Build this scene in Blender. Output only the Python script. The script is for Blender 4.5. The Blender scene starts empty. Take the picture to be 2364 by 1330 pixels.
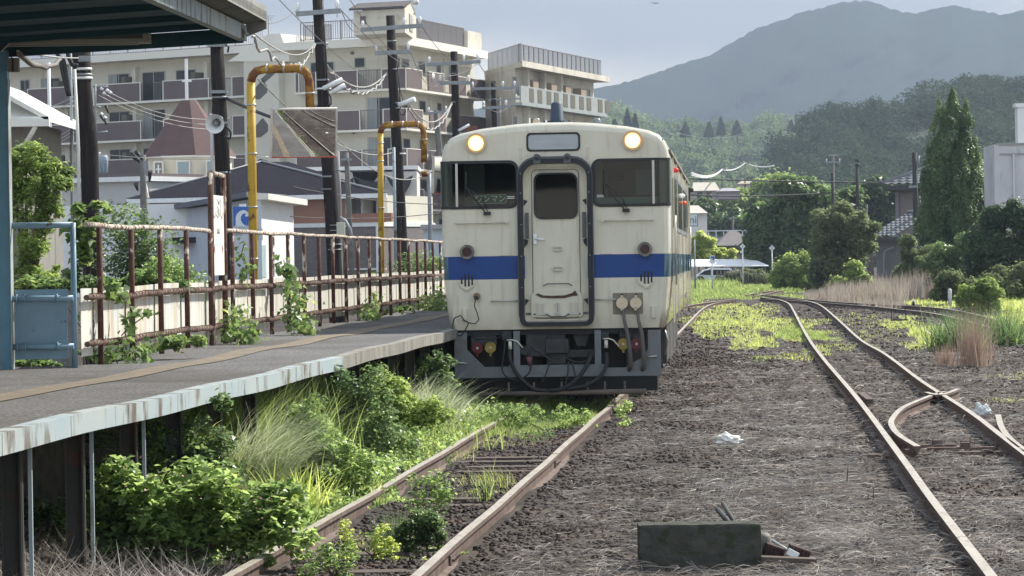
import bpy, bmesh, math, random
import numpy as np
from mathutils import Vector, Matrix
random.seed(7); rng = np.random.default_rng(7)
sc = bpy.context.scene; col = sc.collection
R = math.radians; PI = math.pi; sin = math.sin; cos = math.cos
# ------------------------------------------------------------------ camera
FPX = 8000.0; CX = 1182.0; HY = 601.0; ROLL = 0.0157; CZ = 1.85
cam = bpy.data.cameras.new('camera'); cob = bpy.data.objects.new('camera', cam); col.objects.link(cob)
cam.sensor_width = 36; cam.lens = FPX / 2364 * 36; cam.shift_y = -(665 - HY) / 2364
cam.clip_start = 0.5; cam.clip_end = 20000
cr, sr = cos(ROLL), sin(ROLL)
cob.matrix_world = Matrix(((cr, sr, 0, 0), (0, 0, -1, 0), (-sr, cr, 0, CZ), (0, 0, 0, 1)))
sc.camera = cob
# ------------------------------------------------------------------ world, sun, exposure
SUN_AZ, SUN_EL = R(52), R(44)           # azimuth to the right of the view axis
w = bpy.data.worlds.new('World'); sc.world = w; w.use_nodes = True
nt = w.node_tree; nt.nodes.clear(); N = nt.nodes.new; L = nt.links.new
out = N('ShaderNodeOutputWorld'); sky = N('ShaderNodeTexSky'); sky.sky_type = 'NISHITA'; sky.sun_disc = False
sky.sun_elevation = SUN_EL; sky.sun_rotation = SUN_AZ; sky.dust_density = 2.5
b1 = N('ShaderNodeBackground'); b1.inputs[1].default_value = 0.10; L(sky.outputs[0], b1.inputs[0])
tc = N('ShaderNodeTexCoord'); sep = N('ShaderNodeSeparateXYZ'); L(tc.outputs['Generated'], sep.inputs[0])
mp = N('ShaderNodeMapping'); mp.inputs['Scale'].default_value = (7.0, 2.5, 24.0); mp.inputs['Location'].default_value = (1.9, .4, .6); L(tc.outputs['Generated'], mp.inputs[0])
nz = N('ShaderNodeTexNoise'); nz.inputs['Scale'].default_value = 1.0; nz.inputs['Detail'].default_value = 5; nz.inputs['Roughness'].default_value = .42; L(mp.outputs[0], nz.inputs[0])
def wmath(op, a, b=None, c=None):
    m = N('ShaderNodeMath'); m.operation = op
    for i, v in enumerate((a, b, c)):
        if v is None: continue
        if isinstance(v, (int, float)): m.inputs[i].default_value = v
        else: L(v, m.inputs[i])
    return m.outputs[0]
hz = wmath('MULTIPLY_ADD', sep.outputs[2], -14.0, .85)               # thinner cloud low over the ridge
sd = wmath('MULTIPLY_ADD', sep.outputs[0], 3.0, 0.0)
mk = wmath('MULTIPLY_ADD', nz.outputs[0], 2.0, -0.50)
mk = wmath('ADD', mk, hz); mk = wmath('ADD', mk, wmath('MULTIPLY', sd, .25))
cr_ = N('ShaderNodeValToRGB'); cr_.color_ramp.interpolation = 'EASE'
cr_.color_ramp.elements[0].position = .25; cr_.color_ramp.elements[0].color = (.27, .31, .365, 1)
cr_.color_ramp.elements[1].position = .85; cr_.color_ramp.elements[1].color = (.76, .74, .66, 1)
L(mk, cr_.inputs[0])
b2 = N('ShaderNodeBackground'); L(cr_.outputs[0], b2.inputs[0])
bk = wmath('MAXIMUM', wmath('MULTIPLY', sep.outputs[1], -1.0), 0.0)  # unseen sky behind the camera, brightened as added fill for shaded fronts
up = wmath('MAXIMUM', sep.outputs[2], 0.0)
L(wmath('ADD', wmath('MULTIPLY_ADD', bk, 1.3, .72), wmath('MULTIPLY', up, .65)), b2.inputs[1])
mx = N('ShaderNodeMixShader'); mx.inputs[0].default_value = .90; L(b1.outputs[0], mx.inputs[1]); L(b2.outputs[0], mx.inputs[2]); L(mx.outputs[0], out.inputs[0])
sd_ = bpy.data.lights.new('sun', 'SUN'); so = bpy.data.objects.new('sun', sd_); col.objects.link(so)
sd_.energy = 4.4; sd_.angle = R(1.2); sd_.color = (1, .95, .86)
tosun = Vector((sin(SUN_AZ) * cos(SUN_EL), cos(SUN_AZ) * cos(SUN_EL), sin(SUN_EL)))
so.rotation_euler = tosun.to_track_quat('Z', 'Y').to_euler()
sc.view_settings.view_transform = 'Standard'; sc.view_settings.look = 'None'; sc.view_settings.gamma = 1
sc.view_settings.use_curve_mapping = False; sc.view_settings.exposure = 0.85
sc.cycles.use_denoising = True
sc.cycles.max_bounces = 6; sc.cycles.transparent_max_bounces = 12; sc.cycles.volume_bounces = 0
# ------------------------------------------------------------------ measuring helpers
def W(px, py, d):
    u = (px - CX) / FPX * d; v = (HY - py) / FPX * d
    return Vector((u * cr + v * sr, d, -u * sr + v * cr + CZ))
def G(px, py, z=0.0):
    k = (-(px - CX) * sr + (HY - py) * cr) / FPX
    return W(px, py, (z - CZ) / k)
def gfast(px, py, z):
    k = (-(px - CX) * sr + (HY - py) * cr) / FPX; d = (z - CZ) / k
    u = (px - CX) / FPX * d; v = (HY - py) / FPX * d
    return np.stack([u * cr + v * sr, d, np.zeros_like(d) + z], -1)
# ------------------------------------------------------------------ objects
WL = {}
def tag(o, label=None, cat=None, group=None, kind=None):
    if label: o['label'] = label
    if cat: o['category'] = cat
    if group: o['group'] = group
    if kind: o['kind'] = kind
    return o
def thing(name, label, cat, loc=(0, 0, 0), group=None, rz=0):
    o = bpy.data.objects.new(name, None); col.objects.link(o); o.location = loc; o.rotation_euler = (0, 0, rz)
    o.empty_display_size = .2
    WL[o.name] = Vector(loc) if rz == 0 else Vector((0, 0, 0))
    return tag(o, label, cat, group)
def link(name, me, parent=None, mats=None):
    o = bpy.data.objects.new(name, me); col.objects.link(o)
    if mats is not None:
        for m in (mats if isinstance(mats, (list, tuple)) else [mats]): me.materials.append(m)
    if parent is not None:
        o.parent = parent; off = WL.get(parent.name, Vector((0, 0, 0)))
        if off.length > 0: me.transform(Matrix.Translation(-off))
        WL[o.name] = off
    else: WL[o.name] = Vector((0, 0, 0))
    return o
class MB:
    def __init__(s): s.v = []; s.f = []; s.sm = []
    def add(s, vs, fs, smooth=False):
        b = len(s.v); s.v += [tuple(v) for v in vs]; s.f += [tuple(b + i for i in f) for f in fs]; s.sm += [smooth] * len(fs); return s
    def box(s, c, d, rz=0, rx=0, ry=0):
        h = [x / 2 for x in d]; vs = [Vector((sx * h[0], sy * h[1], sz * h[2])) for sz in (-1, 1) for sy in (-1, 1) for sx in (-1, 1)]
        if rz or rx or ry:
            m = Matrix.Rotation(rz, 3, 'Z') @ Matrix.Rotation(rx, 3, 'X') @ Matrix.Rotation(ry, 3, 'Y'); vs = [m @ v for v in vs]
        c = Vector(c)
        return s.add([v + c for v in vs], [(0, 2, 3, 1), (4, 5, 7, 6), (0, 1, 5, 4), (2, 6, 7, 3), (0, 4, 6, 2), (1, 3, 7, 5)])
    def bb(s, x0, x1, y0, y1, z0, z1): return s.box(((x0 + x1) / 2, (y0 + y1) / 2, (z0 + z1) / 2), (abs(x1 - x0), abs(y1 - y0), abs(z1 - z0)))
    def tube(s, pts, r, n=8, cap=True):
        pts = [Vector(p) for p in pts]; rs = r if isinstance(r, (list, tuple)) else [r] * len(pts)
        vs = []; fs = []; up = None
        for i, p in enumerate(pts):
            t = (pts[min(i + 1, len(pts) - 1)] - pts[max(i - 1, 0)]).normalized()
            if up is None: up = Vector((0, 0, 1)) if abs(t.z) < .9 else Vector((1, 0, 0))
            a = t.cross(up)
            if a.length < 1e-4: a = t.orthogonal()
            a.normalize(); b = a.cross(t).normalized(); up = b
            for k in range(n): vs.append(p + (a * cos(2 * PI * k / n) + b * sin(2 * PI * k / n)) * rs[i])
        for i in range(len(pts) - 1):
            for k in range(n): fs.append((i * n + k, i * n + (k + 1) % n, (i + 1) * n + (k + 1) % n, (i + 1) * n + k))
        s.add(vs, fs, True)
        if cap:
            b = len(s.v) - len(vs); s.f += [tuple(b + k for k in reversed(range(n))), tuple(b + (len(pts) - 1) * n + k for k in range(n))]; s.sm += [False, False]
        return s
    def prism(s, poly, ax, a0, a1):
        """poly of 2D points; ax = axis of extrusion 'x','y','z'"""
        def mk(p, a): return {'x': (a, p[0], p[1]), 'y': (p[0], a, p[1]), 'z': (p[0], p[1], a)}[ax]
        n = len(poly); vs = [mk(p, a0) for p in poly] + [mk(p, a1) for p in poly]
        return s.add(vs, [tuple(range(n)), tuple(reversed(range(n, 2 * n)))] + [(i, i + n, (i + 1) % n + n, (i + 1) % n) for i in range(n)])
    def poly3(s, pts): return s.add(pts, [tuple(range(len(pts)))])
    def slab(s, pts, off):
        n = len(pts); off = Vector(off); q = [Vector(p) for p in pts]
        return s.add(q + [p + off for p in q], [tuple(range(n)), tuple(reversed(range(n, 2 * n)))] + [(i, i + n, (i + 1) % n + n, (i + 1) % n) for i in range(n)])
    def disc(s, c, r, y0, y1, n=24, sx=1.0):
        return s.prism([(c[0] + r * sx * cos(2 * PI * k / n), c[1] + r * sin(2 * PI * k / n)) for k in range(n)], 'y', y0, y1)
    def build(s, name, mat, parent=None, smooth=None, bevel=0):
        me = bpy.data.meshes.new(name); me.from_pydata(s.v, [], s.f); me.update()
        bm = bmesh.new(); bm.from_mesh(me)
        if bevel:
            bmesh.ops.remove_doubles(bm, verts=bm.verts, dist=1e-5)
            es = [e for e in bm.edges if len(e.link_faces) == 2 and e.calc_face_angle(0) > .6]
            bmesh.ops.bevel(bm, geom=es, offset=bevel, segments=2, affect='EDGES', profile=.6)
        bmesh.ops.recalc_face_normals(bm, faces=bm.faces); bm.to_mesh(me); bm.free()
        if not bevel: me.polygons.foreach_set('use_smooth', s.sm if smooth is None else [smooth] * len(me.polygons))
        return link(name, me, parent, mat)
def npmesh(name, v, f, mat, parent=None, smooth=False):
    """v (n,3) f (m,k) arrays"""
    me = bpy.data.meshes.new(name); v = np.ascontiguousarray(v, dtype=np.float32); f = np.ascontiguousarray(f, dtype=np.int32)
    m, k = f.shape
    me.vertices.add(len(v)); me.vertices.foreach_set('co', v.ravel()); me.loops.add(m * k); me.loops.foreach_set('vertex_index', f.ravel())
    me.polygons.add(m); me.polygons.foreach_set('loop_start', np.arange(0, m * k, k, dtype=np.int32)); me.polygons.foreach_set('loop_total', np.full(m, k, dtype=np.int32))
    if smooth: me.polygons.foreach_set('use_smooth', np.ones(m, dtype=bool))
    me.update(calc_edges=True); me.validate()
    return link(name, me, parent, mat)
def copy_tree(o, parent=None):
    c = o.copy(); col.objects.link(c); c.parent = parent; WL[c.name] = WL.get(o.name, Vector((0, 0, 0)))
    for ch in list(o.children): copy_tree(ch, c)
    return c
# ------------------------------------------------------------------ materials
MATS = {}
def mat(name, c1, c2=None, scale=6, rough=.7, bump=0, bscale=None, metal=0, lo=.35, hi=.65, stretch=(1, 1, 1), c3=None, s3=2, lo3=.55, hi3=.65, st3=(1, 1, 1), spec=.4, emit=0, island=0, coat=0):
    m = bpy.data.materials.new(name); m.use_nodes = True; t = m.node_tree; p = t.nodes['Principled BSDF']; n = t.nodes.new; l = t.links.new
    p.inputs['Roughness'].default_value = rough; p.inputs['Metallic'].default_value = metal; p.inputs['Specular IOR Level'].default_value = spec
    p.inputs['Base Color'].default_value = (*c1, 1); p.inputs['Coat Weight'].default_value = coat
    co = n('ShaderNodeTexCoord').outputs['Object']
    def noise(sc_, st, det=6):
        mp = n('ShaderNodeMapping'); mp.inputs['Scale'].default_value = st; l(co, mp.inputs[0])
        z = n('ShaderNodeTexNoise'); z.inputs['Scale'].default_value = sc_; z.inputs['Detail'].default_value = det; z.inputs['Roughness'].default_value = .62; l(mp.outputs[0], z.inputs[0]); return z.outputs[0]
    def mixc(fac, a, b):
        x = n('ShaderNodeMix'); x.data_type = 'RGBA'; l(fac, x.inputs[0])
        for i, q in ((6, a), (7, b)):
            if isinstance(q, tuple): x.inputs[i].default_value = (*q, 1)
            else: l(q, x.inputs[i])
        return x.outputs[2]
    def ramp(fac, lo, hi):
        r = n('ShaderNodeMapRange'); r.inputs[1].default_value = lo; r.inputs[2].default_value = hi; r.clamp = True; l(fac, r.inputs[0]); return r.outputs[0]
    cur = c1
    if c2: cur = mixc(ramp(noise(scale, stretch), lo, hi), cur, c2)
    if c3: cur = mixc(ramp(noise(s3, st3), lo3, hi3), cur, c3)
    if island:
        g = n('ShaderNodeNewGeometry'); h = n('ShaderNodeHueSaturation'); r = n('ShaderNodeMapRange'); r.inputs[3].default_value = 1 - island; r.inputs[4].default_value = 1 + island
        l(g.outputs['Random Per Island'], r.inputs[0]); l(r.outputs[0], h.inputs['Value'])
        if isinstance(cur, tuple): h.inputs['Color'].default_value = (*cur, 1)
        else: l(cur, h.inputs['Color'])
        cur = h.outputs[0]
    if not isinstance(cur, tuple): l(cur, p.inputs['Base Color'])
    if emit: p.inputs['Emission Color'].default_value = (*c1, 1); p.inputs['Emission Strength'].default_value = emit
    if bump:
        b = n('ShaderNodeBump'); b.inputs['Strength'].default_value = 1; b.inputs['Distance'].default_value = bump; l(noise(bscale or scale * 3, (1, 1, 1)), b.inputs['Height']); l(b.outputs[0], p.inputs['Normal'])
    MATS[name] = m; return m
def leafmat(name, cols, trans=.45, tcol=1.9, rough=.42, nscale=1.5, spec=.35):
    m = bpy.data.materials.new(name); m.use_nodes = True; t = m.node_tree; p = t.nodes['Principled BSDF']; n = t.nodes.new; l = t.links.new
    g = n('ShaderNodeNewGeometry'); r = n('ShaderNodeValToRGB'); e = r.color_ramp.elements
    while len(e) < len(cols): e.new(.5)
    cols = [tuple((q * .78 + .22 * (c[0] + c[1] + c[2]) / 2.6) * 1.38 for q in c) for c in cols]
    for i, c in enumerate(cols): e[i].position = i / max(1, len(cols) - 1); e[i].color = (*c, 1)
    co = n('ShaderNodeTexCoord'); z = n('ShaderNodeTexNoise'); z.inputs['Scale'].default_value = nscale; z.inputs['Detail'].default_value = 3; l(co.outputs['Object'], z.inputs[0])
    a = n('ShaderNodeMath'); a.operation = 'MULTIPLY_ADD'; a.inputs[1].default_value = .55; l(g.outputs['Random Per Island'], a.inputs[0])
    b = n('ShaderNodeMath'); b.operation = 'MULTIPLY_ADD'; b.inputs[1].default_value = 1.5; b.inputs[2].default_value = -.52; l(z.outputs[0], b.inputs[0]); l(b.outputs[0], a.inputs[2]); l(a.outputs[0], r.inputs[0])
    l(r.outputs[0], p.inputs['Base Color']); p.inputs['Roughness'].default_value = rough; p.inputs['Specular IOR Level'].default_value = spec
    tr = n('ShaderNodeBsdfTranslucent'); h = n('ShaderNodeHueSaturation'); h.inputs['Hue'].default_value = .485; h.inputs['Saturation'].default_value = 1.02; h.inputs['Value'].default_value = tcol; l(r.outputs[0], h.inputs['Color']); l(h.outputs[0], tr.inputs[0])
    mx = n('ShaderNodeMixShader'); mx.inputs[0].default_value = trans; l(p.outputs[0], mx.inputs[1]); l(tr.outputs[0], mx.inputs[2]); l(mx.outputs[0], t.nodes['Material Output'].inputs[0])
    MATS[name] = m; return m
def glassmat(name, tint=(.35, .42, .42), gloss=.12, rough=.03):
    m = bpy.data.materials.new(name); m.use_nodes = True; t = m.node_tree; t.nodes.remove(t.nodes['Principled BSDF']); n = t.nodes.new; l = t.links.new
    a = n('ShaderNodeBsdfTransparent'); a.inputs[0].default_value = (*tint, 1); b = n('ShaderNodeBsdfGlossy'); b.inputs['Roughness'].default_value = rough
    f = n('ShaderNodeFresnel'); f.inputs[0].default_value = 1.5; q = n('ShaderNodeMath'); q.operation = 'MULTIPLY'; q.inputs[1].default_value = gloss; l(f.outputs[0], q.inputs[0])
    mx = n('ShaderNodeMixShader'); l(q.outputs[0], mx.inputs[0]); l(a.outputs[0], mx.inputs[1]); l(b.outputs[0], mx.inputs[2]); l(mx.outputs[0], t.nodes['Material Output'].inputs[0]); return m
# foliage arrays
def leaf_arrays(c, size, aspect=.55, up=.35, fold=.18, svar=.4, out=None, outw=1.3):
    n = len(c); nrm = rng.normal(size=(n, 3)); nrm[:, 2] = np.abs(nrm[:, 2]) + up * 2
    if out is not None: nrm = nrm / np.linalg.norm(nrm, axis=1)[:, None] + out * outw
    nrm /= np.linalg.norm(nrm, axis=1)[:, None]
    a = np.cross(nrm, rng.normal(size=(n, 3))); a /= np.linalg.norm(a, axis=1)[:, None]; b = np.cross(nrm, a)
    s = (size * (1 + svar * rng.uniform(-1, 1, n)))[:, None]
    v = np.stack([c - a * s * .5, c + b * s * aspect * .5 + nrm * s * fold - a * s * .08, c + a * s * .5 - nrm * s * .08, c - b * s * aspect * .5 + nrm * s * fold - a * s * .08], 1).reshape(-1, 3)
    f = np.arange(4 * n).reshape(n, 4); return v, f
def blade_arrays(base, h, wdt, lean, bend, az=None, seg=4):
    """arching blades; lean/bend arrays in radians"""
    n = len(base); az = rng.uniform(0, 2 * PI, n) if az is None else az
    d = np.stack([np.cos(az), np.sin(az), np.zeros(n)], -1); side = np.stack([-np.sin(az), np.cos(az), np.zeros(n)], -1)
    fa = rng.uniform(-.9, .9, n)[:, None]; side = side * np.cos(fa) + d * np.sin(fa)
    P = base.copy(); vs = []; st = (h / seg)[:, None]
    for i in range(seg + 1):
        w_ = (wdt * (1 - (i / seg) ** 1.6) * .5 + 1e-4)[:, None]
        vs += [P - side * w_, P + side * w_]
        ang = (lean + bend * (i / seg))[:, None]; P = P + (d * np.sin(ang) + np.array([0, 0, 1.]) * np.cos(ang)) * st
    v = np.stack(vs, 1).reshape(-1, 3); k = 2 * (seg + 1); o = (np.arange(n) * k)[:, None]
    f = np.concatenate([o + np.array([[2 * i, 2 * i + 1, 2 * i + 3, 2 * i + 2]]) for i in range(seg)], 1).reshape(-1, 4); return v, f
def curl_arrays(p, L_, w_, seg=6):
    """thin stalks lying on the ground, curling in plan"""
    n = len(p); th = rng.normal(0, .9, n) + np.where(rng.random(n) < .5, 0, PI); cv = rng.normal(0, 1.5, n) / L_; ph = rng.uniform(0, 6, n); P = p.copy(); st = L_ / seg; vs = []; hump = rng.uniform(0, .35, n) * L_
    for i in range(seg + 1):
        t = i / seg; d = np.stack([np.cos(th), np.sin(th), np.zeros(n)], -1); sd = np.stack([-np.sin(th) * .5, np.cos(th) * .5, np.full(n, .75)], -1) * (w_ * .5 * (1 - .6 * abs(2 * t - 1)))[:, None]
        q = P.copy(); q[:, 2] += hump * 4 * t * (1 - t) * (.5 + .5 * np.sin(ph)); vs += [q - sd, q + sd]; P = P + d * st[:, None]; th = th + cv * st + rng.normal(0, .28, n)
    v = np.stack(vs, 1).reshape(-1, 3); k = 2 * (seg + 1); o = (np.arange(n) * k)[:, None]
    return v, np.concatenate([o + np.array([[2 * i, 2 * i + 1, 2 * i + 3, 2 * i + 2]]) for i in range(seg)], 1).reshape(-1, 4)
def merge(*vf):
    vs = []; fs = []; b = 0
    for v, f in vf: vs.append(v); fs.append(f + b); b += len(v)
    return np.concatenate(vs), np.concatenate(fs)
def blob_pts(blobs, n, shell=.5):
    """blobs: (center, (rx,ry,rz)); points weighted to the surface"""
    vol = np.array([b[1][0] * b[1][1] + b[1][0] * b[1][2] for b in blobs]); idx = rng.choice(len(blobs), n, p=vol / vol.sum())
    c = np.array([list(b[0]) for b in blobs])[idx]; r = np.array([b[1] for b in blobs])[idx]
    d = rng.normal(size=(n, 3)); d /= np.linalg.norm(d, axis=1)[:, None]; rad = 1 - shell * rng.random(n) ** 1.5
    return c + d * r * rad[:, None] * (1 + .12 * np.sin(d[:, :1] * 9 + c[:, :1]) * np.cos(d[:, 2:] * 8)), d
def ragged(B, k=7, core=.78, lo=.25, hi=.55):
    """break smooth blobs into a core and many uneven clumps on its surface"""
    o = []
    for c, r in B:
        c = Vector(c); o.append((c, tuple(q * core for q in r)))
        for i in range(k):
            d = Vector(rng.normal(size=3)); d.z += .25; d.normalize(); q = rng.uniform(lo, hi); m = (r[0] + r[2]) / 2
            o.append((c + Vector((d.x * r[0], d.y * r[1], d.z * r[2])) * rng.uniform(.68, .98), (m * q, m * q, m * q * .8)))
    return o
def vnoise(x, y, s, seed=0):
    return (np.sin(x * s * 1.3 + seed) * np.cos(y * s * 1.1 + seed * 2.1) + .5 * np.sin(x * s * 2.9 + y * s * 1.7 + seed * 3) + .25 * np.sin(x * s * 6.1 - y * s * 5.3 + seed)) / 1.75
# ------------------------------------------------------------------ palette
M_ballast = mat('ballast', (.04, .034, .031), (.07, .06, .054), scale=9, rough=.95, bump=.03, bscale=22, c3=(.19, .17, .145), s3=3.0, lo3=.5, hi3=.72, spec=.2)
M_stone = mat('stone', (.034, .027, .025), (.076, .061, .055), scale=4, rough=.85, island=.65, c3=(.085, .048, .035), s3=1.2, lo3=.58, hi3=.66, spec=.25)
M_rail = mat('rail_steel', (.10, .066, .052), (.165, .125, .105), scale=5, rough=.7, bump=.002, bscale=60, c3=(.09, .05, .036), s3=9, lo3=.5, hi3=.7, spec=.3)
M_railtop = mat('rail_head', (.42, .375, .31), (.54, .49, .42), scale=9, rough=.42, metal=.3, stretch=(1, .2, 1), c3=(.26, .18, .13), s3=14, lo3=.55, hi3=.7)
M_wood = mat('sleeper_wood', (.07, .055, .045), (.13, .105, .09), scale=4, stretch=(1, 12, 6), rough=.95, bump=.006)
M_conc = mat('concrete', (.20, .195, .18), (.13, .125, .115), scale=5, rough=.9, bump=.004, bscale=60, c3=(.10, .10, .09), s3=2.2, lo3=.55, hi3=.75, st3=(4, 4, .6))
M_mossconc = mat('mossy_concrete', (.075, .073, .064), (.045, .046, .040), scale=7, rough=.95, bump=.006, bscale=70, c3=(.030, .042, .022), s3=11, lo3=.5, hi3=.62)
M_asph = mat('platform_asphalt', (.065, .064, .066), (.21, .205, .20), scale=38, rough=.85, bump=.008, bscale=150, c3=(.075, .066, .060), s3=.45, lo3=.42, hi3=.66, lo=.44, hi=.58)
M_tact = mat('tactile_tile', (.215, .168, .115), (.125, .108, .085), scale=5, rough=.85, bump=.004, bscale=40)
M_fascia = mat('platform_edge_paint', (.36, .39, .38), (.30, .37, .40), scale=1.3, rough=.75, bump=.002, bscale=30, c3=(.13, .11, .085), s3=3.6, lo3=.50, hi3=.64, st3=(1.1, 1.3, .5), spec=.2)
M_edgedirt = mat('bare_edge_concrete', (.27, .26, .23), (.14, .13, .115), scale=3, rough=.9, bump=.003, stretch=(2, 2, .5))
M_bluep = mat('blue_paint', (.21, .34, .43), (.175, .29, .375), scale=5, rough=.5, c3=(.09, .05, .035), s3=7, lo3=.64, hi3=.68)
M_blued = mat('blue_column_paint', (.10, .24, .34), (.13, .29, .40), scale=4, rough=.5, c3=(.12, .06, .04), s3=9, lo3=.68, hi3=.72)
M_rust = mat('rusty_paint', (.055, .026, .019), (.11, .05, .035), scale=14, rough=.9, bump=.003, bscale=60, c3=(.50, .44, .36), s3=9, lo3=.56, hi3=.62, st3=(1, 1, .5))
M_rusttop = mat('peeling_rail_paint', (.55, .50, .43), (.45, .38, .30), scale=12, rough=.85, bump=.003, c3=(.08, .035, .024), s3=15, lo3=.50, hi3=.56)
M_rustpipe = mat('rusty_pipe', (.10, .058, .042), (.20, .14, .11), scale=14, rough=.9, bump=.003, c3=(.06, .03, .022), s3=10, lo3=.52, hi3=.62)
M_panel = mat('fence_panel_paint', (.64, .61, .53), (.52, .56, .55), scale=3, rough=.7, c3=(.40, .27, .15), s3=5, lo3=.45, hi3=.75, st3=(1.2, 1.2, .12))
M_yel = mat('yellow_pipe_paint', (.50, .32, .03), (.42, .25, .02), scale=6, rough=.55, c3=(.16, .06, .025), s3=6, lo3=.58, hi3=.64)
M_yelrust = mat('rusted_yellow_pipe', (.30, .16, .03), (.15, .055, .025), scale=9, rough=.85, lo=.42, hi=.56, bump=.003, c3=(.42, .27, .03), s3=5, lo3=.56, hi3=.62)
M_galv = mat('galvanised_steel', (.27, .29, .31), (.20, .22, .235), scale=8, rough=.55, metal=.2)
M_tar = mat('tarred_wood', (.016, .014, .015), (.034, .028, .026), scale=5, rough=.85, spec=.15, stretch=(3, 3, .3), bump=.004, bscale=30, c3=(.13, .105, .09), s3=5, lo3=.64, hi3=.7, st3=(3, 3, .25))
M_tar2 = mat('weathered_tar', (.028, .027, .028), (.05, .047, .046), scale=5, rough=.85, stretch=(3, 3, .3), bump=.004, bscale=30)
M_white = mat('white_metal', (.78, .79, .78), (.68, .70, .70), scale=4, rough=.45)
M_black = mat('black_rubber', (.022, .022, .024), rough=.6)
M_wire = mat('bare_wire', (.42, .41, .38), rough=.4, metal=.3)
M_wiredk = mat('dark_wire', (.05, .05, .055), rough=.6)
M_dark = mat('dark_underside', (.03, .032, .034), rough=.9)
# foliage
L_gr = leafmat('sunlit_grass', [(.06, .11, .022), (.12, .19, .035), (.20, .28, .05), (.30, .36, .07)], trans=.5, tcol=2.0, rough=.6, spec=.15)
L_yg = leafmat('yellow_green_grass', [(.13, .19, .025), (.23, .31, .035), (.34, .41, .06), (.32, .31, .11)], trans=.5, tcol=2.0)
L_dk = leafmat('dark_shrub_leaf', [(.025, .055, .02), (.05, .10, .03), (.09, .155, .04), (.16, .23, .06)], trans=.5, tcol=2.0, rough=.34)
L_md = leafmat('weed_leaf', [(.045, .09, .025), (.09, .16, .035), (.16, .25, .05), (.26, .34, .08)], trans=.58, tcol=2.1, rough=.32, spec=.5)
L_pamp = leafmat('pale_arching_grass', [(.10, .16, .05), (.20, .26, .10), (.38, .42, .26), (.55, .55, .42)], trans=.4, tcol=1.5)
L_vine = leafmat('vine_leaf', [(.03, .07, .018), (.065, .125, .025), (.12, .20, .04), (.26, .29, .06)], trans=.45, tcol=2.0)
L_dry = leafmat('dry_straw', [(.075, .064, .055), (.15, .13, .11), (.28, .25, .22), (.48, .44, .39)], trans=.2, tcol=1.3, rough=.6)
L_tan = leafmat('tan_grass', [(.16, .13, .09), (.25, .20, .15), (.36, .30, .23), (.20, .22, .10)], trans=.3, tcol=1.3)
L_red = leafmat('russet_grass', [(.17, .105, .075), (.27, .19, .135), (.38, .30, .21)], trans=.3, tcol=1.4)
L_tree = leafmat('tree_leaf', [(.018, .040, .016), (.032, .070, .024), (.055, .105, .032), (.09, .15, .045)], trans=.35, tcol=1.8, nscale=.45)
L_cyp = leafmat('cypress_leaf', [(.022, .052, .014), (.045, .10, .024), (.085, .16, .035), (.14, .22, .05)], trans=.3, tcol=1.7, nscale=.9)
L_ol = leafmat('olive_leaf', [(.05, .075, .03), (.085, .125, .042), (.135, .175, .06), (.20, .23, .09)], trans=.5, tcol=1.7, rough=.7, spec=.15, nscale=.5)
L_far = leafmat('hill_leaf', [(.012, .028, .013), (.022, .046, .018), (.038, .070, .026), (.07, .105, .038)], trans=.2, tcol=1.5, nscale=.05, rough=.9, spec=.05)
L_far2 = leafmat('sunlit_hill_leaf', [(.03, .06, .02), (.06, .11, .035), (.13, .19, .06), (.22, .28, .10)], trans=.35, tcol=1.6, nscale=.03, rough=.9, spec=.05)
M_bark = mat('bark', (.075, .058, .045), (.13, .105, .085), scale=6, rough=.95, stretch=(3, 3, .6), bump=.01)
# ------------------------------------------------------------------ tracks (centre lines from the ground)
def c1(y):
    y = np.asarray(y, float); return np.where(y < 42, .0777 * y - 2.75, .0777 * y - 2.75 - .0006 * (y - 42) ** 2)
def catmull(P, n=8):
    P = [Vector(p) for p in P]; P = [P[0] * 2 - P[1]] + P + [P[-1] * 2 - P[-2]]; o = []
    for i in range(1, len(P) - 2):
        for k in range(n):
            t = k / n; a, b, c, d = P[i - 1:i + 3]
            o.append(.5 * ((2 * b) + (c - a) * t + (2 * a - 5 * b + 4 * c - d) * t * t + (3 * b - a - 3 * c + d) * t ** 3))
    return o + [P[-2]]
ZR = .04
rl = [G(*p, ZR) for p in [(2290, 1330), (2150, 1150), (2085, 1060), (1980, 920), (1903, 830), (1868, 783), (1845, 742), (1832, 717), (1820, 700), (1795, 691), (1755, 686)]]
rr_ = [G(*p, ZR) for p in [(2364, 1045), (2240, 951), (2130, 881), (2045, 818), (1988, 785), (1944, 746), (1905, 712), (1884, 700), (1850, 692), (1800, 687)]]
rl = [rl[0] + (rl[0] - rl[1]) * 3] + rl; d0 = (rr_[0] - rr_[1]); rr_ = [rr_[0] + d0 * 4] + rr_
c2y = np.array([(p.y) for p in rl]); c2x = np.array([p.x + .565 for p in rl])
def c2(y): return np.interp(y, c2y, c2x)
def gz(x, y):
    x = np.asarray(x, float); y = np.asarray(y, float)
    z = -.115 + .018 * vnoise(x, y, 1.1, 1) + .03 * vnoise(x, y, .31, 4)
    a = c1(y); dl = a - x                                   # left of the near track: up to the platform foot
    z = z + np.clip((dl - .9) / 1.6, 0, 1) * .20
    m = np.exp(-((x - a - 1.75) / .55) ** 2) * .07          # ballast windrow right of the near track
    z = z + m * (.6 + .5 * vnoise(x, y, .6, 9))
    z = z - .03 * np.exp(-((x - a) / .4) ** 2)
    z = z + .012 * np.clip((x - a - 2.4) / 1.0, 0, 1) * np.clip((120 - y) / 40, 0, 1)
    return z
yy = np.concatenate([np.linspace(-30, 14, 12), np.linspace(14.5, 70, 200), np.geomspace(71, 9000, 150)]); tt = np.linspace(-1, 1, 241); tt = np.sign(tt) * np.abs(tt) ** 1.5
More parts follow.
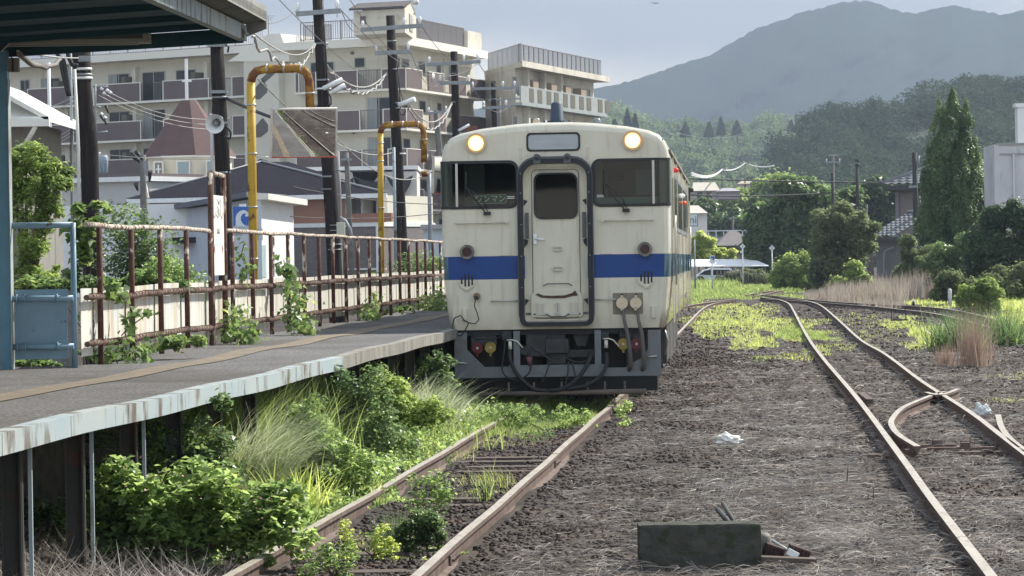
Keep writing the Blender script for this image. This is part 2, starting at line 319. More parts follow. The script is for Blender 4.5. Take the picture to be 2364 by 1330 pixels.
Y, T = np.meshgrid(yy, tt, indexing='ij'); X = T * (16 + .9 * np.abs(Y)) + .06 * Y; Z = gz(X, Y)
Z = np.where(Y > 300, Z - .0, Z); v = np.stack([X, Y, Z], -1).reshape(-1, 3); ni, nj = Y.shape
a = (np.arange(ni - 1)[:, None] * nj + np.arange(nj - 1)[None]).ravel(); f = np.stack([a, a + nj, a + nj + 1, a + 1], -1)
M_ground = mat('ground_soil', (.034, .029, .027), (.068, .058, .052), scale=9, rough=.95, bump=.03, bscale=22, c3=(.11, .088, .07), s3=.9, lo3=.45, hi3=.72, spec=.2)
tag(npmesh('ground', v, f[:, ::-1], M_ground, smooth=True), kind='structure')
def rail_mesh(pts, name, parent):
    """flat-bottom rail section swept along pts (top of rail at pts.z)"""
    sec = [(-.032, 0), (.032, 0), (.033, -.030), (.008, -.045), (.008, -.118), (.061, -.132), (.061, -.142), (-.061, -.142), (-.061, -.132), (-.008, -.118), (-.008, -.045), (-.033, -.030)]
    n = len(sec); vs = []; fs = []; mi = []
    for i, p in enumerate(pts):
        t = (pts[min(i + 1, len(pts) - 1)] - pts[max(i - 1, 0)]); t.z = 0; t.normalize(); s = Vector((t.y, -t.x, 0))
        for a_, b_ in sec: vs.append(p + s * a_ + Vector((0, 0, b_)))
    for i in range(len(pts) - 1):
        for k in range(n):
            fs.append((i * n + k, (i + 1) * n + k, (i + 1) * n + (k + 1) % n, i * n + (k + 1) % n)); mi.append(1 if k == 0 else 0)
    fs += [tuple(range(n)), tuple(reversed(range((len(pts) - 1) * n, len(pts) * n)))]; mi += [0, 0]
    me = bpy.data.meshes.new(name); me.from_pydata([tuple(q) for q in vs], [], fs); me.materials.append(M_rail); me.materials.append(M_railtop); me.polygons.foreach_set('material_index', mi); me.update()
    bm = bmesh.new(); bm.from_mesh(me); bmesh.ops.recalc_face_normals(bm, faces=bm.faces); bm.to_mesh(me); bm.free()
    return link(name, me, parent)
t1 = thing('railway_track', 'straight rusty track in the foreground with weeds between its rails, running under the railcar', 'railway track', (0, 20, 0))
ys = np.concatenate([np.arange(12, 50, .5), np.arange(50, 96, 2)])
for s in (-1, 1):
    rail_mesh([Vector((float(c1(y)) + s * .566, y, .004 * sin(y * 1.1 + s) + .003 * sin(y * .37))) for y in ys], 'rail', t1)
def sleeper(parent, cx, y, ang, z=-.155, l=2.1):
    o = MB().box((0, 0, 0), (l, .2, .14)).build('sleeper', M_wood, None, bevel=.01); return o
proto = MB().box((0, 0, 0), (2.1, .2, .14)).build('sleeper', M_wood, t1, bevel=.01); proto.data.transform(Matrix.Translation(WL['railway_track']))
pl = []
def put_sleepers(parent, cf, y0, y1, st, z):
    y = y0; k = 0; base = WL[parent.name]
    while y < y1:
        o = proto if not pl else proto.copy()
        if pl and random.random() < .35: bpy.data.objects.remove(o); y += st; continue
        if pl: col.objects.link(o); o.name = 'sleeper'; o.parent = parent
        pl.append(o); dx = float(cf(y + .5) - cf(y - .5))
        o.location = Vector((float(cf(y)) + random.uniform(-.04, .04), y, z + random.uniform(-.012, .014))) - base; o.rotation_euler = (0, 0, -math.atan(dx) + random.uniform(-.02, .02)); y += st
put_sleepers(t1, c1, 13, 60, .66, -.205)
for yj, sj in ((23.4, -1), (22.6, 1), (33.0, 1)):
    x_ = float(c1(yj)) + sj * .566; fpz = MB()
    for q in (-1, 1): fpz.box((x_ + q * .016, yj, -.082), (.014, .5, .062), rz=-.0777)
    fb = fpz.build('fishplate', M_rail, t1, bevel=.003)
    for k in (-.18, -.07, .07, .18): MB().tube([(x_ - .042 + k * .0777, yj + k, -.082), (x_ + .042 + k * .0777, yj + k, -.082)], .013, 6).build('bolt', M_rail, fb)
    MB().box((x_, yj, .0015), (.068, .006, .004)).build('joint_gap', M_dark, t1)
t2 = thing('railway_track', 'wavy siding track on the right with a derailing frog and straw-strewn ballast', 'railway track', (5, 25, 0))
rail_mesh(catmull(rl, 6), 'rail', t2); rail_mesh(catmull(rr_, 6), 'rail', t2)
put_sleepers(t2, c2, 14, 62, .68, -.186)
# derailing pieces laid inside and outside the right-hand rail
fr = [G(*p, ZR) for p in [(2185, 903), (2168, 906), (2130, 920), (2085, 940), (2062, 963), (2058, 980), (2075, 1003), (2118, 1030)]]
rail_mesh(catmull(fr, 5), 'derail_rail', t2)
fr = [G(*p, ZR) for p in [(2304, 957), (2312, 985), (2332, 1012), (2370, 1042)]]
rail_mesh(catmull(fr, 5), 'derail_rail', t2)
fr = [G(*p, ZR + .012) for p in [(2138, 905), (2165, 911), (2190, 906), (2212, 897)]]
rail_mesh(catmull(fr, 4), 'crossing_rail', t2)
p_ = [G(*q, 0.02) for q in [(1984, 904), (2012, 925)]]
m = MB(); m.box((p_[0] + p_[1]) / 2 + Vector((0, 0, -.03)), (.09, 2.2, .07), rz=-.05); m.build('rail_block', M_wood, t2, bevel=.006)
for q in [(2140, 1030), (2205, 1036), (2260, 1046), (2075, 1052)]:
    c = G(*q, -.06); m = MB(); m.box(c, (.55, .10, .03), rz=random.uniform(-.1, .1)); m.box(c + Vector((.1, 0, .03)), (.09, .1, .06)); m.build('slide_plate', M_rail, t2)
t3 = thing('railway_track', 'far track curving across to the right behind the spiky grass tuft', 'railway track', tuple(G(2000, 703, 0)))
for P in ([(1735, 679), (1780, 682), (1900, 694), (2000, 701), (2170, 711), (2290, 735), (2380, 766)], [(1770, 690), (1880, 697), (2000, 706), (2080, 714), (2160, 724), (2270, 751), (2380, 792)]):
    rail_mesh(catmull([G(*p, .02) for p in P], 5), 'rail', t3)
t4 = thing('railway_track', 'grass-covered track bending left just beyond the tail of the railcar', 'railway track', tuple(G(1620, 715, 0)))
for P in ([(1560, 775), (1592, 742), (1618, 716), (1640, 703), (1665, 697), (1700, 694)], [(1560, 712), (1600, 703), (1650, 696), (1700, 690)]):
    rail_mesh(catmull([G(*p, .02) for p in P], 5), 'rail', t4)
t5 = thing('railway_track', 'farthest crossover rails in the green grass left of the track junction', 'railway track', tuple(G(1760, 675, 0)))
for P in ([(1722, 681), (1745, 676), (1775, 672), (1805, 670)], [(1738, 684), (1765, 679), (1790, 673), (1812, 669)]):
    rail_mesh(catmull([G(*p, .02) for p in P], 5), 'rail', t5)
# ------------------------------------------------------------------ loose ballast, straw (stuff nobody could count)
def rocks(n, sampler, smin, smax, name, material, zoff=0):
    base = np.array([[0, 0, .62], [.9, .1, .1], [.3, .85, -.05], [-.75, .55, .1], [-.8, -.5, 0], [.2, -.9, .1], [.1, .1, -.5], [.5, -.2, .5], [-.3, .3, .55]])
    fc = np.array([[0, 7, 8], [7, 1, 2], [7, 2, 8], [8, 2, 3], [8, 3, 0], [0, 3, 4], [0, 4, 5], [0, 5, 7], [7, 5, 1], [1, 6, 2], [2, 6, 3], [3, 6, 4], [4, 6, 5], [5, 6, 1]])
    p = sampler(n); n = len(p); s = rng.uniform(smin, smax, n) * np.clip(p[:, 1] / 45, 1, 2.6) * (1 + .5 * (rng.random(n) < .06))
    th = rng.uniform(0, 2 * PI, n); sc3 = rng.uniform(.55, 1.2, (n, 3)) * s[:, None]
    v = base[None] * sc3[:, None]; v = v + rng.normal(scale=.13, size=v.shape) * s[:, None, None]
    tl = rng.uniform(-.5, .5, n); v = np.stack([v[..., 0] * np.cos(tl)[:, None] - v[..., 2] * np.sin(tl)[:, None], v[..., 1], v[..., 0] * np.sin(tl)[:, None] + v[..., 2] * np.cos(tl)[:, None]], -1)
    c, d = np.cos(th)[:, None], np.sin(th)[:, None]; v = np.stack([v[..., 0] * c - v[..., 1] * d, v[..., 0] * d + v[..., 1] * c, v[..., 2]], -1)
    v = v + p[:, None]; v[..., 2] += zoff
    f = (np.arange(n) * 9)[:, None, None] + fc[None]
    return npmesh(name, v.reshape(-1, 3), f.reshape(-1, 3), material)
def sfan(ymin, ymax, x0, x1, pw=1.0, jit=None):
    def s(n):
        u = rng.random(n); y = (ymin ** -pw + u * (ymax ** -pw - ymin ** -pw)) ** (-1 / pw)
        a = c1(y); lo = np.maximum(a + x0, -(.155 * y)); hi = np.minimum(a + x1, .155 * y + .5); k = hi > lo
        y = y[k]; x = lo[k] + rng.random(k.sum()) * (hi - lo)[k]; return np.stack([x, y, gz(x, y)], -1)
    return s
def norail(s):
    def q(n):
        p = s(n); a = np.abs(np.abs(p[:, 0] - c1(p[:, 1])) - .566); return p[a > .085]
    return q
tag(rocks(30000, norail(sfan(17, 70, -1.6, 2.9, .8)), .016, .036, 'ballast_stones', M_stone), 'dark brown ballast stones around the near track and in the low heap beside it', 'ballast', kind='stuff')
tag(rocks(26000, sfan(17, 140, 2.4, 22, .7), .012, .034, 'gravel', M_stone), 'fine dark gravel under the dead stalks between the tracks', 'gravel', kind='stuff')
tag(rocks(7000, sfan(60, 150, -3, 3, .7), .016, .034, 'gravel', M_stone), 'dark gravel beside the far part of the railcar', 'gravel', kind='stuff')
def stalks(n, s, hmin, hmax, wd, name, material, lean=(1.25, 1.6), bend=(-.25, .25), seg=3, z=.004):
    p = s(n); n = len(p); p[:, 2] += z + rng.random(n) * .02
    v, f = blade_arrays(p, rng.uniform(hmin, hmax, n), np.full(n, wd) * rng.uniform(.6, 1.4, n) * np.maximum(1, p[:, 1] / 30), rng.uniform(*lean, n), rng.uniform(*bend, n), seg=seg); return npmesh(name, v, f, material)
def patchy(s, sc_, thr, seed):
    def q(n):
        p = s(int(n * 1.6)); k = vnoise(p[:, 0], p[:, 1], sc_, seed) + rng.normal(scale=.35, size=len(p)) > thr; return p[k][:n]
    return q
def curls(n, s, lmin, lmax, wd, name, material):
    p = s(n); n = len(p); p[:, 2] += .008 + rng.random(n) * .022; v, f = curl_arrays(p, rng.uniform(lmin, lmax, n), wd * rng.uniform(.5, 1.3, n) * np.maximum(1, p[:, 1] / 32)); return npmesh(name, v, f, material)
tag(stalks(22000, patchy(sfan(17, 130, 2.2, 20, .85), 1.3, -.45, 3), .04, .15, .0050, 'straw_stubble', L_dry, bend=(-.7, .9)), 'short broken straw standing between the curled stalks', 'straw', kind='stuff')
tag(curls(17000, patchy(sfan(17, 130, 2.0, 20, .85), .9, -.15, 3), .08, .34, .0050, 'straw_litter', L_dry), 'pale dead stalks and straw strewn over the ballast on the right', 'straw', kind='stuff')
tag(curls(14000, patchy(sfan(17, 60, .9, 3.4, .9), 1.0, -.05, 5), .06, .34, .0036, 'straw_wisps', L_dry), 'thin dead stalks over the stone heap beside the near track', 'straw', kind='stuff')
def sleft(n):
    y = rng.uniform(18.5, 23.5, n); x = c1(y) - rng.uniform(.72, 2.6, n); return np.stack([x, y, gz(x, y)], -1)
tag(stalks(4200, sleft, .08, .42, .006, 'dead_twigs', L_dry, lean=(.9, 1.6), bend=(-.8, .7), seg=5), 'tangle of bleached dead stems on the ground below the platform edge', 'dead twigs', kind='stuff')
# ------------------------------------------------------------------ platform
def xe(y): return c1(y) - 1.40
def xf(y): return .0635 * np.asarray(y, float) - 5.67
def zp(y): y = np.asarray(y, float); return .980 - .018 * np.exp(-((y - 28) / 5.5) ** 2) + .006 * np.sin(y * 1.3)
plat = thing('station_platform', 'grey asphalt platform with a faded tactile strip and a pale blue stained edge', 'platform', (-2.5, 25, 0))
ys = np.arange(12, 92, .5); vs = []; 
def ribbon(xa, xb, za, name, m, parent, n=8, th=None):
    P = []
    for y in ys:
        a, b = float(xa(y)), float(xb(y))
        for k in range(n + 1):
            x = a + (b - a) * k / n; P.append((x, y, float(zp(y)) + za + .012 * sin(y * .9 + x * 1.7) * (k / n if xa is xe else 1)))
    v = np.array(P); q = n + 1; a = (np.arange(len(ys) - 1)[:, None] * q + np.arange(n)[None]).ravel()
    f = np.stack([a, a + 1, a + q + 1, a + q], -1); return npmesh(name, v, f[:, ::-1], m, parent, smooth=True)
def xback(y): return xf(y) - .12 if y > 30.2 else -7.5
ribbon(xe, xback, 0, 'deck', M_asph, plat, 14)
m = MB()
for i in range(len(ys) - 1):   # slab underside
    y0, y1 = ys[i], ys[i + 1]; m.add([(float(xe(y0)) - .03, y0, zp(y0) - .12), (float(xe(y1)) - .03, y1, zp(y1) - .12), (xback(y1), y1, zp(y1) - .12), (xback(y0), y0, zp(y0) - .12)], [(0, 1, 2, 3)])
m.build('slab_underside', M_dark, plat)
vt = []; ft = []
for i, y in enumerate(ys):
    for o in (1.02, 1.32):
        x = float(xe(y)) - o; t_ = o / (float(xe(y)) - xback(y)); vt.append((x, y, float(zp(y)) + .006 + .012 * sin(y * .9 + x * 1.7) * t_))
    if i: b = len(vt) - 4; ft.append((b, b + 1, b + 3, b + 2))
MB().add(vt, ft, True).build('tactile_strip', M_tact, plat)
def edge_piece(y0, y1, m_):
    m = MB(); k = 4; P = [y0 + (y1 - y0) * i / k for i in range(k + 1)]; vs = []; fs = []
    for y in P:
        x = float(xe(y)); z = float(zp(y)); vs += [(x - .10, y, z - .118), (x + .012, y, z - .116), (x + .012, y, z + .004), (x - .10, y, z + .005)]
    for i in range(k): fs += [(4 * i + j, 4 * i + (j + 1) % 4, 4 * i + 4 + (j + 1) % 4, 4 * i + 4 + j) for j in range(4)]
    fs += [(0, 1, 2, 3), (4 * k, 4 * k + 1, 4 * k + 2, 4 * k + 3)]; m.add(vs, fs); return m.build('edge_beam', m_, plat)
y = 13.0; bare = {7, 10}
i = 0
while y < 70:
    L_ = 1.78; edge_piece(y + .008, y + L_ - .008, M_edgedirt if y > 31 else M_fascia); y += L_; i += 1
M_supp = mat('support_steel', (.055, .057, .055), (.04, .04, .036), scale=5, rough=.85, c3=(.09, .05, .035), s3=4)
y = 16.1
while y < 46:
    x = float(xe(y)) - .22; zt = float(zp(y)) - .13; zb = float(gz(x, y)) - .1; h = zt - zb; zc = (zt + zb) / 2
    m = MB(); m.box((x, y, zc), (.10, .012, h)); m.box((x - .05, y, zc), (.012, .12, h)); m.box((x + .05, y, zc), (.012, .10, h)); m.build('column', M_bluep if y < 19 else M_supp, plat)
    if y < 24: MB().box((x + .10, y + .02, zc), (.022, .03, h)).build('edge_strip', M_fascia, plat)
    y += 1.75
m = MB(); vs = []; fs = []
for i, y in enumerate(ys):
    x = float(xe(y)) - 1.25; vs += [(x, y, -.3), (x, y, float(zp(y)) - .125)]
    if i: b = len(vs) - 4; fs.append((b, b + 1, b + 3, b + 2))
m.add(vs, fs); m.build('foundation_wall', mat('dark_masonry', (.05, .045, .04), (.09, .08, .07), scale=7, rough=.95, bump=.02, c3=(.02, .03, .015), s3=4), plat)
def underdeck(v):
    """plants below the platform bend under its slab instead of growing through it"""
    x, y, z = v[:, 0], v[:, 1], v[:, 2]; m = (x < xe(y) + .02) & (z > zp(y) - .15) & (y < 75); v[:, 2] = np.where(m, zp(y) - .15 - .25 * (z - zp(y) + .15), z); return v
# ------------------------------------------------------------------ rusty railing
fen = thing('platform_railing', 'long rusty pipe railing with white stained panels along the back of the platform', 'railing', (-3.7, 31, float(zp(31))))
def fp(y, h, dx=0): return Vector((float(xf(y)) + dx, y, float(zp(y)) + h))
yf = [30.45] + [31.07 + 1.65 * k for k in range(26)]
wob = lambda y, a=.0028: a * sin(y * 2.3) + a * sin(y * 5.1 + 1)
yq = np.arange(30.4, 72.6, .4)
MB().tube([fp(y, 1.25 + wob(y)) for y in yq if y < 37.7], .024, 10).build('top_rail', M_rusttop, fen)
MB().tube([fp(y, 1.25 + wob(y)) for y in yq if y > 38.6], .024, 10).build('top_rail', M_rusttop, fen)
for h in (.61, .20):
    MB().tube([fp(y, h + wob(y)) for y in yq], .025, 10).build('lower_rail', M_rustpipe, fen)
    P = []; a = 0; y = 30.6
    while y < 66:
        P.append(fp(y, h + wob(y)) + Vector((.032 * cos(a), 0, .032 * sin(a)))); a += .7; y += .0155 * (1 + .35 * sin(y * 3.1) + .2 * sin(y * 11))
    MB().tube(P, .0042, 4).build('binding_wire', M_rustpipe, fen)
for k, y in enumerate(yf[1:]):
    if 38 < y < 38.6: continue
    MB().tube([fp(y, -.02), fp(y, .6), fp(y, 1.25)], .027, 8).build('post', M_rust, fen)
for a, b in zip(yf[:-1], yf[1:]):
    m = MB(); n = 22; P = []
    for i in range(n + 1):
        y = a + .03 + (b - a - .06) * i / n; dx = -.065 + (.004 if i % 2 else 0); P.append((y, dx))
    vs = []; fs = []
    for i, (y, dx) in enumerate(P):
        vs += [fp(y, .09, dx), fp(y, .69, dx)]
        if i: q = 2 * i; fs.append((q - 2, q - 1, q + 1, q))
    m.add(vs, fs, True); m.build('panel', M_panel, fen)
bl = thing('blue_railing', 'short sky-blue railing bay with a flat blue panel beside the canopy column', 'railing', (-4.1, 30.3, 1))
zb = float(zp(30)); x0, x1 = -4.40, -3.835; yb = 30.3
MB().tube([(x0, yb, zb + 1.25), (x1, yb, zb + 1.25)], .027, 12).build('top_rail', M_bluep, bl)
MB().tube([(x1, yb, zb - .02), (x1, yb, zb + 1.27)], .026, 12).build('post', M_bluep, bl)
for h in (.61, .19):
    m = MB().tube([(x0, yb - .05, zb + h), (x1, yb - .05, zb + h)], .026, 12)
    for q in (-4.33, -4.26, -3.98): m.tube([(q + .004, yb - .05 + .036 * cos(a), zb + h + .036 * sin(a)) for a in [k * PI / 6 for k in range(13)]], .006, 5)
    m.build('lower_rail', M_bluep, bl)
MB().bb(x0 + .05, x1 - .06, yb + .01, yb + .016, zb + .08, zb + .69).build('panel', M_bluep, bl)
# platform name board standing in the railing
sg = thing('station_name_board', 'faded white station name board in a rusty frame above the railing', 'station sign', tuple(fp(38.1, 0)))
ya, yb2 = 37.75, 38.72
for y in (ya, yb2): MB().tube([fp(y, -.02), fp(y, 1.88)], .032, 10).build('post', M_rust, sg)
MB().tube([fp(ya, 1.88), fp(yb2, 1.86)], .028, 10).build('crossbar', M_rusttop, sg)
dv = (fp(yb2, 0) - fp(ya, 0)).normalized(); nv = Vector((dv.y, -dv.x, 0)).normalized()
c = fp((ya + yb2) / 2, 1.20); rzs = math.atan2(dv.y, dv.x)
M_board = mat('faded_board', (.80, .79, .74), (.72, .70, .62), scale=4, rough=.5, c3=(.60, .45, .28), s3=5, lo3=.62, hi3=.8, st3=(2, 2, .2))
bd = MB().box(c, (.86, .012, .88), rz=rzs).build('board', M_board, sg)
M_ink = mat('faded_ink', (.33, .32, .31)); M_inkr = mat('faded_red_ink', (.36, .16, .14)); M_inkb = mat('faded_blue_ink', (.55, .68, .74))
def text(s, size, name, m, parent, org, rot, ex=.002, sx=1.0, align='CENTER'):
    cu = bpy.data.curves.new('t', 'FONT'); cu.body = s; cu.size = size; cu.align_x = align; cu.align_y = 'CENTER'; cu.extrude = ex
    o = bpy.data.objects.new('t', cu); col.objects.link(o); bpy.context.view_layer.update()
    me = bpy.data.meshes.new_from_object(o); bpy.data.objects.remove(o)
    me.transform(Matrix.Translation(org) @ rot.to_4x4() @ Matrix.Diagonal((sx, 1, 1, 1))); return link(name, me, parent, m)
rs = Matrix.Rotation(rzs, 3, 'Z') @ Matrix.Rotation(PI / 2, 3, 'X')
fc = c + nv * .008
text('しぶし', .27, 'lettering', M_ink, sg, fc + Vector((0, 0, .28)), rs)
text('志布志', .07, 'lettering', M_ink, sg, fc + Vector((0, 0, .04)), rs)
MB().box(fc + Vector((0, 0, -.06)), (.38, .003, .09), rz=rzs).build('banner', M_inkb, sg)
for s in (-1, 1):
    q = fc + dv * s * .28 + Vector((0, 0, -.15)); MB().add([q + dv * s * .07, q + Vector((0, 0, .06)) - dv * s * .03, q - Vector((0, 0, .06)) - dv * s * .03], [(0, 1, 2)]).build('arrow', M_inkr, sg)
# ------------------------------------------------------------------ canopy
cn = thing('platform_canopy', 'corrugated platform canopy with dark teal underside and a white edge beam', 'canopy', (-4.4, 30.2, .98))
sl = .030; ze = lambda y, z: z - sl * (30.5 - y)
MB().slab([(-4.47, 30.2, .95), (-4.375, 30.2, .95), (-4.375, 30.2, 3.75), (-4.47, 30.2, 3.75)], (0, .14, 0)).build('column', M_blued, cn)
MB().bb(-4.375, -4.368, 30.19, 30.35, .95, 3.5).build('column_flange', M_fascia, cn)
m = MB()
for y0, y1 in ((13, 30.5),):
    for dz0, dz1, dx0, dx1 in ((0, .135, 0, .008), (0, .008, -.06, 0), (.127, .135, -.06, 0)):
        m.add([(-2.31 + dx0, y0, ze(y0, 3.815) + dz0), (-2.31 + dx1, y0, ze(y0, 3.815) + dz0), (-2.31 + dx1, y1, ze(y1, 3.815) + dz0), (-2.31 + dx0, y1, ze(y1, 3.815) + dz0), (-2.31 + dx0, y0, ze(y0, 3.815) + dz1), (-2.31 + dx1, y0, ze(y0, 3.815) + dz1), (-2.31 + dx1, y1, ze(y1, 3.815) + dz1), (-2.31 + dx0, y1, ze(y1, 3.815) + dz1)], [(0, 1, 2, 3), (4, 5, 6, 7), (0, 1, 5, 4), (1, 2, 6, 5), (2, 3, 7, 6), (3, 0, 4, 7)])
m.box((-2.30, 29.95, 3.87), (.03, .03, .13)); m.tube([(-2.29, 29.9, 3.86), (-2.27, 30.1, 3.85)], .016, 8)
m.build('edge_beam', M_fascia, cn)
M_teal = mat('teal_underside', (.010, .048, .062), (.016, .062, .075), scale=6, rough=.8, c3=(.02, .04, .045), s3=5)
yv = np.arange(13, 30.62, .03); vs = []; fs = []
for i, y in enumerate(yv):
    w_ = .018 if (i // 2) % 2 else -.018
    for x, z in ((-9, 3.60), (-2.31, 3.965), (-2.13, 4.0)): vs.append((x, y, ze(y, z) + w_ + .02))
    if i: b = len(vs) - 6; fs += [(b, b + 1, b + 4, b + 3), (b + 1, b + 2, b + 5, b + 4)]
M_sheet = mat('corrugated_sheet', (.20, .20, .18), (.13, .13, .12), scale=5, rough=.7)
m = MB().add(vs, fs); m.build('corrugated_roof', M_sheet, cn)
n = len(vs); m = MB().add([(x, y, z + .035) for x, y, z in vs], fs); m.add([(-2.132, 30.61, 3.99), (-2.132, 30.61, 4.12), (-2.132, 24, 3.92), (-2.132, 24, 3.79)], [(0, 1, 2, 3)]); m.build('roof_top', mat('roof_metal', (.30, .30, .27), (.22, .22, .2), rough=.6), cn)
m = MB().slab([(-2.31, 30.50, 3.86), (-2.13, 30.50, 3.93), (-2.13, 30.5, 4.08), (-2.31, 30.5, 4.06)], (0, .1, 0)); m.build('end_cap', M_sheet, cn)
m = MB().add([(-9, 13, ze(13, 3.585)), (-2.33, 13, ze(13, 3.94)), (-2.33, 30.5, 3.94), (-9, 30.5, 3.585)], [(0, 1, 2, 3)]); m.build('ceiling', M_teal, cn)
m = MB().slab([(-9, 30.42, 3.50), (-2.33, 30.42, 3.80), (-2.33, 30.42, 3.93), (-9, 30.42, 3.58)], (0, .08, 0)); m.build('end_beam', M_teal, cn)
for y in (29.2, 27.4, 25.4, 23.4):
    MB().slab([(-9, y, ze(y, 3.53)), (-2.33, y, ze(y, 3.89)), (-2.33, y, ze(y, 3.94)), (-9, y, ze(y, 3.58))], (0, .06, 0)).build('purlin', mat('purlin_paint', (.016, .055, .066), rough=.9), cn)
def lamp(px0, px1, yt, yb_, d, lab):
    a = W(px0, yb_, d); b = W(px1, yt, d); o = thing('lamp_fitting', lab, 'lamp fitting', tuple(a))
    MB().bb(a.x, b.x, d, d + .22, a.z, b.z).build('housing', mat('lamp_housing', (.27, .255, .215), rough=.6), o, bevel=.005)
    MB().bb(a.x, b.x - .05, d - .006, d + .01, a.z + .035, b.z - .045).build('diffuser', mat('lamp_recess', (.07, .06, .055), rough=.5), o)
    MB().bb(a.x + .1, b.x - .1, d + .06, d + .14, a.z - .012, a.z + .01).build('tube_cover', mat('lamp_cover', (.2, .19, .17), rough=.4), o)
lamp(-40, 343, 66, 104, 29.6, 'long beige strip lamp fitting under the end of the canopy roof')
lamp(-60, 97, -30, 16, 28.2, 'smaller beige strip lamp fitting cut by the top left corner')
o = thing('hanging_sign', 'dark navy pointed sign box hanging under the canopy at the left edge', 'sign', (-4.5, 29, 3.9))
a = W(0, 78, 29.3); M_navy = mat('navy_enamel', (.012, .014, .035), rough=.35)
MB().slab([a + Vector(q) for q in ((-.5, 0, .0), (-.35, 0, .15), (.0, 0, .15), (.155, 0, .0), (.0, 0, -.15), (-.35, 0, -.15))], (0, .1, 0)).build('panel', M_navy, o)
MB().bb(a.x - .4, a.x + .075, 29.29, 29.298, a.z - .08, a.z - .055).build('stripe', M_white, o)
o = thing('junction_box', 'grey-brown cable junction box strapped to the blue canopy column', 'junction box', tuple(W(30, 150, 30.2)))
a = W(31, 150, 30.15); MB().box(a, (.10, .09, .12)).build('case', mat('box_grey', (.18, .16, .135), rough=.7), o, bevel=.008)
MB().box(a + Vector((0, -.047, 0)), (.018, .006, .12)).build('strap', M_black, o)
MB().tube([W(x, y, 30.12) for x, y in ((18, 118), (24, 122), (27, 134))], .006, 6).build('conduit', M_black, o)
# ------------------------------------------------------------------ railcar (local frame: x right, y back along the car, z up from rail top)
TX0 = .560; TA = R(3.6)
tr = thing('railcar', 'cream diesel railcar with a blue band and two lit headlights standing at the platform', 'railcar', (TX0, 44, 0), rz=-TA)
bm_n = mat('railcar_paint', (.62, .59, .485), (.56, .53, .43), scale=2.5, rough=.42, c3=(.38, .33, .25), s3=5, lo3=.54, hi3=.8, st3=(2.5, 2.5, .25), spec=.35)
def banded(base, blue=(.005, .045, .20)):
    m = bm_n.copy(); m.name = base; t = m.node_tree; p = t.nodes['Principled BSDF']; n = t.nodes.new; l = t.links.new
    src = p.inputs['Base Color'].links[0].from_socket; co = n('ShaderNodeTexCoord'); s = n('ShaderNodeSeparateXYZ'); l(co.outputs['Object'], s.inputs[0])
    a = n('ShaderNodeMath'); a.operation = 'COMPARE'; a.inputs[1].default_value = 1.758; a.inputs[2].default_value = .148; l(s.outputs[2], a.inputs[0])
    x = n('ShaderNodeMix'); x.data_type = 'RGBA'; l(a.outputs[0], x.inputs[0]); l(src, x.inputs[6]); x.inputs[7].default_value = (*blue, 1)
    # grime creeping up from the sill
    g = n('ShaderNodeMapRange'); g.inputs[1].default_value = 1.25; g.inputs[2].default_value = .95; l(s.outputs[2], g.inputs[0])
    z = n('ShaderNodeTexNoise'); z.inputs['Scale'].default_value = 5; l(co.outputs['Object'], z.inputs[0]); k = n('ShaderNodeMath'); k.operation = 'MULTIPLY'; l(g.outputs[0], k.inputs[0]); l(z.outputs[0], k.inputs[1])
    y = n('ShaderNodeMix'); y.data_type = 'RGBA'; l(k.outputs[0], y.inputs[0]); l(x.outputs[2], y.inputs[6]); y.inputs[7].default_value = (.33, .28, .20, 1); l(y.outputs[2], p.inputs['Base Color']); return m
M_body = banded('railcar_banded_paint'); M_side = banded('railcar_side_paint', (.03, .10, .14)); M_side.node_tree.nodes['Principled BSDF'].inputs['Roughness'].default_value = .22
M_side.node_tree.nodes['Principled BSDF'].inputs['Coat Weight'].default_value = .6
M_skirt = mat('skirt_paint', (.125, .14, .15), (.16, .17, .178), scale=3, rough=.75, c3=(.12, .10, .085), s3=3, lo3=.55, hi3=.75)
M_cgrey = mat('underframe_grey', (.05, .05, .052), (.03, .03, .03), scale=8, rough=.8)
M_rubber = mat('hood_rubber', (.012, .014, .018), (.026, .028, .033), scale=6, rough=.7)
M_trim = mat('grey_trim', (.09, .095, .105), rough=.6)
M_steel = mat('bright_steel', (.45, .44, .41), rough=.4, metal=.6)
G_w = glassmat('window_glass', (.30, .37, .36), .5); M_dglass = mat('dark_window_glass', (.012, .02, .02), rough=.08, spec=.6)
half = [(1.36, .97), (1.40, 1.22), (1.435, 1.55), (1.447, 1.85), (1.45, 2.2), (1.45, 3.12), (1.44, 3.22), (1.405, 3.33), (1.33, 3.415), (1.2, 3.475), (.93, 3.53), (.5, 3.58), (.2, 3.597)]
sec = half + [(-x, z) for x, z in reversed(half)]
def inset(d, dt):
    o = []
    for x, z in sec:
        k = min(1, max(0, (z - 3.1) / .5)); o.append((x * (1 - (d + (dt - d) * k * .35) / 1.45), z - (dt * k if z > 3.1 else 0)))
    return o
lv = [(.07, .10, 0.0), (.035, .055, .012), (.012, .02, .045), (.0, .0, .11), (0, 0, 20.8)]
vs = []; fs = []; ns = len(sec)
for d, dt, y in lv: vs += [(x, y, z) for x, z in inset(d, dt)]
for i in range(len(lv) - 1): fs += [(i * ns + k, i * ns + (k + 1) % ns, (i + 1) * ns + (k + 1) % ns, (i + 1) * ns + k) for k in range(ns)]
fs.append(tuple(range((len(lv) - 1) * ns, len(lv) * ns)))
m = MB().add(vs, fs, False); body = m.build('car_body', M_side, tr, smooth=True)
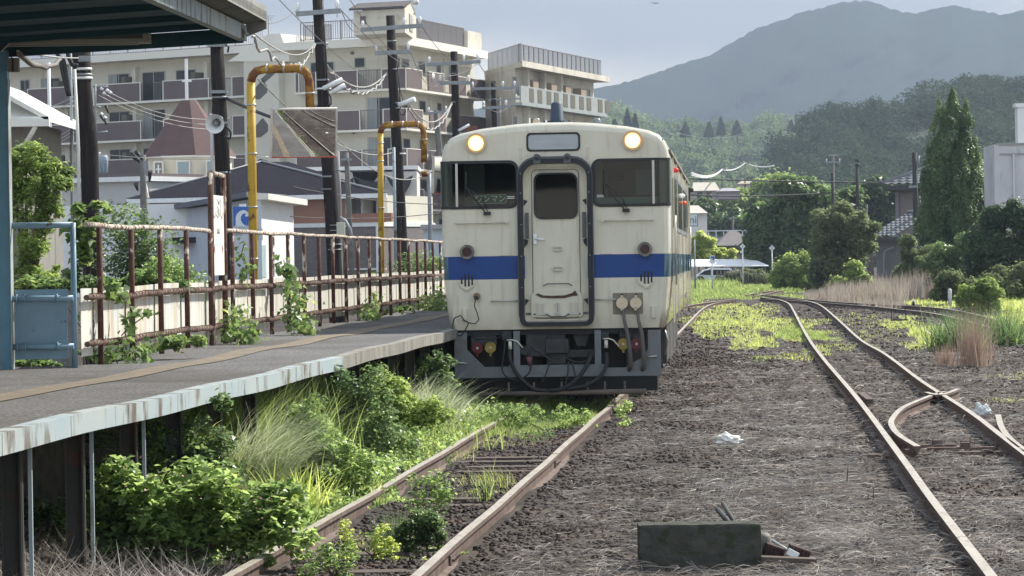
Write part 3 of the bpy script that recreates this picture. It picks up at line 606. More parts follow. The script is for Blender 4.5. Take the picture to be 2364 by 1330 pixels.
def rrect(x0, x1, z0, z1, r, n=5, rb=None):
    o = []; rb = r if rb is None else rb
    for cx, cz, a0, q in ((x1 - r, z1 - r, 0, r), (x0 + r, z1 - r, 90, r), (x0 + rb, z0 + rb, 180, rb), (x1 - rb, z0 + rb, 270, rb)):
        for k in range(n + 1): a = R(a0 + 90 * k / n); o.append((cx + q * cos(a), cz + q * sin(a)))
    return o
def holed(outer, holes, y, name, material, parent, back=None):
    bm = bmesh.new(); es = []
    for lp in [outer] + holes:
        v = [bm.verts.new((x, y, z)) for x, z in lp]; es += [bm.edges.new((v[i], v[(i + 1) % len(v)])) for i in range(len(v))]
    bmesh.ops.triangle_fill(bm, use_beauty=True, use_dissolve=False, edges=es)
    for fx in bm.faces:
        if fx.normal.y > 0: fx.normal_flip()
    me = bpy.data.meshes.new(name); bm.to_mesh(me); bm.free()
    if back:
        b = len(me.vertices); V = [tuple(q.co) for q in me.vertices]; F = [tuple(p.vertices) for p in me.polygons]
        for lp in holes:
            n = len(lp); s0 = len(V); V += [(x, y, z) for x, z in lp] + [(x, back, z) for x, z in lp]; F += [(s0 + i, s0 + (i + 1) % n, s0 + n + (i + 1) % n, s0 + n + i) for i in range(n)]
        me = bpy.data.meshes.new(name); me.from_pydata(V, [], F); me.update()
    return link(name, me, parent, material)
def ring(a, b, y0, y1, name, m_, parent):
    """frame between two equal-length loops, front at y0, back at y1"""
    n = len(a); V = [(x, y0, z) for x, z in a] + [(x, y0, z) for x, z in b] + [(x, y1, z) for x, z in a] + [(x, y1, z) for x, z in b]; F = []
    for i in range(n):
        j = (i + 1) % n; F += [(i, j, n + j, n + i), (i, 2 * n + i, 2 * n + j, j), (n + i, n + j, 3 * n + j, 3 * n + i)]
    return MB().add(V, F).build(name, m_, parent)
front = inset(.07, .10)
def wloop(s, xi, xo, z0, z1, r):
    o = [(s * xo, z0), (s * xo, z1)]
    for cx, cz, a0 in ((xi + r, z1 - r, 90), (xi + r, z0 + r, 180)):
        for k in range(7): a = R(a0 + 90 * k / 6); o.append((s * (cx + r * cos(a)), cz + r * sin(a)))
    return o
wl = wloop(-1, .50, 1.31, 2.545, 3.085, .085); wr = wloop(1, .50, 1.31, 2.545, 3.085, .085); dh = rrect(-.40, .40, 1.05, 3.03, .16, rb=.05)
holed(front, [wl, wr, dh], 0.0, 'front_wall', M_body, tr, back=.06)
for s in (-1, 1):   # windscreens with wrap-round quarter lights
    w_ = wl if s < 0 else wr
    fo = wloop(s, .462, 1.335, 2.508, 3.122, .115)
    g = ring(fo, w_, -.012, .01, 'windscreen', M_black, tr)
    MB().add([(x, .012, z) for x, z in w_], [tuple(range(len(w_)))]).build('glass', G_w, g)
    P = [(1.325, -.014), (1.38, -.012), (1.428, .002), (1.456, .04), (1.464, .10), (1.464, .42)]
    m = MB(); vs = []; fs = []
    for i, (x, y) in enumerate(P):
        vs += [(s * x, y, 2.51), (s * x, y, 2.545), (s * x, y, 3.085), (s * x, y, 3.12)]
        if i: q = 4 * i; fs += [(q - 4 + j, q - 3 + j, q + 1 + j, q + j) for j in (0, 2)]
    m.add(vs, fs); m.build('corner_seal', M_black, g)
    MB().add(vs, [(4 * i + 1, 4 * i + 2, 4 * i + 6, 4 * i + 5) for i in range(len(P) - 1)], True).build('corner_glass', mat('corner_glass', (.006, .018, .014), rough=.12, spec=.35), g)
    MB().bb(s * 1.265, s * 1.235, -.02, .0, 2.54, 3.09).build('pillar', M_steel, g)
# cab interior seen through the glass
ca = MB().bb(-1.38, 1.38, 1.5, 1.53, 1.2, 3.35).build('cab_partition', mat('cab_wall', (.10, .12, .115), (.075, .09, .09), scale=3, rough=.8), tr)
MB().bb(-.35, .35, 1.47, 1.49, 1.3, 3.0).build('door_opening', M_dark, ca)
MB().bb(.62, 1.15, 1.47, 1.49, 2.35, 2.95).build('rear_window', M_dark, ca)
m = MB().bb(-1.38, 1.38, .05, 1.5, 1.15, 1.18); m.bb(-1.38, 1.38, .05, 1.5, 3.33, 3.36); m.build('cab_floor_and_roof', mat('cab_lining', (.13, .14, .13), rough=.8), tr)
MB().bb(.48, 1.34, .10, .5, 1.9, 2.63).build('driving_desk', mat('desk_green', (.22, .31, .27), rough=.6), tr, bevel=.01)
m = MB().bb(.78, 1.15, .85, .95, 2.2, 2.86); m.bb(.85, 1.08, .86, .94, 2.86, 3.0); m.build('seat_back', mat('seat_grey', (.10, .11, .13), rough=.9), tr, bevel=.02)
m = MB().bb(-1.2, -.95, .6, .9, 1.2, 3.3); m.bb(.50, .60, .5, .8, 1.2, 3.3); m.build('cab_cabinet', mat('cabinet_cream', (.33, .33, .28), rough=.7), tr)
MB().bb(1.02, 1.28, .2, .215, 2.66, 2.98).build('sun_blind', mat('blind_grey', (.16, .19, .18), rough=.8), tr)
# one-man headboard
hb = MB().bb(-1.03, -.62, .03, .045, 2.575, 2.69).build('headboard', mat('headboard_green', (.045, .12, .075), rough=.5), tr)
M_ivory = mat('ivory_lettering', (.82, .86, .70), rough=.5, emit=.12)
rx90 = Matrix.Rotation(PI / 2, 3, 'X')
text('ワンマン', .105, 'lettering', M_ivory, hb, Vector((-.825, .026, 2.631)), rx90, sx=.93)
m = MB(); m.bb(-1.025, -.625, .026, .029, 2.684, 2.688); m.bb(-1.025, -.625, .026, .029, 2.578, 2.582); m.bb(-1.025, -1.021, .026, .029, 2.58, 2.687); m.bb(-.629, -.625, .026, .029, 2.58, 2.687); m.build('border', M_ivory, hb)
for x in (-.565, .575):
    m = MB(); m.bb(x - .045, x + .045, .008, .011, 2.655, 2.663); m.bb(x - .045, x + .045, .008, .011, 2.635, 2.643); m.build('window_mark', M_white, tr)
# gangway hood: thick rubber ring with arched top
ho = rrect(-.470, .470, 1.005, 3.13, .235, 6, rb=.10); hi = rrect(-.408, .408, 1.055, 3.068, .18, 6, rb=.06)
hd = ring(ho, hi, -.085, .02, 'gangway_hood', M_rubber, tr)
ring(rrect(-.482, .482, 1.06, 3.16, .25, 6, rb=.1), rrect(-.455, .455, 1.06, 3.12, .22, 6, rb=.1), -.06, -.02, 'hood_clamp', M_trim, hd)
for z in (1.5, 1.9, 2.3, 2.7, 2.95):
    for s in (-1, 1): MB().disc((s * .434, z), .006, -.092, -.084, 8).build('bolt', M_steel, hd)
for x in (-.22, .165):
    m = MB(); m.bb(x - .045, x + .045, -.11, -.02, 3.07, 3.15); m.disc((x, 3.15), .045, -.11, -.02, 16); m.build('hood_hook', M_trim, hd); MB().disc((x, 3.14), .02, -.12, -.108, 10).build('pin', M_cgrey, hd)
for s in (-1, 1):
    m = MB(); 
    for z, h in ((2.62, .04), (2.12, .07), (1.36, .04)): m.add([(s * .40, -.06, z), (s * .345, -.05, z - .02), (s * .36, -.05, z - h), (s * .40, -.06, z - h - .05)], [(0, 1, 2, 3)])
    m.build('hood_lug', M_rubber, hd)
    MB().bb(s * .385, s * .34, -.01, .02, 2.12, 2.45).build('hinge_plate', M_trim, tr)
# door
dr_o = rrect(-.40, .40, 1.05, 3.03, .16, rb=.05); dwh = rrect(-.255, .265, 2.385, 2.935, .085)
door = holed(dr_o, [dwh], .055, 'gangway_door', bm_n, tr, back=.075)
M_seam = mat('door_seam', (.10, .095, .08), rough=.9)
ring(rrect(-.305, .305, 1.10, 3.0, .07, 4), rrect(-.297, .297, 1.108, 2.992, .065, 4), .047, .06, 'seam', M_seam, door)
dg = ring(rrect(-.275, .285, 2.365, 2.955, .10), dwh, .035, .06, 'window_seal', M_black, door)
MB().add([(x, .065, z) for x, z in dwh], [tuple(range(len(dwh)))]).build('glass', G_w, dg)
m = MB(); m.bb(-.285, -.245, .03, .055, 2.05, 2.18); m.tube([(-.265, .03, 2.115), (-.2, .01, 2.112), (-.14, .015, 2.108)], .012, 8); m.build('door_handle', M_white, door)
for z in (1.99, 1.735): ring([(x * .75 + .015, q) for x, q in rrect(-.085, .085, z - .028, z + .028, .027)], [(x * .75 + .015, q) for x, q in rrect(-.062, .062, z - .014, z + .014, .013)], .03, .06, 'grab_slot', M_steel, door)
m = MB(); m.tube([(-.20, .03, 2.995), (-.19, .0, 2.98), (.17, .0, 2.985), (.18, .03, 3.0)], .008, 6); m.build('door_rail', M_steel, door)
fpv = rrect(-.33, .33, 1.12, 1.47, .12, 6, rb=.03)
fl = MB().prism(fpv, 'y', .02, .05).build('footplate', bm_n, door, bevel=.006)
m = MB(); pts = [(-.24, 1.425), (-.17, 1.398), (-.05, 1.392), (.1, 1.395), (.19, 1.42), (.235, 1.455)]; pts2 = [(.27, 1.39), (.2, 1.385), (.1, 1.36), (-.05, 1.358), (-.2, 1.37), (-.27, 1.41)]
m.prism(pts + pts2, 'y', .012, .021); m.build('rust_scar', mat('rust_scar', (.10, .06, .04), (.05, .035, .03), scale=20, rough=.95), fl)
for x in (-.21, .01, .22):
    m = MB(); w_ = .04 if x != .01 else .022; m.bb(x - w_, x - w_ + .015, -.005, .03, 1.16, 1.30); m.bb(x + w_ - .015, x + w_, -.005, .03, 1.16, 1.30); m.bb(x - w_ - .02, x + w_ + .02, .0, .03, 1.15, 1.18); m.build('bracket', M_steel, fl)
m = MB(); m.tube([(-.3, .02, 1.16), (-.12, .01, 1.155), (-.08, .01, 1.125), (.1, .01, 1.125), (.14, .01, 1.155), (.3, .02, 1.16)], .010, 6); m.tube([(-.17, .03, 1.515), (-.12, .03, 1.545), (.15, .03, 1.545), (.2, .03, 1.515)], .006, 5); m.build('footplate_rod', M_trim, fl)
MB().bb(-.39, .39, -.05, .055, 1.03, 1.075).build('door_sill', mat('sill', (.34, .32, .27), (.2, .18, .15), scale=9), tr)
# destination box
db = ring(rrect(-.355, .330, 3.225, 3.465, .055), rrect(-.33, .305, 3.25, 3.44, .04), -.012, .03, 'destination_box', M_black, tr)
MB().bb(-.335, .31, -.006, .03, 3.245, 3.445).build('blind', mat('blank_blind', (.36, .39, .41), (.31, .34, .36), scale=3, rough=.25, stretch=(1, 1, 6)), db)
for x in (-.54, .54): MB().tube([(x, .10, 3.52), (x, .045, 3.42), (x, .01, 3.2)], .0045, 4).build('panel_seam', mat('seam_cream', (.42, .40, .33), rough=.8), tr)
for x in (-.43, .42):
    m = MB(); m.bb(x - .006, x + .006, -.012, .01, 3.13, 3.27); m.disc((x, 3.15), .014, -.02, .0, 10); m.disc((x, 3.27), .014, -.02, .0, 10); m.build('small_hook', M_body, tr)
# headlights, tail lights, horns
M_lamp = mat('lit_headlamp', (1.0, .50, .16), emit=1.3); M_lampc = mat('lit_headlamp_core', (1.0, .86, .55), emit=2.2); M_ringc = mat('lamp_ring', (.62, .42, .22), rough=.45)
for s in (-1, 1):
    x, z = s * .995, 3.345; c = [(x + .128 * cos(2 * PI * k / 28), z + .128 * sin(2 * PI * k / 28)) for k in range(28)]; c2_ = [(x + .098 * cos(2 * PI * k / 28), z + .098 * sin(2 * PI * k / 28)) for k in range(28)]
    hl = ring(c, c2_, -.05, .06, 'headlight', M_ringc, tr)
    MB().disc((x, z), .099, -.02, -.01, 28).build('reflector', M_lamp, hl); MB().disc((x, z), .078, -.026, -.019, 24).build('lit_lens', M_lampc, hl)
    x, z = s * 1.13, 1.965; c = [(x + .092 * cos(2 * PI * k / 24), z + .092 * sin(2 * PI * k / 24)) for k in range(24)]; c2_ = [(x + .062 * cos(2 * PI * k / 24), z + .062 * sin(2 * PI * k / 24)) for k in range(24)]
    tl = ring(c, c2_, -.075, .02, 'tail_light', mat('tail_ring', (.22, .20, .17), (.09, .085, .08), scale=8, rough=.5), tr)
    MB().disc((x, z), .063, -.05, -.04, 24).build('lens', mat('unlit_red_lens', (.035, .004, .010), rough=.25, spec=.35), tl)
    x, z = s * 1.14, 1.60
    hg = MB().disc((x, z), .112, -.02, .0, 28).build('horn_grille', M_body, tr)
    for k, (dx, h) in enumerate(((-.075, .05), (-.03, .085), (.015, .085), (.058, .07))): MB().bb(x + dx, x + dx + .022, -.024, -.018, z - h * .85, z + h).build('slot', M_dark, hg)
    MB().bb(x - .03, x + .03, -.028, -.002, z - .125, z - .10).build('drip_lip', M_body, hg)
    x0_, x1_ = (-1.27, -.62) if s < 0 else (.60, 1.25)
    m = MB(); m.tube([(x0_, -.035, 2.33 if s < 0 else 2.335), (x1_, -.035, 2.335)], .011, 8); m.tube([(x0_ + .02, -.035, 2.33), (x0_ + .02, .01, 2.33)], .01, 6); m.tube([(x1_ - .02, -.035, 2.335), (x1_ - .02, .01, 2.335)], .01, 6); m.disc((x1_ if s < 0 else x0_, 2.34), .022, -.05, 0, 10); m.build('hand_rail', M_body, tr)
    xs = (-.83, -.49) if s < 0 else (.49, .79)
    m = MB(); m.tube([(xs[0], -.04, 1.335), (xs[1], -.04, 1.335)], .010, 6); m.tube([(xs[0] if s < 0 else xs[1], -.04, 1.335), (xs[0] if s < 0 else xs[1], .0, 1.335)], .010, 6); m.build('short_step', M_steel, tr)
    m = MB().bb(s * 1.17 - .028 if s < 0 else 1.20 - .0, s * 1.17 + .028 if s < 0 else 1.25, -.03, .01, 1.09, 1.25); m.build('lamp_iron', M_body, tr, bevel=.006)
    # wiper
    px, pz = (-.875, 2.45) if s < 0 else (.89, 2.46)
    m = MB(); m.tube([(px, -.06, pz), (px - .14, -.045, pz + .17), (px - .26, -.03, pz + .34)], .008, 6); m.tube([(px + .03, -.06, pz), (px - .06, -.05, pz + .2), (px - .25, -.03, pz + .34)], .006, 6)
    bx = -1.13 if s < 0 else .615
    m.tube([(bx, -.02, 2.66), (bx, -.02, 2.98)], .009, 5); m.box((px + .01, -.045, pz), (.09, .06, .045)); m.build('wiper', M_black, tr)
    m = MB(); m.bb(s * .55, s * .72, -.006, .0, 1.905, 1.912); m.build('step_chip', mat('paint_chip', (.3, .22, .17)), tr)
# jumper sockets and cables
ring(rrect(.70, 1.105, 1.13, 1.425, .01, 1), rrect(.71, 1.095, 1.14, 1.415, .01, 1), -.004, .02, 'socket_recess_frame', M_body, tr)
js = MB().bb(.708, 1.098, -.003, .004, 1.138, 1.418).build('socket_panel', mat('socket_panel', (.27, .235, .18), (.17, .15, .12), scale=7, rough=.8), tr)
for x in (.83, 1.005):
    m = MB().disc((x, 1.285), .074, -.07, -.04, 24); m.bb(x - .016, x + .016, -.07, -.04, 1.345, 1.385); m.bb(x - .02, x + .02, -.07, -.03, 1.19, 1.23); cp = m.build('jumper_cap', mat('cap_ivory', (.62, .53, .38), (.55, .46, .33), scale=6, rough=.6), js)
    MB().disc((x, 1.285), .012, -.078, -.069, 8).build('cap_screw', M_ringc, cp); MB().disc((x, 1.385), .02, -.06, -.02, 10).build('cap_hinge', M_cgrey, cp)
for x0_, x1_ in ((.84, .92), (1.02, 1.09)):
    MB().tube([(x0_, -.06, 1.20), (x0_ + .02, -.1, 1.05), (x0_ + .055, -.12, .9), (x1_, -.12, .7), (x1_ + .01, -.10, .50), (x1_ - .02, 0, .42)], [.018, .022, .026, .028, .032, .03], 10).build('jumper_cable', mat('cable_grey', (.10, .09, .085), rough=.7), tr)
sk = MB().disc((-1.015, 1.40), .045, -.05, 0, 14).build('cable_socket', mat('socket_rusty', (.35, .25, .15), (.18, .11, .07), scale=18, rough=.8), tr)
MB().disc((-1.02, 1.38), .03, -.08, -.04, 12).build('plug', M_cgrey, sk)
MB().tube([(-1.03, -.06, 1.36), (-1.045, -.07, 1.28), (-1.01, -.07, 1.19), (-.99, -.07, 1.10), (-1.04, -.07, 1.05), (-1.12, -.06, 1.065), (-1.18, -.06, 1.10), (-1.22, -.06, 1.16), (-1.30, -.06, 1.13), (-1.335, -.06, 1.02), (-1.30, -.06, .93), (-1.22, -.06, .90), (-1.17, -.06, .97), (-1.12, -.06, 1.06)], .0075, 6).build('hanging_cable', M_rubber, tr)
# skirt / obstruction frame, buffer beam, pilot pipe
so_ = [(-1.305, .93), (-1.305, .36), (-.34, .365)]
m = MB(); Y0, Y1 = -.04, .0
m.prism([(-1.31, .94), (-1.31, .36), (-1.15, .36), (-1.15, .72), (-1.15, .94)], 'y', Y0, Y1)
m.prism([(-1.15, .72), (-1.15, .362), (-.62, .362), (-.62, .50), (-.93, .50)], 'y', Y0 + .0015, Y1)
m.prism([(1.31, .94), (1.15, .94), (1.15, .70), (1.15, .36), (1.31, .36)], 'y', Y0, Y1)
m.prism([(1.15, .70), (1.08, .60), (.86, .47), (.62, .47), (.62, .362), (1.15, .362)], 'y', Y0 + .0015, Y1)
m.bb(-.62, .62, Y0 + .003, Y1, .365, .515); m.bb(-.555, -.475, Y0 - .004, Y1, .366, .95); m.bb(.475, .555, Y0 - .004, Y1, .366, .95)
fr_ = m.build('front_skirt', M_skirt, tr)
m = MB(); m.tube([(1.12, -.07, .60), (1.26, -.07, .61)], .012, 6); m.tube([(-1.36, -.07, .50), (-1.26, -.06, .56), (-1.15, -.06, .55)], .010, 6); m.build('step_iron', M_steel, fr_)
MB().bb(-.30, -.22, Y0 - .006, Y0, .42, .455).build('worn_patch', M_skirt, fr_)
m = MB(); m.tube([(-1.0, -.12, .155), (1.12, -.12, .17)], .032, 12)
for x in (-.62, -.30, .05, .38, .60, .85): m.bb(x - .012, x + .012, -.13, -.10, .17, .30)
m.build('pilot_pipe', mat('pipe_brown', (.10, .08, .07), (.14, .11, .09), scale=7, rough=.8), tr)
m = MB().bb(-1.25, 1.25, .6, .7, .15, .95); m.bb(-1.3, 1.3, .05, 18, .90, .965); m.build('buffer_beam', M_dark, tr)
m = MB(); m.bb(-.40, -.14, .02, .5, .62, .90); m.bb(-.14, .10, .05, .6, .52, .90); m.prism([(.18, .93), (.40, .93), (.36, .74), (.24, .74)], 'y', .1, .3); m.bb(-.02, .52, .08, .12, .60, .70); m.bb(-.15, .14, -.02, .5, .66, .84); m.build('coupler', M_cgrey, tr, bevel=.015)
for k, (x, z, cl) in enumerate(((-1.02, .74, (.12, .012, .016)), (-.855, .745, (.30, .22, .04)), (.835, .765, (.36, .25, .05)), (1.005, .765, (.16, .035, .045)))):
    m = MB().disc((x, z), .072, .0, .04, 20); m.bb(x - .015, x + .015, .01, .03, z - .11, z - .06); cc = m.build('hose_cap', mat('cap_paint', cl, tuple(q * .6 for q in cl), scale=12, rough=.6), tr)
    MB().bb(x - .014, x + .014, -.01, .002, z - .014, z + .014).build('cap_boss', M_steel, cc)
MB().bb(.78, 1.06, .06, .3, .80, .93).build('valve_block', M_cgrey, tr)
MB().bb(-1.10, -.78, .06, .3, .78, .92).build('valve_block', M_cgrey, tr); MB().bb(-.70, -.58, .0, .2, .84, .95).build('valve_block', M_cgrey, tr)
m = MB(); m.tube([(-1.07, .05, .95), (-1.07, .05, .90), (-1.04, .05, .86), (-.76, .05, .86), (-.70, .05, .9), (-.69, .05, .95)], .009, 6); m.tube([(-.89, .05, .95), (-.89, .05, .86)], .009, 6); m.build('pipework', M_cgrey, tr)
for x in (.80, .93): MB().tube([(x, .05, .95), (x, .05, .82)], .009, 6).build('pipework', M_cgrey, tr)
MB().bb(.55, .65, .0, .1, .84, .93).build('valve_block', M_cgrey, tr)
def hose(pts, r, nm='brake_hose', mt=None): return MB().tube(catmull([Vector(p) for p in pts], 5), r, 8).build(nm, mt or mat('hose_black', (.022, .022, .024), rough=.75), tr)
hose([(-.60, -.02, .74), (-.60, -.08, .60), (-.52, -.12, .42), (-.38, -.14, .27), (-.25, -.14, .20), (.0, -.13, .19)], .024)
hose([(.43, -.03, .63), (.36, -.10, .48), (.24, -.14, .33), (.08, -.15, .22), (-.10, -.15, .19)], .025)
hose([(.62, -.02, .66), (.62, -.10, .5), (.54, -.14, .36), (.38, -.15, .26), (.22, -.15, .22), (.10, -.14, .21)], .024)
hose([(-.66, .0, .88), (-.68, -.06, .66), (-.70, -.10, .46), (-.62, -.12, .36), (-.48, -.12, .34), (-.36, -.12, .42), (-.33, -.06, .55)], .010, 'thin_hose')
for x in (-.60, .62):
    m = MB(); m.tube([(x, -.03, .82), (x, -.04, .72)], [.022, .026], 10); m.tube([(x - .04, -.04, .835), (x + .03, -.04, .84), (x + .09, -.05, .82), (x + .16, -.06, .74)], .010, 6); m.build('angle_cock', mat('cock_white', (.55, .53, .47), rough=.5), tr)
for P in ([(-.33, -.03, .75), (-.15, -.06, .62), (-.02, -.06, .56), (.05, -.05, .62)], [(.10, -.05, .60), (.25, -.06, .545), (.38, -.06, .57), (.48, -.05, .70)], [(-.10, -.06, .55), (-.14, -.09, .42), (-.20, -.1, .30)], [(.14, -.06, .55), (.13, -.09, .4), (.10, -.1, .28)], [(.19, -.06, .54), (.22, -.09, .40), (.24, -.1, .30)]):
    m = MB(); Q = catmull([Vector(p) for p in P], 6)
    for a, b in zip(Q[:-1], Q[1:]): m.tube([a, b], [.012, .007], 5)
    m.build('chain', M_cgrey, tr)
for P in (.0,): MB().disc((-.42, .70), .06, -.02, .02, 14).build('coupler_plug', M_black, tr)
MB().tube([(-.36, -.03, .62), (-.35, -.03, .5)], [.045, .02], 10).build('red_plug', mat('faded_red_plug', (.14, .05, .055), rough=.7), tr)
# bogies and underfloor gear
for yb_ in (2.6, 16.9):
    bg = MB(); bg.bb(-.95, -.80, yb_ - .4, yb_ + 2.6, .42, .62); bg.bb(.80, .95, yb_ - .4, yb_ + 2.6, .42, .62); bg.bb(-.8, .8, yb_ + .9, yb_ + 1.3, .4, .7); bg = bg.build('bogie', M_cgrey, tr)
    for q in (yb_, yb_ + 2.1):
        m = MB()
        for s in (-1, 1):
            m.tube([(s * .50, q, .43), (s * .555, q, .43)], .46, 28); m.tube([(s * .555, q, .43), (s * .63, q, .43)], .43, 28)
        m.tube([(-.6, q, .43), (.6, q, .43)], .07, 10); m.build('wheelset', mat('wheel_steel', (.10, .08, .07), (.16, .13, .11), scale=9, rough=.6), bg)
        for s in (-1, 1):
            MB().bb(s * .83, s * 1.02, q - .12, q + .12, .34, .56).build('axle_box', M_cgrey, bg, bevel=.02)
            MB().tube([(s * .9, q - .3, .52), (s * .9, q - .3, .75)], .09, 12).build('spring', M_cgrey, bg)
for a, b, z in ((.55, 1.1, .42), (5.9, 8.0, .35), (8.3, 11.2, .30), (11.5, 14.0, .36), (14.4, 16.0, .45)):
    for s in (-1, 1): MB().bb(s * 1.28, s * .85, a, b, z, .92).build('equipment_box', mat('box_black', (.05, .05, .05), (.08, .075, .07), scale=6, rough=.75), tr, bevel=.02)
    MB().bb(1.285, 1.292, a + .03, a + .07, z + .05, .90).build('box_edge', M_steel, tr)
MB().tube([(1.36, .25, .93), (1.40, .27, .8), (1.36, .29, .62)], .012, 6).build('step_loop', M_steel, tr)
m = MB(); m.bb(1.30, 1.34, .25, 1.35, .45, .47); m.bb(1.30, 1.33, .25, .28, .45, .92); m.bb(1.30, 1.33, 1.32, 1.35, .45, .92); m.build('side_step', M_cgrey, tr)
# side: windows, doors, gutter, marker lamps, panel ribs
for s in (-1, 1):
    X = s * 1.452
    for k in range(11):
        y = 2.9 + k * 1.35
        if 5.4 < y < 6.6 and False: continue
        m = MB(); m.bb(X, X + s * .012, y, y + 1.02, 2.22, 3.0); wf = m.build('side_window', M_galv, tr); MB().bb(X + s * .011, X + s * .016, y + .06, y + .96, 2.28, 2.94).build('glass', M_dglass, wf)
    for y in (1.35, 18.6):
        m = MB(); m.bb(X, X + s * .01, y, y + 1.0, 1.0, 3.02); dd = m.build('side_door', M_side, tr); MB().bb(X + s * .009, X + s * .014, y + .2, y + .8, 2.25, 2.9).build('glass', M_dglass, dd)
        MB().tube([(X + s * .05, y - .12, 1.5), (X + s * .05, y - .12, 2.4)], .012, 6).build('door_rail', M_steel, tr)
    MB().bb(s * 1.44, s * 1.475, .3, 20.7, 3.20, 3.235).build('rain_gutter', mat('gutter_grime', (.30, .28, .22), (.17, .16, .13), scale=6), tr)
    for y, z, cl in ((3.2, 3.04, (.75, .03, .03)), (9.5, 2.80, (.8, .8, .78)), (11.5, 2.72, (.85, .12, .03))):
        MB().tube([(X, y, z), (X + s * .05, y, z), (X + s * .075, y, z)], [.035, .035, .015], 12).build('side_lamp', mat('side_lamp_lens', cl, rough=.3, emit=.1), tr)
    for y in (2.4, 5.6, 10.8, 15.2, 18.2, 20.75): MB().bb(X, X + s * .022, y, y + .03, 1.0, 3.19).build('panel_rib', M_side, tr)
    m = MB(); m.bb(X, X + s * .03, 20.6, 20.66, 2.9, 3.15); m.box((s * 1.5, 20.6, 3.1), (.09, .05, .07)); m.build('rear_bracket', M_cgrey, tr)
# roof gear
an = MB(); an.tube([(-.02, 1.2, 3.58), (-.02, 1.2, 3.63)], [.20, .19], 20); an.tube([(-.02, 1.2, 3.63), (-.02, 1.2, 3.66), (-.02, 1.2, 3.88), (-.02, 1.2, 3.905)], [.115, .09, .075, .045], 18)
M_ant = mat('antenna_navy', (.035, .055, .085), rough=.55)
an.build('roof_antenna', M_ant, tr)
for dx in (-.16, -.1, .1, .17): MB().tube([(-.02 + dx, 1.05, 3.60), (-.02 + dx, 1.05, 3.66)], .014, 6).build('antenna_bolt', M_ant, tr)
MB().tube([(-.25 + .04 * cos(a), .5, 3.62 + .045 * sin(a)) for a in [k * PI / 8 for k in range(17)]], .011, 6).build('lifting_eye', M_steel, tr)
m = MB(); m.tube([(.50, 1.4, 3.57), (.50, 1.4, 3.605)], .075, 14); m.tube([(.50, 1.4, 3.60), (.50, 1.4, 3.66), (.50, 1.4, 3.69)], [.045, .045, .03], 14); m.build('roof_beacon', M_galv, tr)
MB().bb(-.5, .5, 2.5, 9, 3.55, 3.64).build('roof_vent', M_galv, tr, bevel=.02)
# rear cabinet of the tail: end gangway kept simple
MB().bb(-.45, .45, 20.8, 21.0, 1.05, 3.1).build('rear_hood', M_rubber, tr)
# ------------------------------------------------------------------ left background: poles, arches, mirrors, houses, apartments
class Wall:
    """vertical wall plane through two picture columns at known distances; local s (m along), z (height), o (outward)"""
    def __init__(s, pxa, da, pxb, db, py=400):
        a, b = W(pxa, py, da), W(pxb, py, db); s.a = Vector((a.x, a.y, 0)); s.d = Vector((b.x - a.x, b.y - a.y, 0)); s.L = s.d.length; s.d.normalize()
        s.n = Vector((s.d.y, -s.d.x, 0))
        if s.n.y > 0: s.n = -s.n
        s.rz = math.atan2(s.d.y, s.d.x)
    def m(s, px, py):
        q = W(px, py, 1.0) - Vector((0, 0, CZ)); t = (s.a.dot(s.n)) / Vector((q.x, q.y, 0)).dot(s.n); p = q * t
        return (Vector((p.x, p.y, 0)) - s.a).dot(s.d), p.z + CZ
    def p(s, u, z, o=0): return s.a + s.d * u + s.n * o + Vector((0, 0, z))
    def box(s, mb, s0, s1, z0, z1, o0, o1): return mb.box(s.p((s0 + s1) / 2, (z0 + z1) / 2, (o0 + o1) / 2), (abs(s1 - s0), abs(o1 - o0), abs(z1 - z0)), rz=s.rz)
    def sp(s, px, py=400): return s.m(px, py)[0]
    def rect(s, x0, y0, x1, y1):
        a = s.m(x0, y0); b = s.m(x1, y1); c = s.m(x0, y1); return a[0], b[0], c[1], a[1]
M_cream = mat('apartment_render', (.64, .615, .52), (.57, .55, .465), scale=.5, rough=.9, c3=(.36, .33, .27), s3=.8, lo3=.58, hi3=.75, st3=(1, 1, .25))
M_stain = mat('stained_render', (.62, .59, .50), (.50, .475, .41), scale=.35, rough=.95, c3=(.34, .31, .28), s3=.5, lo3=.52, hi3=.7, st3=(1, 1, .5))
M_brown = mat('balcony_brown', (.125, .098, .100), (.145, .114, .115), scale=1, rough=.8)
M_trimw = mat('pale_trim', (.70, .68, .61), rough=.8)
M_win = mat('window_pane', (.018, .022, .028), (.045, .05, .058), scale=.8, rough=.3, spec=.3)
M_wfr = mat('window_frame', (.38, .37, .34), rough=.6)
M_olive = mat('partition_olive', (.12, .115, .09), rough=.85)
M_curt = mat('curtain', (.34, .37, .37), (.25, .28, .28), scale=2, stretch=(4, 4, .2), rough=.8)
M_railg = mat('railing_grey', (.17, .16, .165), rough=.6)
M_greybal = mat('balcony_grey', (.31, .34, .34), (.26, .29, .285), scale=1.2, rough=.8)
def railing(wall, s0, s1, z0, z1, o, par, m_=None, bar=.11, w_=.022, post=1.6, name='railing'):
    mb = MB(); wall.box(mb, s0, s1, z1 - .06, z1, o - .03, o + .03); wall.box(mb, s0, s1, z0, z0 + .04, o - .02, o + .02); u = s0
    while u < s1: wall.box(mb, u, u + w_, z0 + .04, z1 - .06, o - .01, o + .01); u += bar
    u = s0
    while u <= s1 + .01: wall.box(mb, u - .03, u + .03, z0 - .1, z1 - .062, o - .035, o + .035); u += post
    return mb.build(name, m_ or M_railg, par)
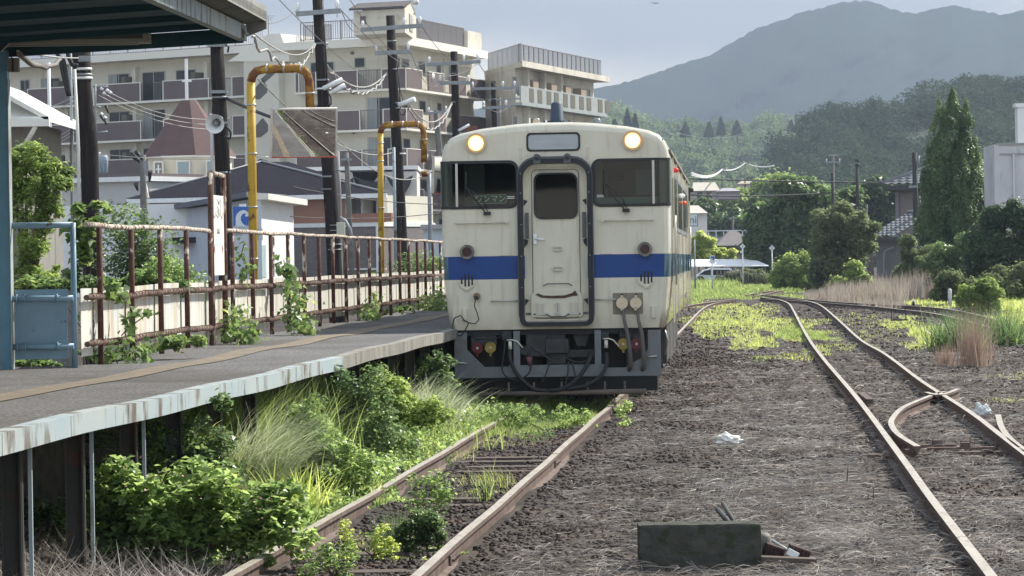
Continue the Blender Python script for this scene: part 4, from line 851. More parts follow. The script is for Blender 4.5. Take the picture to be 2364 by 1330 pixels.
def win(wall, s0, s1, z0, z1, par, o=.0, curtain=False, split=True, name='window'):
    mb = MB(); fw = .07
    wall.box(mb, s0, s1, z1 - fw, z1, o, o + .06); wall.box(mb, s0, s1, z0, z0 + fw, o, o + .06); wall.box(mb, s0, s0 + fw, z0 + fw, z1 - fw, o, o + .06); wall.box(mb, s1 - fw, s1, z0 + fw, z1 - fw, o, o + .06)
    if split: wall.box(mb, (s0 + s1) / 2 - .03, (s0 + s1) / 2 + .03, z0 + fw, z1 - fw, o, o + .05)
    f = mb.build(name, M_wfr, par); mb = MB(); wall.box(mb, s0 + fw, s1 - fw, z0 + fw, z1 - fw, o + .005, o + .03); mb.build('pane', M_win, f)
    if curtain: mb = MB(); wall.box(mb, s0 + fw, s0 + (s1 - s0) * .42, z0 + fw, z1 - fw, o + .031, o + .034); mb.build('curtain', M_curt, f)
    return f
def xcorner(a, oa, b, ob):
    p, d, q, e = a.a + a.n * oa, a.d, b.a + b.n * ob, b.d; t = ((q.x - p.x) * e.y - (q.y - p.y) * e.x) / (d.x * e.y - d.y * e.x); return p + d * t
def foot(mb, pts, z0, z1): return mb.prism([(p.x, p.y) for p in pts], 'z', z0, z1)
FL = [16.15, 13.18, 10.22, 7.25, 4.3]
ap = thing('apartment_block', 'long cream apartment block with brown balconies and a stair tower on its roof', 'apartment block', (-20, 262, 0))
A = Wall(-120, 283, 605, 262); sx = lambda px: A.sp(px, 300)
mb = MB(); A.box(mb, 0, A.L + .3, -1, 18.0, -12, -1.4); mb.build('wall', M_cream, ap)
mb = MB(); A.box(mb, 0, A.L, 17.9, 18.45, -12, .3); mb.build('roof_slab', M_trimw, ap)
mb = MB(); A.box(mb, 0, sx(612), 18.45, 19.05, -6, -5.8); mb.build('roof_parapet', mat('weathered_parapet', (.22, .21, .19), (.33, .32, .29), scale=1.5, stretch=(2, 2, .2)), ap)
railing(A, sx(-100), sx(605), 18.5, 19.75, -.4, ap, bar=.18, post=1.9, w_=.03)
for i, zt in enumerate(FL):
    mb = MB(); A.box(mb, 0, A.L, zt - 1.62, zt - 1.46, -1.4, .04); mb.build('balcony_slab', M_trimw, ap)
    for a, b in ((-60, 0), (64, 168), (217, 326), (377, 484), (536, 604)):
        if i % 2 and a == 64: b = 171
        s0, s1 = sx(a), sx(b); mb = MB(); A.box(mb, s0, s1, zt - 1.455, zt - .05, -.12, 0); pn = mb.build('balcony_front', M_brown, ap)
        mb = MB(); A.box(mb, s0, s1, zt - .05, zt + .02, -.13, .02); A.box(mb, s1 - .09, s1, zt - 1.455, zt - .052, -.02, .02); A.box(mb, s0, s0 + .09, zt - 1.455, zt - .052, -.02, .02); mb.build('coping', M_trimw, pn)
    railing(A, sx(45), sx(64), zt - 1.45, zt - .05, -.08, ap, bar=.14, w_=.03); railing(A, sx(355), sx(377), zt - 1.45, zt - .05, -.08, ap, bar=.14, w_=.03); railing(A, sx(517), sx(536), zt - 1.45, zt - .05, -.08, ap, bar=.14, w_=.03)
    for a, b, tall, cu in ((20, 42, 1, 0), (68, 112, 0, 1), (148, 170, 0, 0), (224, 272, 0, i == 0), (302, 355, 1, i == 1), (380, 426, 0, 0), (459, 486, 0, 0), (537, 567, 0, 0)):
        win(A, sx(a), sx(b), zt - (1.4 if tall else .55), zt + .88, ap, o=-1.4, curtain=cu)
    for a in (118, 275, 436):
        mb = MB(); A.box(mb, sx(a), sx(a + 9), zt - .9, zt + .55, -1.4, -.3); mb.build('partition', M_olive, ap)
    for a in (131, 288, 454):
        mb = MB(); A.box(mb, sx(a), sx(a + 8), zt - 1.46, zt + 1.3, -1.4, -.9); mb.build('pier', M_cream, ap)
    mb = MB(); A.box(mb, sx(360), sx(371), zt - 1.42, zt - .7, -1.2, -.8); mb.build('air_conditioner', M_greybal, ap)
# stair link with slanted openings
B = Wall(566, 262, 940, 255.5); sb = lambda px: B.sp(px, 300)
mb = MB(); B.box(mb, 0, sb(645), -1, 17.4, -11, 0); mb.build('stair_wall', mat('pale_render', (.60, .585, .51), (.54, .525, .455), scale=.5, rough=.9), ap)
mb = MB(); q = [B.m(x, y) for x, y in ((527, 142), (620, 78), (648, 78), (668, 128), (668, 142))]; mb.slab([B.p(u, z, .05) for u, z in q], B.n * -6); mb.build('stair_roof', M_trimw, ap)
for P in ([(588, 205), (607, 183), (617, 200), (617, 213), (600, 229), (588, 229)], [(588, 293), (607, 272), (619, 288), (619, 303), (602, 317), (588, 317)], [(602, 183), (622, 165), (640, 165), (610, 192)], [(588, 380), (600, 366), (620, 372), (620, 386), (602, 400), (588, 400)]):
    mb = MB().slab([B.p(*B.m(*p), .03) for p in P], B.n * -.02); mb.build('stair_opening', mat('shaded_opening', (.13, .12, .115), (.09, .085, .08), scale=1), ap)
Cw = Wall(940, 255.5, 1122, 275)
mb = MB(); foot(mb, [B.p(sb(640), 0, -.9), xcorner(B, -.9, Cw, -.9), Cw.p(Cw.L, 0, -.9), Cw.p(Cw.L, 0, -9), B.p(sb(640), 0, -13)], -1, 17.87); mb.build('wall', M_cream, ap)
mb = MB(); foot(mb, [B.p(sb(630), 0, .25), xcorner(B, .25, Cw, .3), Cw.p(Cw.L, 0, .3), Cw.p(Cw.L, 0, -9.2), B.p(sb(630), 0, -13.2)], 17.85, 18.45); mb.build('roof_slab', M_trimw, ap)
railing(B, sb(690), sb(935), 18.6, 19.95, -.5, ap, bar=.2, w_=.035, post=1.75)
railing(B, sb(657), sb(722), 18.45, 19.9, -3, ap, bar=.09, w_=.045)
for i, zt in enumerate(FL):
    s0 = sb(682 if i < 2 else 682); mb = MB(); B.box(mb, s0, B.L, zt - 1.62, zt - 1.46, -.9, .04); mb.build('balcony_slab', M_trimw, ap)
    segs = [(682, 693), (730, 828), (882, 940)] if i == 0 else [(682, 832), (884, 940)] if i == 1 else [(682, 770), (780, 836), (894, 940)]
    for a, b in segs:
        mb = MB(); B.box(mb, sb(a), sb(b), zt - 1.455, zt - .03, -.12, 0); pn = mb.build('balcony_front', M_brown, ap)
        mb = MB(); B.box(mb, sb(a), sb(b), zt - .03, zt + .03, -.13, .02); B.box(mb, sb(b) - .08, sb(b), zt - 1.455, zt - .032, -.02, .02); B.box(mb, sb(a), sb(a) + .08, zt - 1.455, zt - .032, -.02, .02); mb.build('coping', M_trimw, pn)
    if i == 0:
        railing(B, sb(693), sb(730), zt - 1.4, zt, -.08, ap, bar=.14, w_=.04); railing(B, sb(828), sb(882), zt - 1.4, zt, -.08, ap, bar=.14, w_=.04)
        win(B, sb(807), sb(832), zt + .22, zt + 1.0, ap, o=-.9, split=False); win(B, sb(705), sb(760), zt - 1.2, zt + .8, ap, o=-.9)
    else:
        win(B, sb(835), sb(890), zt - 1.4, zt + .95, ap, o=-.9, curtain=1); win(B, sb(702), sb(730), zt - .9, zt + .6, ap, o=-.9)
        railing(B, sb(832), sb(884), zt - 1.4, zt, -.08, ap, bar=.3, w_=.02)
    mb = MB(); mb.tube([B.p(sb(803), zt + 1.35, -.9), B.p(sb(803), zt + 1.35, -.7)], .12, 8); mb.build('vent', M_railg, ap)
# right-hand end turning away
s_ = lambda px: Cw.sp(px, 250)
mb = MB(); Cw.box(mb, s_(1088), Cw.L, 18.45, 19.9, -5, -.2); mb.build('roof_room', M_stain, ap)
railing(Cw, s_(940), s_(1088), 18.45, 20.1, -.5, ap, bar=.11, w_=.05, post=1.6)
for i, zt in enumerate(FL):
    mb = MB(); Cw.box(mb, 0, Cw.L, zt - 1.62, zt - 1.46, -.9, .04); mb.build('balcony_slab', M_trimw, ap)
    segs = [(941, 976), (991, 1026), (1041, 1077), (1090, 1121)] if i < 1 else [(941, 976), (993, 1029), (1045, 1121)] if i == 1 else [(941, 976), (993, 1121)]
    for a, b in segs:
        mb = MB(); Cw.box(mb, s_(a), s_(b), zt - 1.455, zt - .03, -.12, 0); pn = mb.build('balcony_front', M_brown, ap)
        mb = MB(); Cw.box(mb, s_(a), s_(b), zt - .03, zt + .03, -.13, .02); Cw.box(mb, s_(b) - .08, s_(b), zt - 1.455, zt - .032, -.02, .02); mb.build('coping', M_trimw, pn)
    for a, b in ((929 + 12, 950), (955, 971), (993, 1008), (1034, 1044), (1063, 1077)): win(Cw, s_(a), s_(b), zt - .1, zt + .85, ap, o=-.9, split=False)
    for a in (1050, 1081): mb = MB(); mb.tube([Cw.p(s_(a), zt - 1.4, -.8), Cw.p(s_(a), zt + 1.3, -.8)], .07, 6); mb.build('drain_pipe', M_cream, ap)
# roof tower
Tw = Wall(822, 252, 940, 250); Tr = Wall(940, 250, 966, 259)
z0, z1 = 18.4, W(900, 22, 251).z; zr = W(900, 6, 254).z
a, b, c = Tw.p(0, 0), Tw.p(Tw.L, 0), Tr.p(Tr.L, 0); d = a + (c - b); mb = MB(); mb.slab([Vector((p.x, p.y, z0)) for p in (a, b, c, d)], (0, 0, z1 - z0)); mid = lambda p, q: (p + q) / 2
r1, r2 = mid(a, d) + Vector((0, 0, zr)), mid(b, c) + Vector((0, 0, zr)); U = Vector((0, 0, z1))
mb.add([b + U, c + U, r2], [(0, 1, 2)]); mb.build('tower_wall', mat('tower_render', (.60, .57, .48), (.50, .47, .39), scale=.6, rough=.95, c3=(.30, .28, .25), s3=.7, lo3=.55, hi3=.72), ap)
ov = Vector((0, 0, .02)); mb = MB(); mb.slab([a + U - Tw.n * -.3 + ov - Tw.d * .2, b + U + Tw.n * .3 + ov + Tw.d * .1, r2 + ov + Tw.d * .1, r1 + ov - Tw.d * .2], (0, 0, .15)); mb.slab([d + U + ov, c + U + ov, r2 + ov, r1 + ov], (0, 0, .14)); mb.build('tower_roof', mat('tower_roofing', (.065, .055, .055), (.10, .09, .085), scale=1.5, rough=.9), ap)
mb = MB(); q = Tw.rect(832, 38, 845, 56); Tw.box(mb, *q, 0, .06); mb.build('tower_window', M_brown, ap)
mb = MB(); q = Tr.rect(944, 32, 951, 70); Tr.box(mb, *q, 0, .06); mb.build('tower_door', M_greybal, ap)
mb = MB(); c_ = W(958, 2, 250); mb.tube([c_, c_ + Vector((.12, -.2, .03))], [.32, .02], 16); mb.tube([c_, c_ + Vector((-.1, .3, -1.0))], .04, 5); mb.build('dish_aerial', M_white, ap)
for px, py in ((818 + 160, 165), (1005, 0)):
    if py: mb = MB(); c_ = W(px + 15, py + 14, 262); mb.tube([c_, c_ + Vector((-.2, -.3, .1))], [.42, .05], 14); mb.build('dish_aerial', M_white, ap)
mb = MB(); c_ = W(620, 95, 262); mb.tube([c_, c_ + Vector((0, 0, 2.0))], .03, 5)
for k in range(3): mb.box(c_ + Vector((0, 0, 1.9 - k * .15)), (1.0 - .2 * k, .03, .03))
mb.build('tv_aerial', M_railg, ap)
# second, greyer block
ap2 = thing('apartment_block', 'weathered grey-cream block with pale green slotted balcony behind the railcar roof', 'apartment block', (3, 275, 0))
D0 = Wall(1122, 275, 1205, 262); D = Wall(1205, 262, 1402, 287); s0_ = lambda px: D0.sp(px, 250); s1_ = lambda px: D.sp(px, 250)
zr = W(1205, 141, 262).z
mb = MB(); foot(mb, [D0.p(0, 0, -.02), xcorner(D0, -.02, D, -.9), D.p(D.L - .6, 0, -.9), D.p(D.L - .6, 0, -3), D0.p(0, 0, -3) + Vector((0, 3, 0))], -1, zr - .45); mb.build('wall', M_stain, ap2)
mb = MB(); foot(mb, [D0.p(0, 0, 0), xcorner(D0, 0, D, .35), D.p(D.L, 0, .35), D.p(D.L, 0, -3.2), D0.p(0, 0, -3) + Vector((0, 3.2, 0))], zr - .448, zr); mb.build('roof_slab', M_stain, ap2)
railing(D0, s0_(1126), D0.L, zr + .05, zr + 1.35, -.1, ap2, mat('pale_railing', (.38, .38, .39), rough=.6), bar=.14, w_=.03, post=1.8)
railing(D, 0, s1_(1392), zr, zr + 1.32, -.1, ap2, bar=.2, w_=.045, post=1.4)
for i in range(5):
    zt = W(1210, 197, 262).z - i * 3.0
    mb = MB(); D.box(mb, 0, D.L, zt - 1.5, zt - 1.28, -.9, .1)
    g_ = mb.build('balcony_slab', M_greybal, ap2); mb = MB(); D.box(mb, 0, D.L, zt - 1.279, zt, -.1, .02); bf = mb.build('balcony_front', M_greybal, ap2)
    for a in (1222, 1241, 1262, 1279, 1300, 1317, 1337, 1354, 1380, 1396):
        mb = MB(); D.box(mb, s1_(a), s1_(a + 10), zt - 1.15, zt - .12, .02, .05); mb.build('slot', M_olive, bf)
    for a, b in ((1208, 1218), (1252, 1258), (1290, 1296), (1326, 1331), (1376, 1386)): win(D, s1_(a), s1_(b), zt - .2, zt + .75, ap2, o=-.9, split=False)
    for a in (1238, 1280, 1313, 1348): mb = MB(); D.box(mb, s1_(a), s1_(a + 12), zt - .3, zt + .6, -.9, -.2); mb.build('shutter_box', mat('tan_box', (.29, .23, .17), rough=.8), ap2)
    for a in (1232, 1270, 1308): mb = MB(); D.box(mb, s1_(a), s1_(a + 4), zt, zt + 1.5, -.9, -.4); mb.build('pier', M_stain, ap2)
# ------------------------------------------------------------------ houses in front
def hip(mb, pts, z): pass
M_shingle = mat('dark_shingle', (.018, .017, .023), (.034, .032, .040), scale=3, rough=1, spec=0, stretch=(1, 1, 9), bump=.01)
M_orange = mat('orange_render', (.34, .175, .12), (.31, .155, .105), scale=3, rough=.9)
M_grst = mat('grey_stone_cladding', (.185, .165, .16), (.13, .118, .115), scale=2.2, stretch=(1, 1, 7), rough=.9, bump=.01)
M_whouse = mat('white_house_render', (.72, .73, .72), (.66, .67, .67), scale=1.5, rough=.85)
hs = thing('house', 'two-storey house with dark shingle hip roof, orange upper floor and grey stone ground floor', 'house', (-20, 214, 0))
H = Wall(330, 220, 872, 214); hp = lambda px: H.sp(px, 480); ze_ = W(600, 452, 216).z; pk = W(604, 374, 226)
zf = W(720, 523, 215).z; mb = MB(); H.box(mb, hp(333), hp(795), zf + .1, ze_ - .1, -9, 0); mb.build('upper_wall', M_orange, hs)
mb = MB(); H.box(mb, hp(333), hp(870), -.3, zf, -9, -.02); mb.build('ground_floor_wall', M_grst, hs)
mb = MB(); H.box(mb, hp(333), hp(872), zf - .06, zf + .2, -9, .06); mb.build('string_course', M_white, hs)
mb = MB(); H.box(mb, hp(795), hp(905), zf + .2, zf + .75, -.15, .1); mb.build('balcony_front', M_orange, hs)
mb = MB(); H.box(mb, hp(795), hp(868), zf + .121, ze_ - .1, -9, -1.5); wl_ = mb.build('recess_wall', M_cream, hs)
for a, b in ((798, 816), (826, 850)): win(H, hp(a), hp(b), zf + .3, ze_ - .35, hs, o=-1.5, curtain=1)
mb = MB(); 
for a in (795, 832, 868): H.box(mb, hp(a), hp(a + 5), zf + .75, ze_ - .1, -1.4, -.05)
mb.build('veranda_post', M_wfr, hs)
fl_, fr2 = H.p(hp(307), ze_, .8), H.p(hp(905), ze_ - .02, .8); bk_l = fl_ - H.n * 14; bk_r = fr2 * (1 + 12 / 214) + Vector((-1.5, 0, 0)); bk_r.z = fr2.z; r1 = Vector((pk.x, pk.y, pk.z)); r2 = r1 - H.n * 4 + Vector((0, 0, .1))
mb = MB(); mb.add([fl_, fr2, r1], [(0, 1, 2)]); mb.add([fl_, r1, r2, bk_l], [(0, 1, 2, 3)]); mb.add([fr2, bk_r, r2, r1], [(0, 1, 2, 3)]); mb.add([bk_l, r2, bk_r], [(0, 1, 2)]); mb.build('roof', M_shingle, hs)
mb = MB(); mb.tube([fl_ + Vector((0, 0, .04)), r1 + Vector((0, 0, .05))], .05, 6); mb.tube([fr2 + Vector((0, 0, .04)), r1 + Vector((0, 0, .05))], .07, 6); mb.build('hip_ridge', mat('ridge_grey', (.27, .27, .28), rough=.6), hs)
mb = MB(); H.box(mb, hp(307), hp(905), ze_ - .30, ze_ - .02, .7, .85); mb.build('eaves_gutter', M_white, hs)
mb = MB(); mb.tube([H.p(hp(352), zf + .5, .4), H.p(hp(352), ze_ - .1, .6), H.p(hp(350), ze_ + 1.0, .9)], .12, 8); mb.build('vent_pipe', mat('cream_pipe', (.6, .57, .48), rough=.6), hs)
for a in (762, 868): mb = MB(); H.box(mb, hp(a), hp(a + 9), -.3, zf - .065, -.02, .08); mb.build('corner_trim', M_white, hs)
mb = MB(); H.box(mb, hp(800), hp(890), 1.4, 1.5, -.02, .1); mb.build('sill_band', M_white, hs)
# white building with the wave sign
wb = thing('clinic_building', 'modern white building with mono-pitch dark roof, its sunlit face beside the yellow pipe', 'building', (-14, 190, 0))
L1 = Wall(250, 212, 590, 190); L2 = Wall(590, 190, 676, 199)
zt1 = W(590, 458, 190).z; zl = W(250, 512, 212).z
mb = MB(); P = [L1.p(0, -.3), L1.p(L1.L, -.3), L1.p(L1.L, zt1), L1.p(0, zl)]; mb.slab(P, L1.n * -.3); mb.build('shaded_wall', mat('shade_tinted_render', (.50, .54, .60), (.46, .50, .55), scale=1, rough=.9), wb)  # white render darkened and blued, the shade of this side put into its colour
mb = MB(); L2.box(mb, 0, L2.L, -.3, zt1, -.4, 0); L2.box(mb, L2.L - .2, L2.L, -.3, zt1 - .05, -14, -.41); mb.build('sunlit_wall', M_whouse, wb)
mb = MB(); e = Vector((0, 0, .28)); P = [L1.p(0, zl + .02, .6), L1.p(L1.L + .1, zt1 + .08, .6), L1.p(L1.L + .1, zt1 + .08, .6) + L2.d * (L2.L + .6), L1.p(0, zl + .02, .6) + L2.d * (L2.L + .6)]; mb.slab(P, e); mb.build('roof', mat('dark_blue_roof', (.085, .095, .12), (.11, .12, .15), scale=4, rough=.6), wb)
mb = MB(); zc = W(640, 462, 195).z; mb.slab([L2.p(0, zc - .05, .7), L2.p(L2.L + .6, zc - .25, .7), L2.p(L2.L + .6, zc + .08, .7), L2.p(0, zc + .28, .7)], L2.n * -1); mb.build('eaves_board', mat('eaves_cream', (.68, .66, .58), rough=.7), wb)
mb = MB(); q = L2.rect(596, 566, 614, 641); L2.box(mb, *q, 0, .03); mb.build('tall_window', mat('frosted_glass', (.34, .42, .42), (.27, .36, .36), scale=2), wb)
for y0 in (545, 580, 606): win(L2, *[L2.rect(621, y0, 632, y0 + (24 if y0 == 545 else 26 if y0 == 580 else 34))[k] for k in range(4)], wb, o=0, split=False)
mb = MB(); q = L2.rect(592, 528, 603, 555); L2.box(mb, *q, 0, .1); mb.build('meter_box', M_galv, wb)
mb = MB(); L1.box(mb, L1.sp(372), L1.sp(450), W(400, 562, 201).z, W(400, 549, 201).z, 0, .8); mb.build('awning', M_shingle, wb)
ws = thing('clinic_sign', 'tall pale sign panel with a white wave on a blue square, behind the yellow pipe', 'sign', tuple(W(560, 650, 186)))
wa, wb2 = W(538, 477, 186), W(582, 690, 186)
mb = MB().bb(wa.x, wb2.x, 186, 186.3, -.2, W(560, 521, 186).z); mb.build('lower_panel', mat('sign_pale', (.46, .50, .56), rough=.5), ws)
mb = MB().bb(wa.x, wb2.x, 185.97, 186.3, W(560, 521, 186).z, W(560, 477, 186).z); bp = mb.build('blue_panel', mat('sign_blue', (.012, .10, .40), rough=.4), ws)
def px2(px, py, d): return W(px, py, d)
M_wave = mat('wave_white', (.62, .66, .70), rough=.5)
def wave(parent, cx, cz, s, y, name='wave_mark'):
    out = [(-.62, .05), (-.5, .35), (-.25, .62), (.1, .78), (.45, .68), (.66, .42), (.66, .22), (.5, .1), (.32, .16), (.32, .3), (.42, .36), (.3, .44), (.08, .38), (-.1, .12), (-.12, -.2), (0, -.5), (.25, -.72), (.6, -.85), (-.62, -.85)]
    MB().add([(cx + a_ * s, y, cz + b_ * s) for a_, b_ in out], [tuple(range(len(out)))]).build(name, M_wave, parent)
c_ = W(560, 503, 186); wave(bp, (wa.x + wb2.x) / 2, c_.z, .55, 185.95)
text('眼科・会', .36, 'lettering', mat('sign_letter', (.10, .11, .12)), ws, Vector(((wa.x + wb2.x) / 2, 185.98, W(560, 539, 186).z)), rx90, sx=.8)
MB().box(W(560, 474, 186.1), (.35, .2, .14)).build('sign_lamp', M_white, ws)
# church with conical roof
ch = thing('church', 'cream church tower with a brown many-sided conical roof and white cross', 'church', tuple(W(435, 650, 236)))
dC = 238; cc_ = W(438, 362, dC); R0 = 105 / 8000 * dC; Rt = 18 / 8000 * dC; zt = W(434, 232, dC).z; n = 8; ph = R(12)
mb = MB(); b0 = [(cc_.x + R0 * 1.03 * cos(2 * PI * k / n + ph), dC + R0 * sin(2 * PI * k / n + ph), cc_.z) for k in range(n)]; b1_ = [(cc_.x + Rt * cos(2 * PI * k / n + ph), dC + Rt * sin(2 * PI * k / n + ph), zt) for k in range(n)]
mb.add(b0 + b1_, [(k, (k + 1) % n, n + (k + 1) % n, n + k) for k in range(n)] + [tuple(range(n, 2 * n))]); mb.build('conical_roof', mat('brown_roof_tile', (.135, .078, .070), (.10, .060, .055), scale=1.6, rough=.85, stretch=(1, 1, 6), bump=.01), ch)
Rw = R0 * .93; mb = MB(); wv = [(cc_.x + Rw * cos(2 * PI * k / n + ph), dC + Rw * sin(2 * PI * k / n + ph)) for k in range(n)]; mb.prism(wv, 'z', -.3, cc_.z + .02); mb.build('wall', mat('church_cream', (.76, .70, .56), (.72, .66, .52), scale=1, rough=.9), ch)
mb = MB(); mb.prism([(cc_.x + R0 * 1.02 * cos(2 * PI * k / n + ph), dC + R0 * sin(2 * PI * k / n + ph)) for k in range(n)], 'z', cc_.z - .12, cc_.z + .01); mb.build('eaves', M_trimw, ch)
yw = dC - Rw * .97
for x0, y0, x1, y1, cr_s in ((360, 376, 375, 413, 1), (412, 374, 437, 407, 0), (480, 373, 488, 400, 0)):
    a = W(x0, y1, yw); b = W(x1, y0, yw); o = MB().bb(a.x, b.x, yw - .5, yw + .3, a.z, b.z).build('window', mat('church_window', (.16, .15, .12) if cr_s else (.27, .33, .34), rough=.3), ch)
    m_ = MB(); t = .1; m_.bb(a.x - t, b.x + t, yw - .48, yw, b.z, b.z + t); m_.bb(a.x - t, b.x + t, yw - .48, yw, a.z - t, a.z); m_.bb(a.x - t, a.x, yw - .48, yw, a.z, b.z); m_.bb(b.x, b.x + t, yw - .48, yw, a.z, b.z); m_.build('frame', M_trimw, o)
    if cr_s: x = (a.x + b.x) / 2; z = (a.z + b.z) / 2; m_ = MB(); m_.bb(x - .045, x + .045, yw - .55, yw - .5, z - .4, z + .4); m_.bb(x - .17, x + .17, yw - .553, yw - .502, z + .06, z + .14); m_.build('cross_mark', M_white, o)
a = W(428, 136, dC); b = W(434, 232, dC); mb = MB(); mb.box(((a.x + b.x) / 2 - .02, dC, (a.z + b.z) / 2), (.2, .2, a.z - b.z)); mb.box(((a.x + b.x) / 2, dC + .0, W(430, 187, dC).z), (.64, .18, .13)); mb.build('roof_cross', M_white, ch)
# white hall with dark sail shades
wh = thing('white_hall', 'white flat-roofed hall with dark scalloped sail shades hanging on its wall', 'building', (-8, 244, 0))
V = Wall(690, 244, 962, 244); vp = lambda px: V.sp(px, 480)
mb = MB(); V.box(mb, 0, V.L, -.3, W(800, 398, 244).z, -8, 0); V.box(mb, V.L, vp(1000), -.3, W(960, 515, 244).z, -8, 0); mb.build('wall', mat('hall_render', (.60, .575, .54), (.56, .54, .5), scale=.7, rough=.9), wh)
mb = MB(); V.box(mb, vp(660), V.L + .1, W(800, 394, 244).z + .01, W(800, 388, 244).z + .1, -8, .15); V.box(mb, vp(930), vp(982), W(960, 515, 244).z, W(960, 509, 244).z, -8, .12); mb.build('roof_edge', M_white, wh)
for P in ([(817, 406), (840, 417), (872, 420), (890, 402), (884, 460), (866, 460), (846, 440)], [(890, 404), (910, 418), (935, 414), (954, 405), (946, 430), (932, 452), (914, 442), (900, 424)], [(800, 420), (817, 410), (817, 428), (803, 424)]):
    mb = MB().slab([V.p(*V.m(*p), .5) for p in P], V.n * -.04); mb.build('sail_shade', mat('sail_black', (.03, .034, .04), rough=.8), wh)
for x0, x1, yb_ in ((693, 770, 378), (807, 880, 376)):
    zb_ = W(x0, yb_ + 12, 244).z; zp_ = W((x0 + x1) / 2 - 18, yb_ - 6, 150).z; m_ = MB(); u0, um, u1 = vp(x0), vp((x0 + x1) / 2 - 12), vp(x1 + 12)
    m_.slab([V.p(u0, zb_, .2), V.p(um, zp_, .2), V.p(u1, zb_ - .05, .2), V.p(u1, zb_ - .12, .2), V.p(um, zp_ - .08, .2), V.p(u0, zb_ - .07, .2)], V.n * -3); m_.build('rooftop_gable', mat('pale_green_edge', (.42, .46, .44), rough=.6), wh)
    m_ = MB(); m_.slab([V.p(u0 + .15, zb_ - .05, 0), V.p(um, zp_ - .07, 0), V.p(u1 - .15, zb_ - .1, 0)], V.n * -.1); V.box(m_, u0 + .3, u1 - .5, zb_ - .5, zb_ - .05, -.4, -.3); m_.build('gable_glass', M_win, wh)
q = V.rect(938, 470, 964, 560); mb = MB(); n_ = 6
for k in range(n_): V.box(mb, q[0] + (q[1] - q[0]) * k / n_, q[0] + (q[1] - q[0]) * k / n_ + .05, q[2], q[3], .3, .34)
V.box(mb, q[0], q[1], q[3] - .05, q[3], .3, .35); V.box(mb, q[0], q[1], q[2], q[3] - .051, .2, .21); mb.build('glazed_porch', mat('pale_glazing', (.50, .56, .60), rough=.3), wh)
sh = thing('shed', 'small pale blue shed with a curled roof edge beside the left of the railcar', 'shed', tuple(W(1000, 600, 200)))
a, b = W(978, 580, 200), W(1040, 528, 200); MB().bb(a.x, b.x, 200, 203, -.3, b.z).build('wall', mat('pale_blue_wall', (.42, .49, .54), rough=.7), sh); MB().bb(a.x - .15, b.x + .2, 199.7, 203.2, b.z, b.z + .25).build('roof', mat('shed_roof', (.3, .3, .31), rough=.6), sh)
wh2 = thing('house', 'low pale house with white wall behind the leafy tree at far left', 'house', (-28, 226, 0))
V2 = Wall(100, 228, 345, 224); mb = MB(); V2.box(mb, 0, V2.L, -.3, W(200, 422, 226).z, -6, 0); mb.build('wall', mat('pale_house_wall', (.50, .50, .485), (.46, .46, .45), scale=1, rough=.9), wh2)
mb = MB(); V2.box(mb, -.2, V2.L + .2, W(200, 422, 226).z, W(200, 411, 226).z, -6.2, .4); mb.build('roof_edge', M_white, wh2)
mb = MB(); V2.box(mb, -.3, V2.L + .1, W(200, 411, 226).z, W(200, 404, 226).z, -6.2, .3); mb.build('roof', M_brown, wh2)
for a, b in ((98, 118), (270, 294), (125, 150)): win(V2, V2.sp(a), V2.sp(b), W(200, 500, 226).z, W(200, 470, 226).z, wh2)
gh = thing('house', 'grey-walled house with bright white roof at the left edge of the photograph', 'house', tuple(W(40, 330, 70)))
a = W(-60, 690, 70); mb = MB().bb(a.x - 3, W(52, 300, 70).x, 70, 76, -.3, W(40, 275, 70).z); mb.build('wall', mat('grey_siding', (.25, .245, .22), (.21, .2, .18), scale=3, rough=.9), gh)
z1_, z2_ = W(110, 281, 69.5).z, W(20, 232, 72).z; xr_ = W(112, 280, 69.4).x
mb = MB(); mb.slab([(xr_, 69.4, z1_), (xr_, 77, z1_), (xr_ - 1.6, 77, z2_ + .35), (xr_ - 1.6, 69.4, z2_ + .35)], (0, 0, .1)); mb.slab([(-16, 69.4, z1_), (xr_, 69.4, z1_), (xr_ - 1.6, 71.5, z2_ + .1), (-16, 71.5, z2_ + .1)], (0, 0, .1)); mb.build('roof', mat('white_roof', (.70, .69, .64), (.6, .6, .56), scale=2, stretch=(6, 1, 1), rough=.6), gh)
mb = MB(); mb.bb(-16, xr_ + .03, 69.25, 69.38, z1_ - .1, z1_ + .04); mb.tube([(xr_ - .25, 69.3, z1_ - .1), (xr_ - .5, 69.6, z1_ - .45), (xr_ - .9, 69.9, z1_ - .6), (xr_ - .9, 69.9, -.2)], .05, 8); mb.build('gutter', mat('gutter_cream', (.72, .70, .64), rough=.6), gh)
lw = thing('low_wall', 'weathered low concrete wall behind the blue railing', 'wall', tuple(W(90, 650, 62)))
a, b = W(-20, 660, 62), W(165, 632, 62); mb = MB().bb(a.x, b.x, 62, 62.4, -.3, b.z - .15); mb.bb(a.x, b.x + .2, 61.9, 62.5, b.z - .15, b.z); mb.build('wall', M_conc, lw)
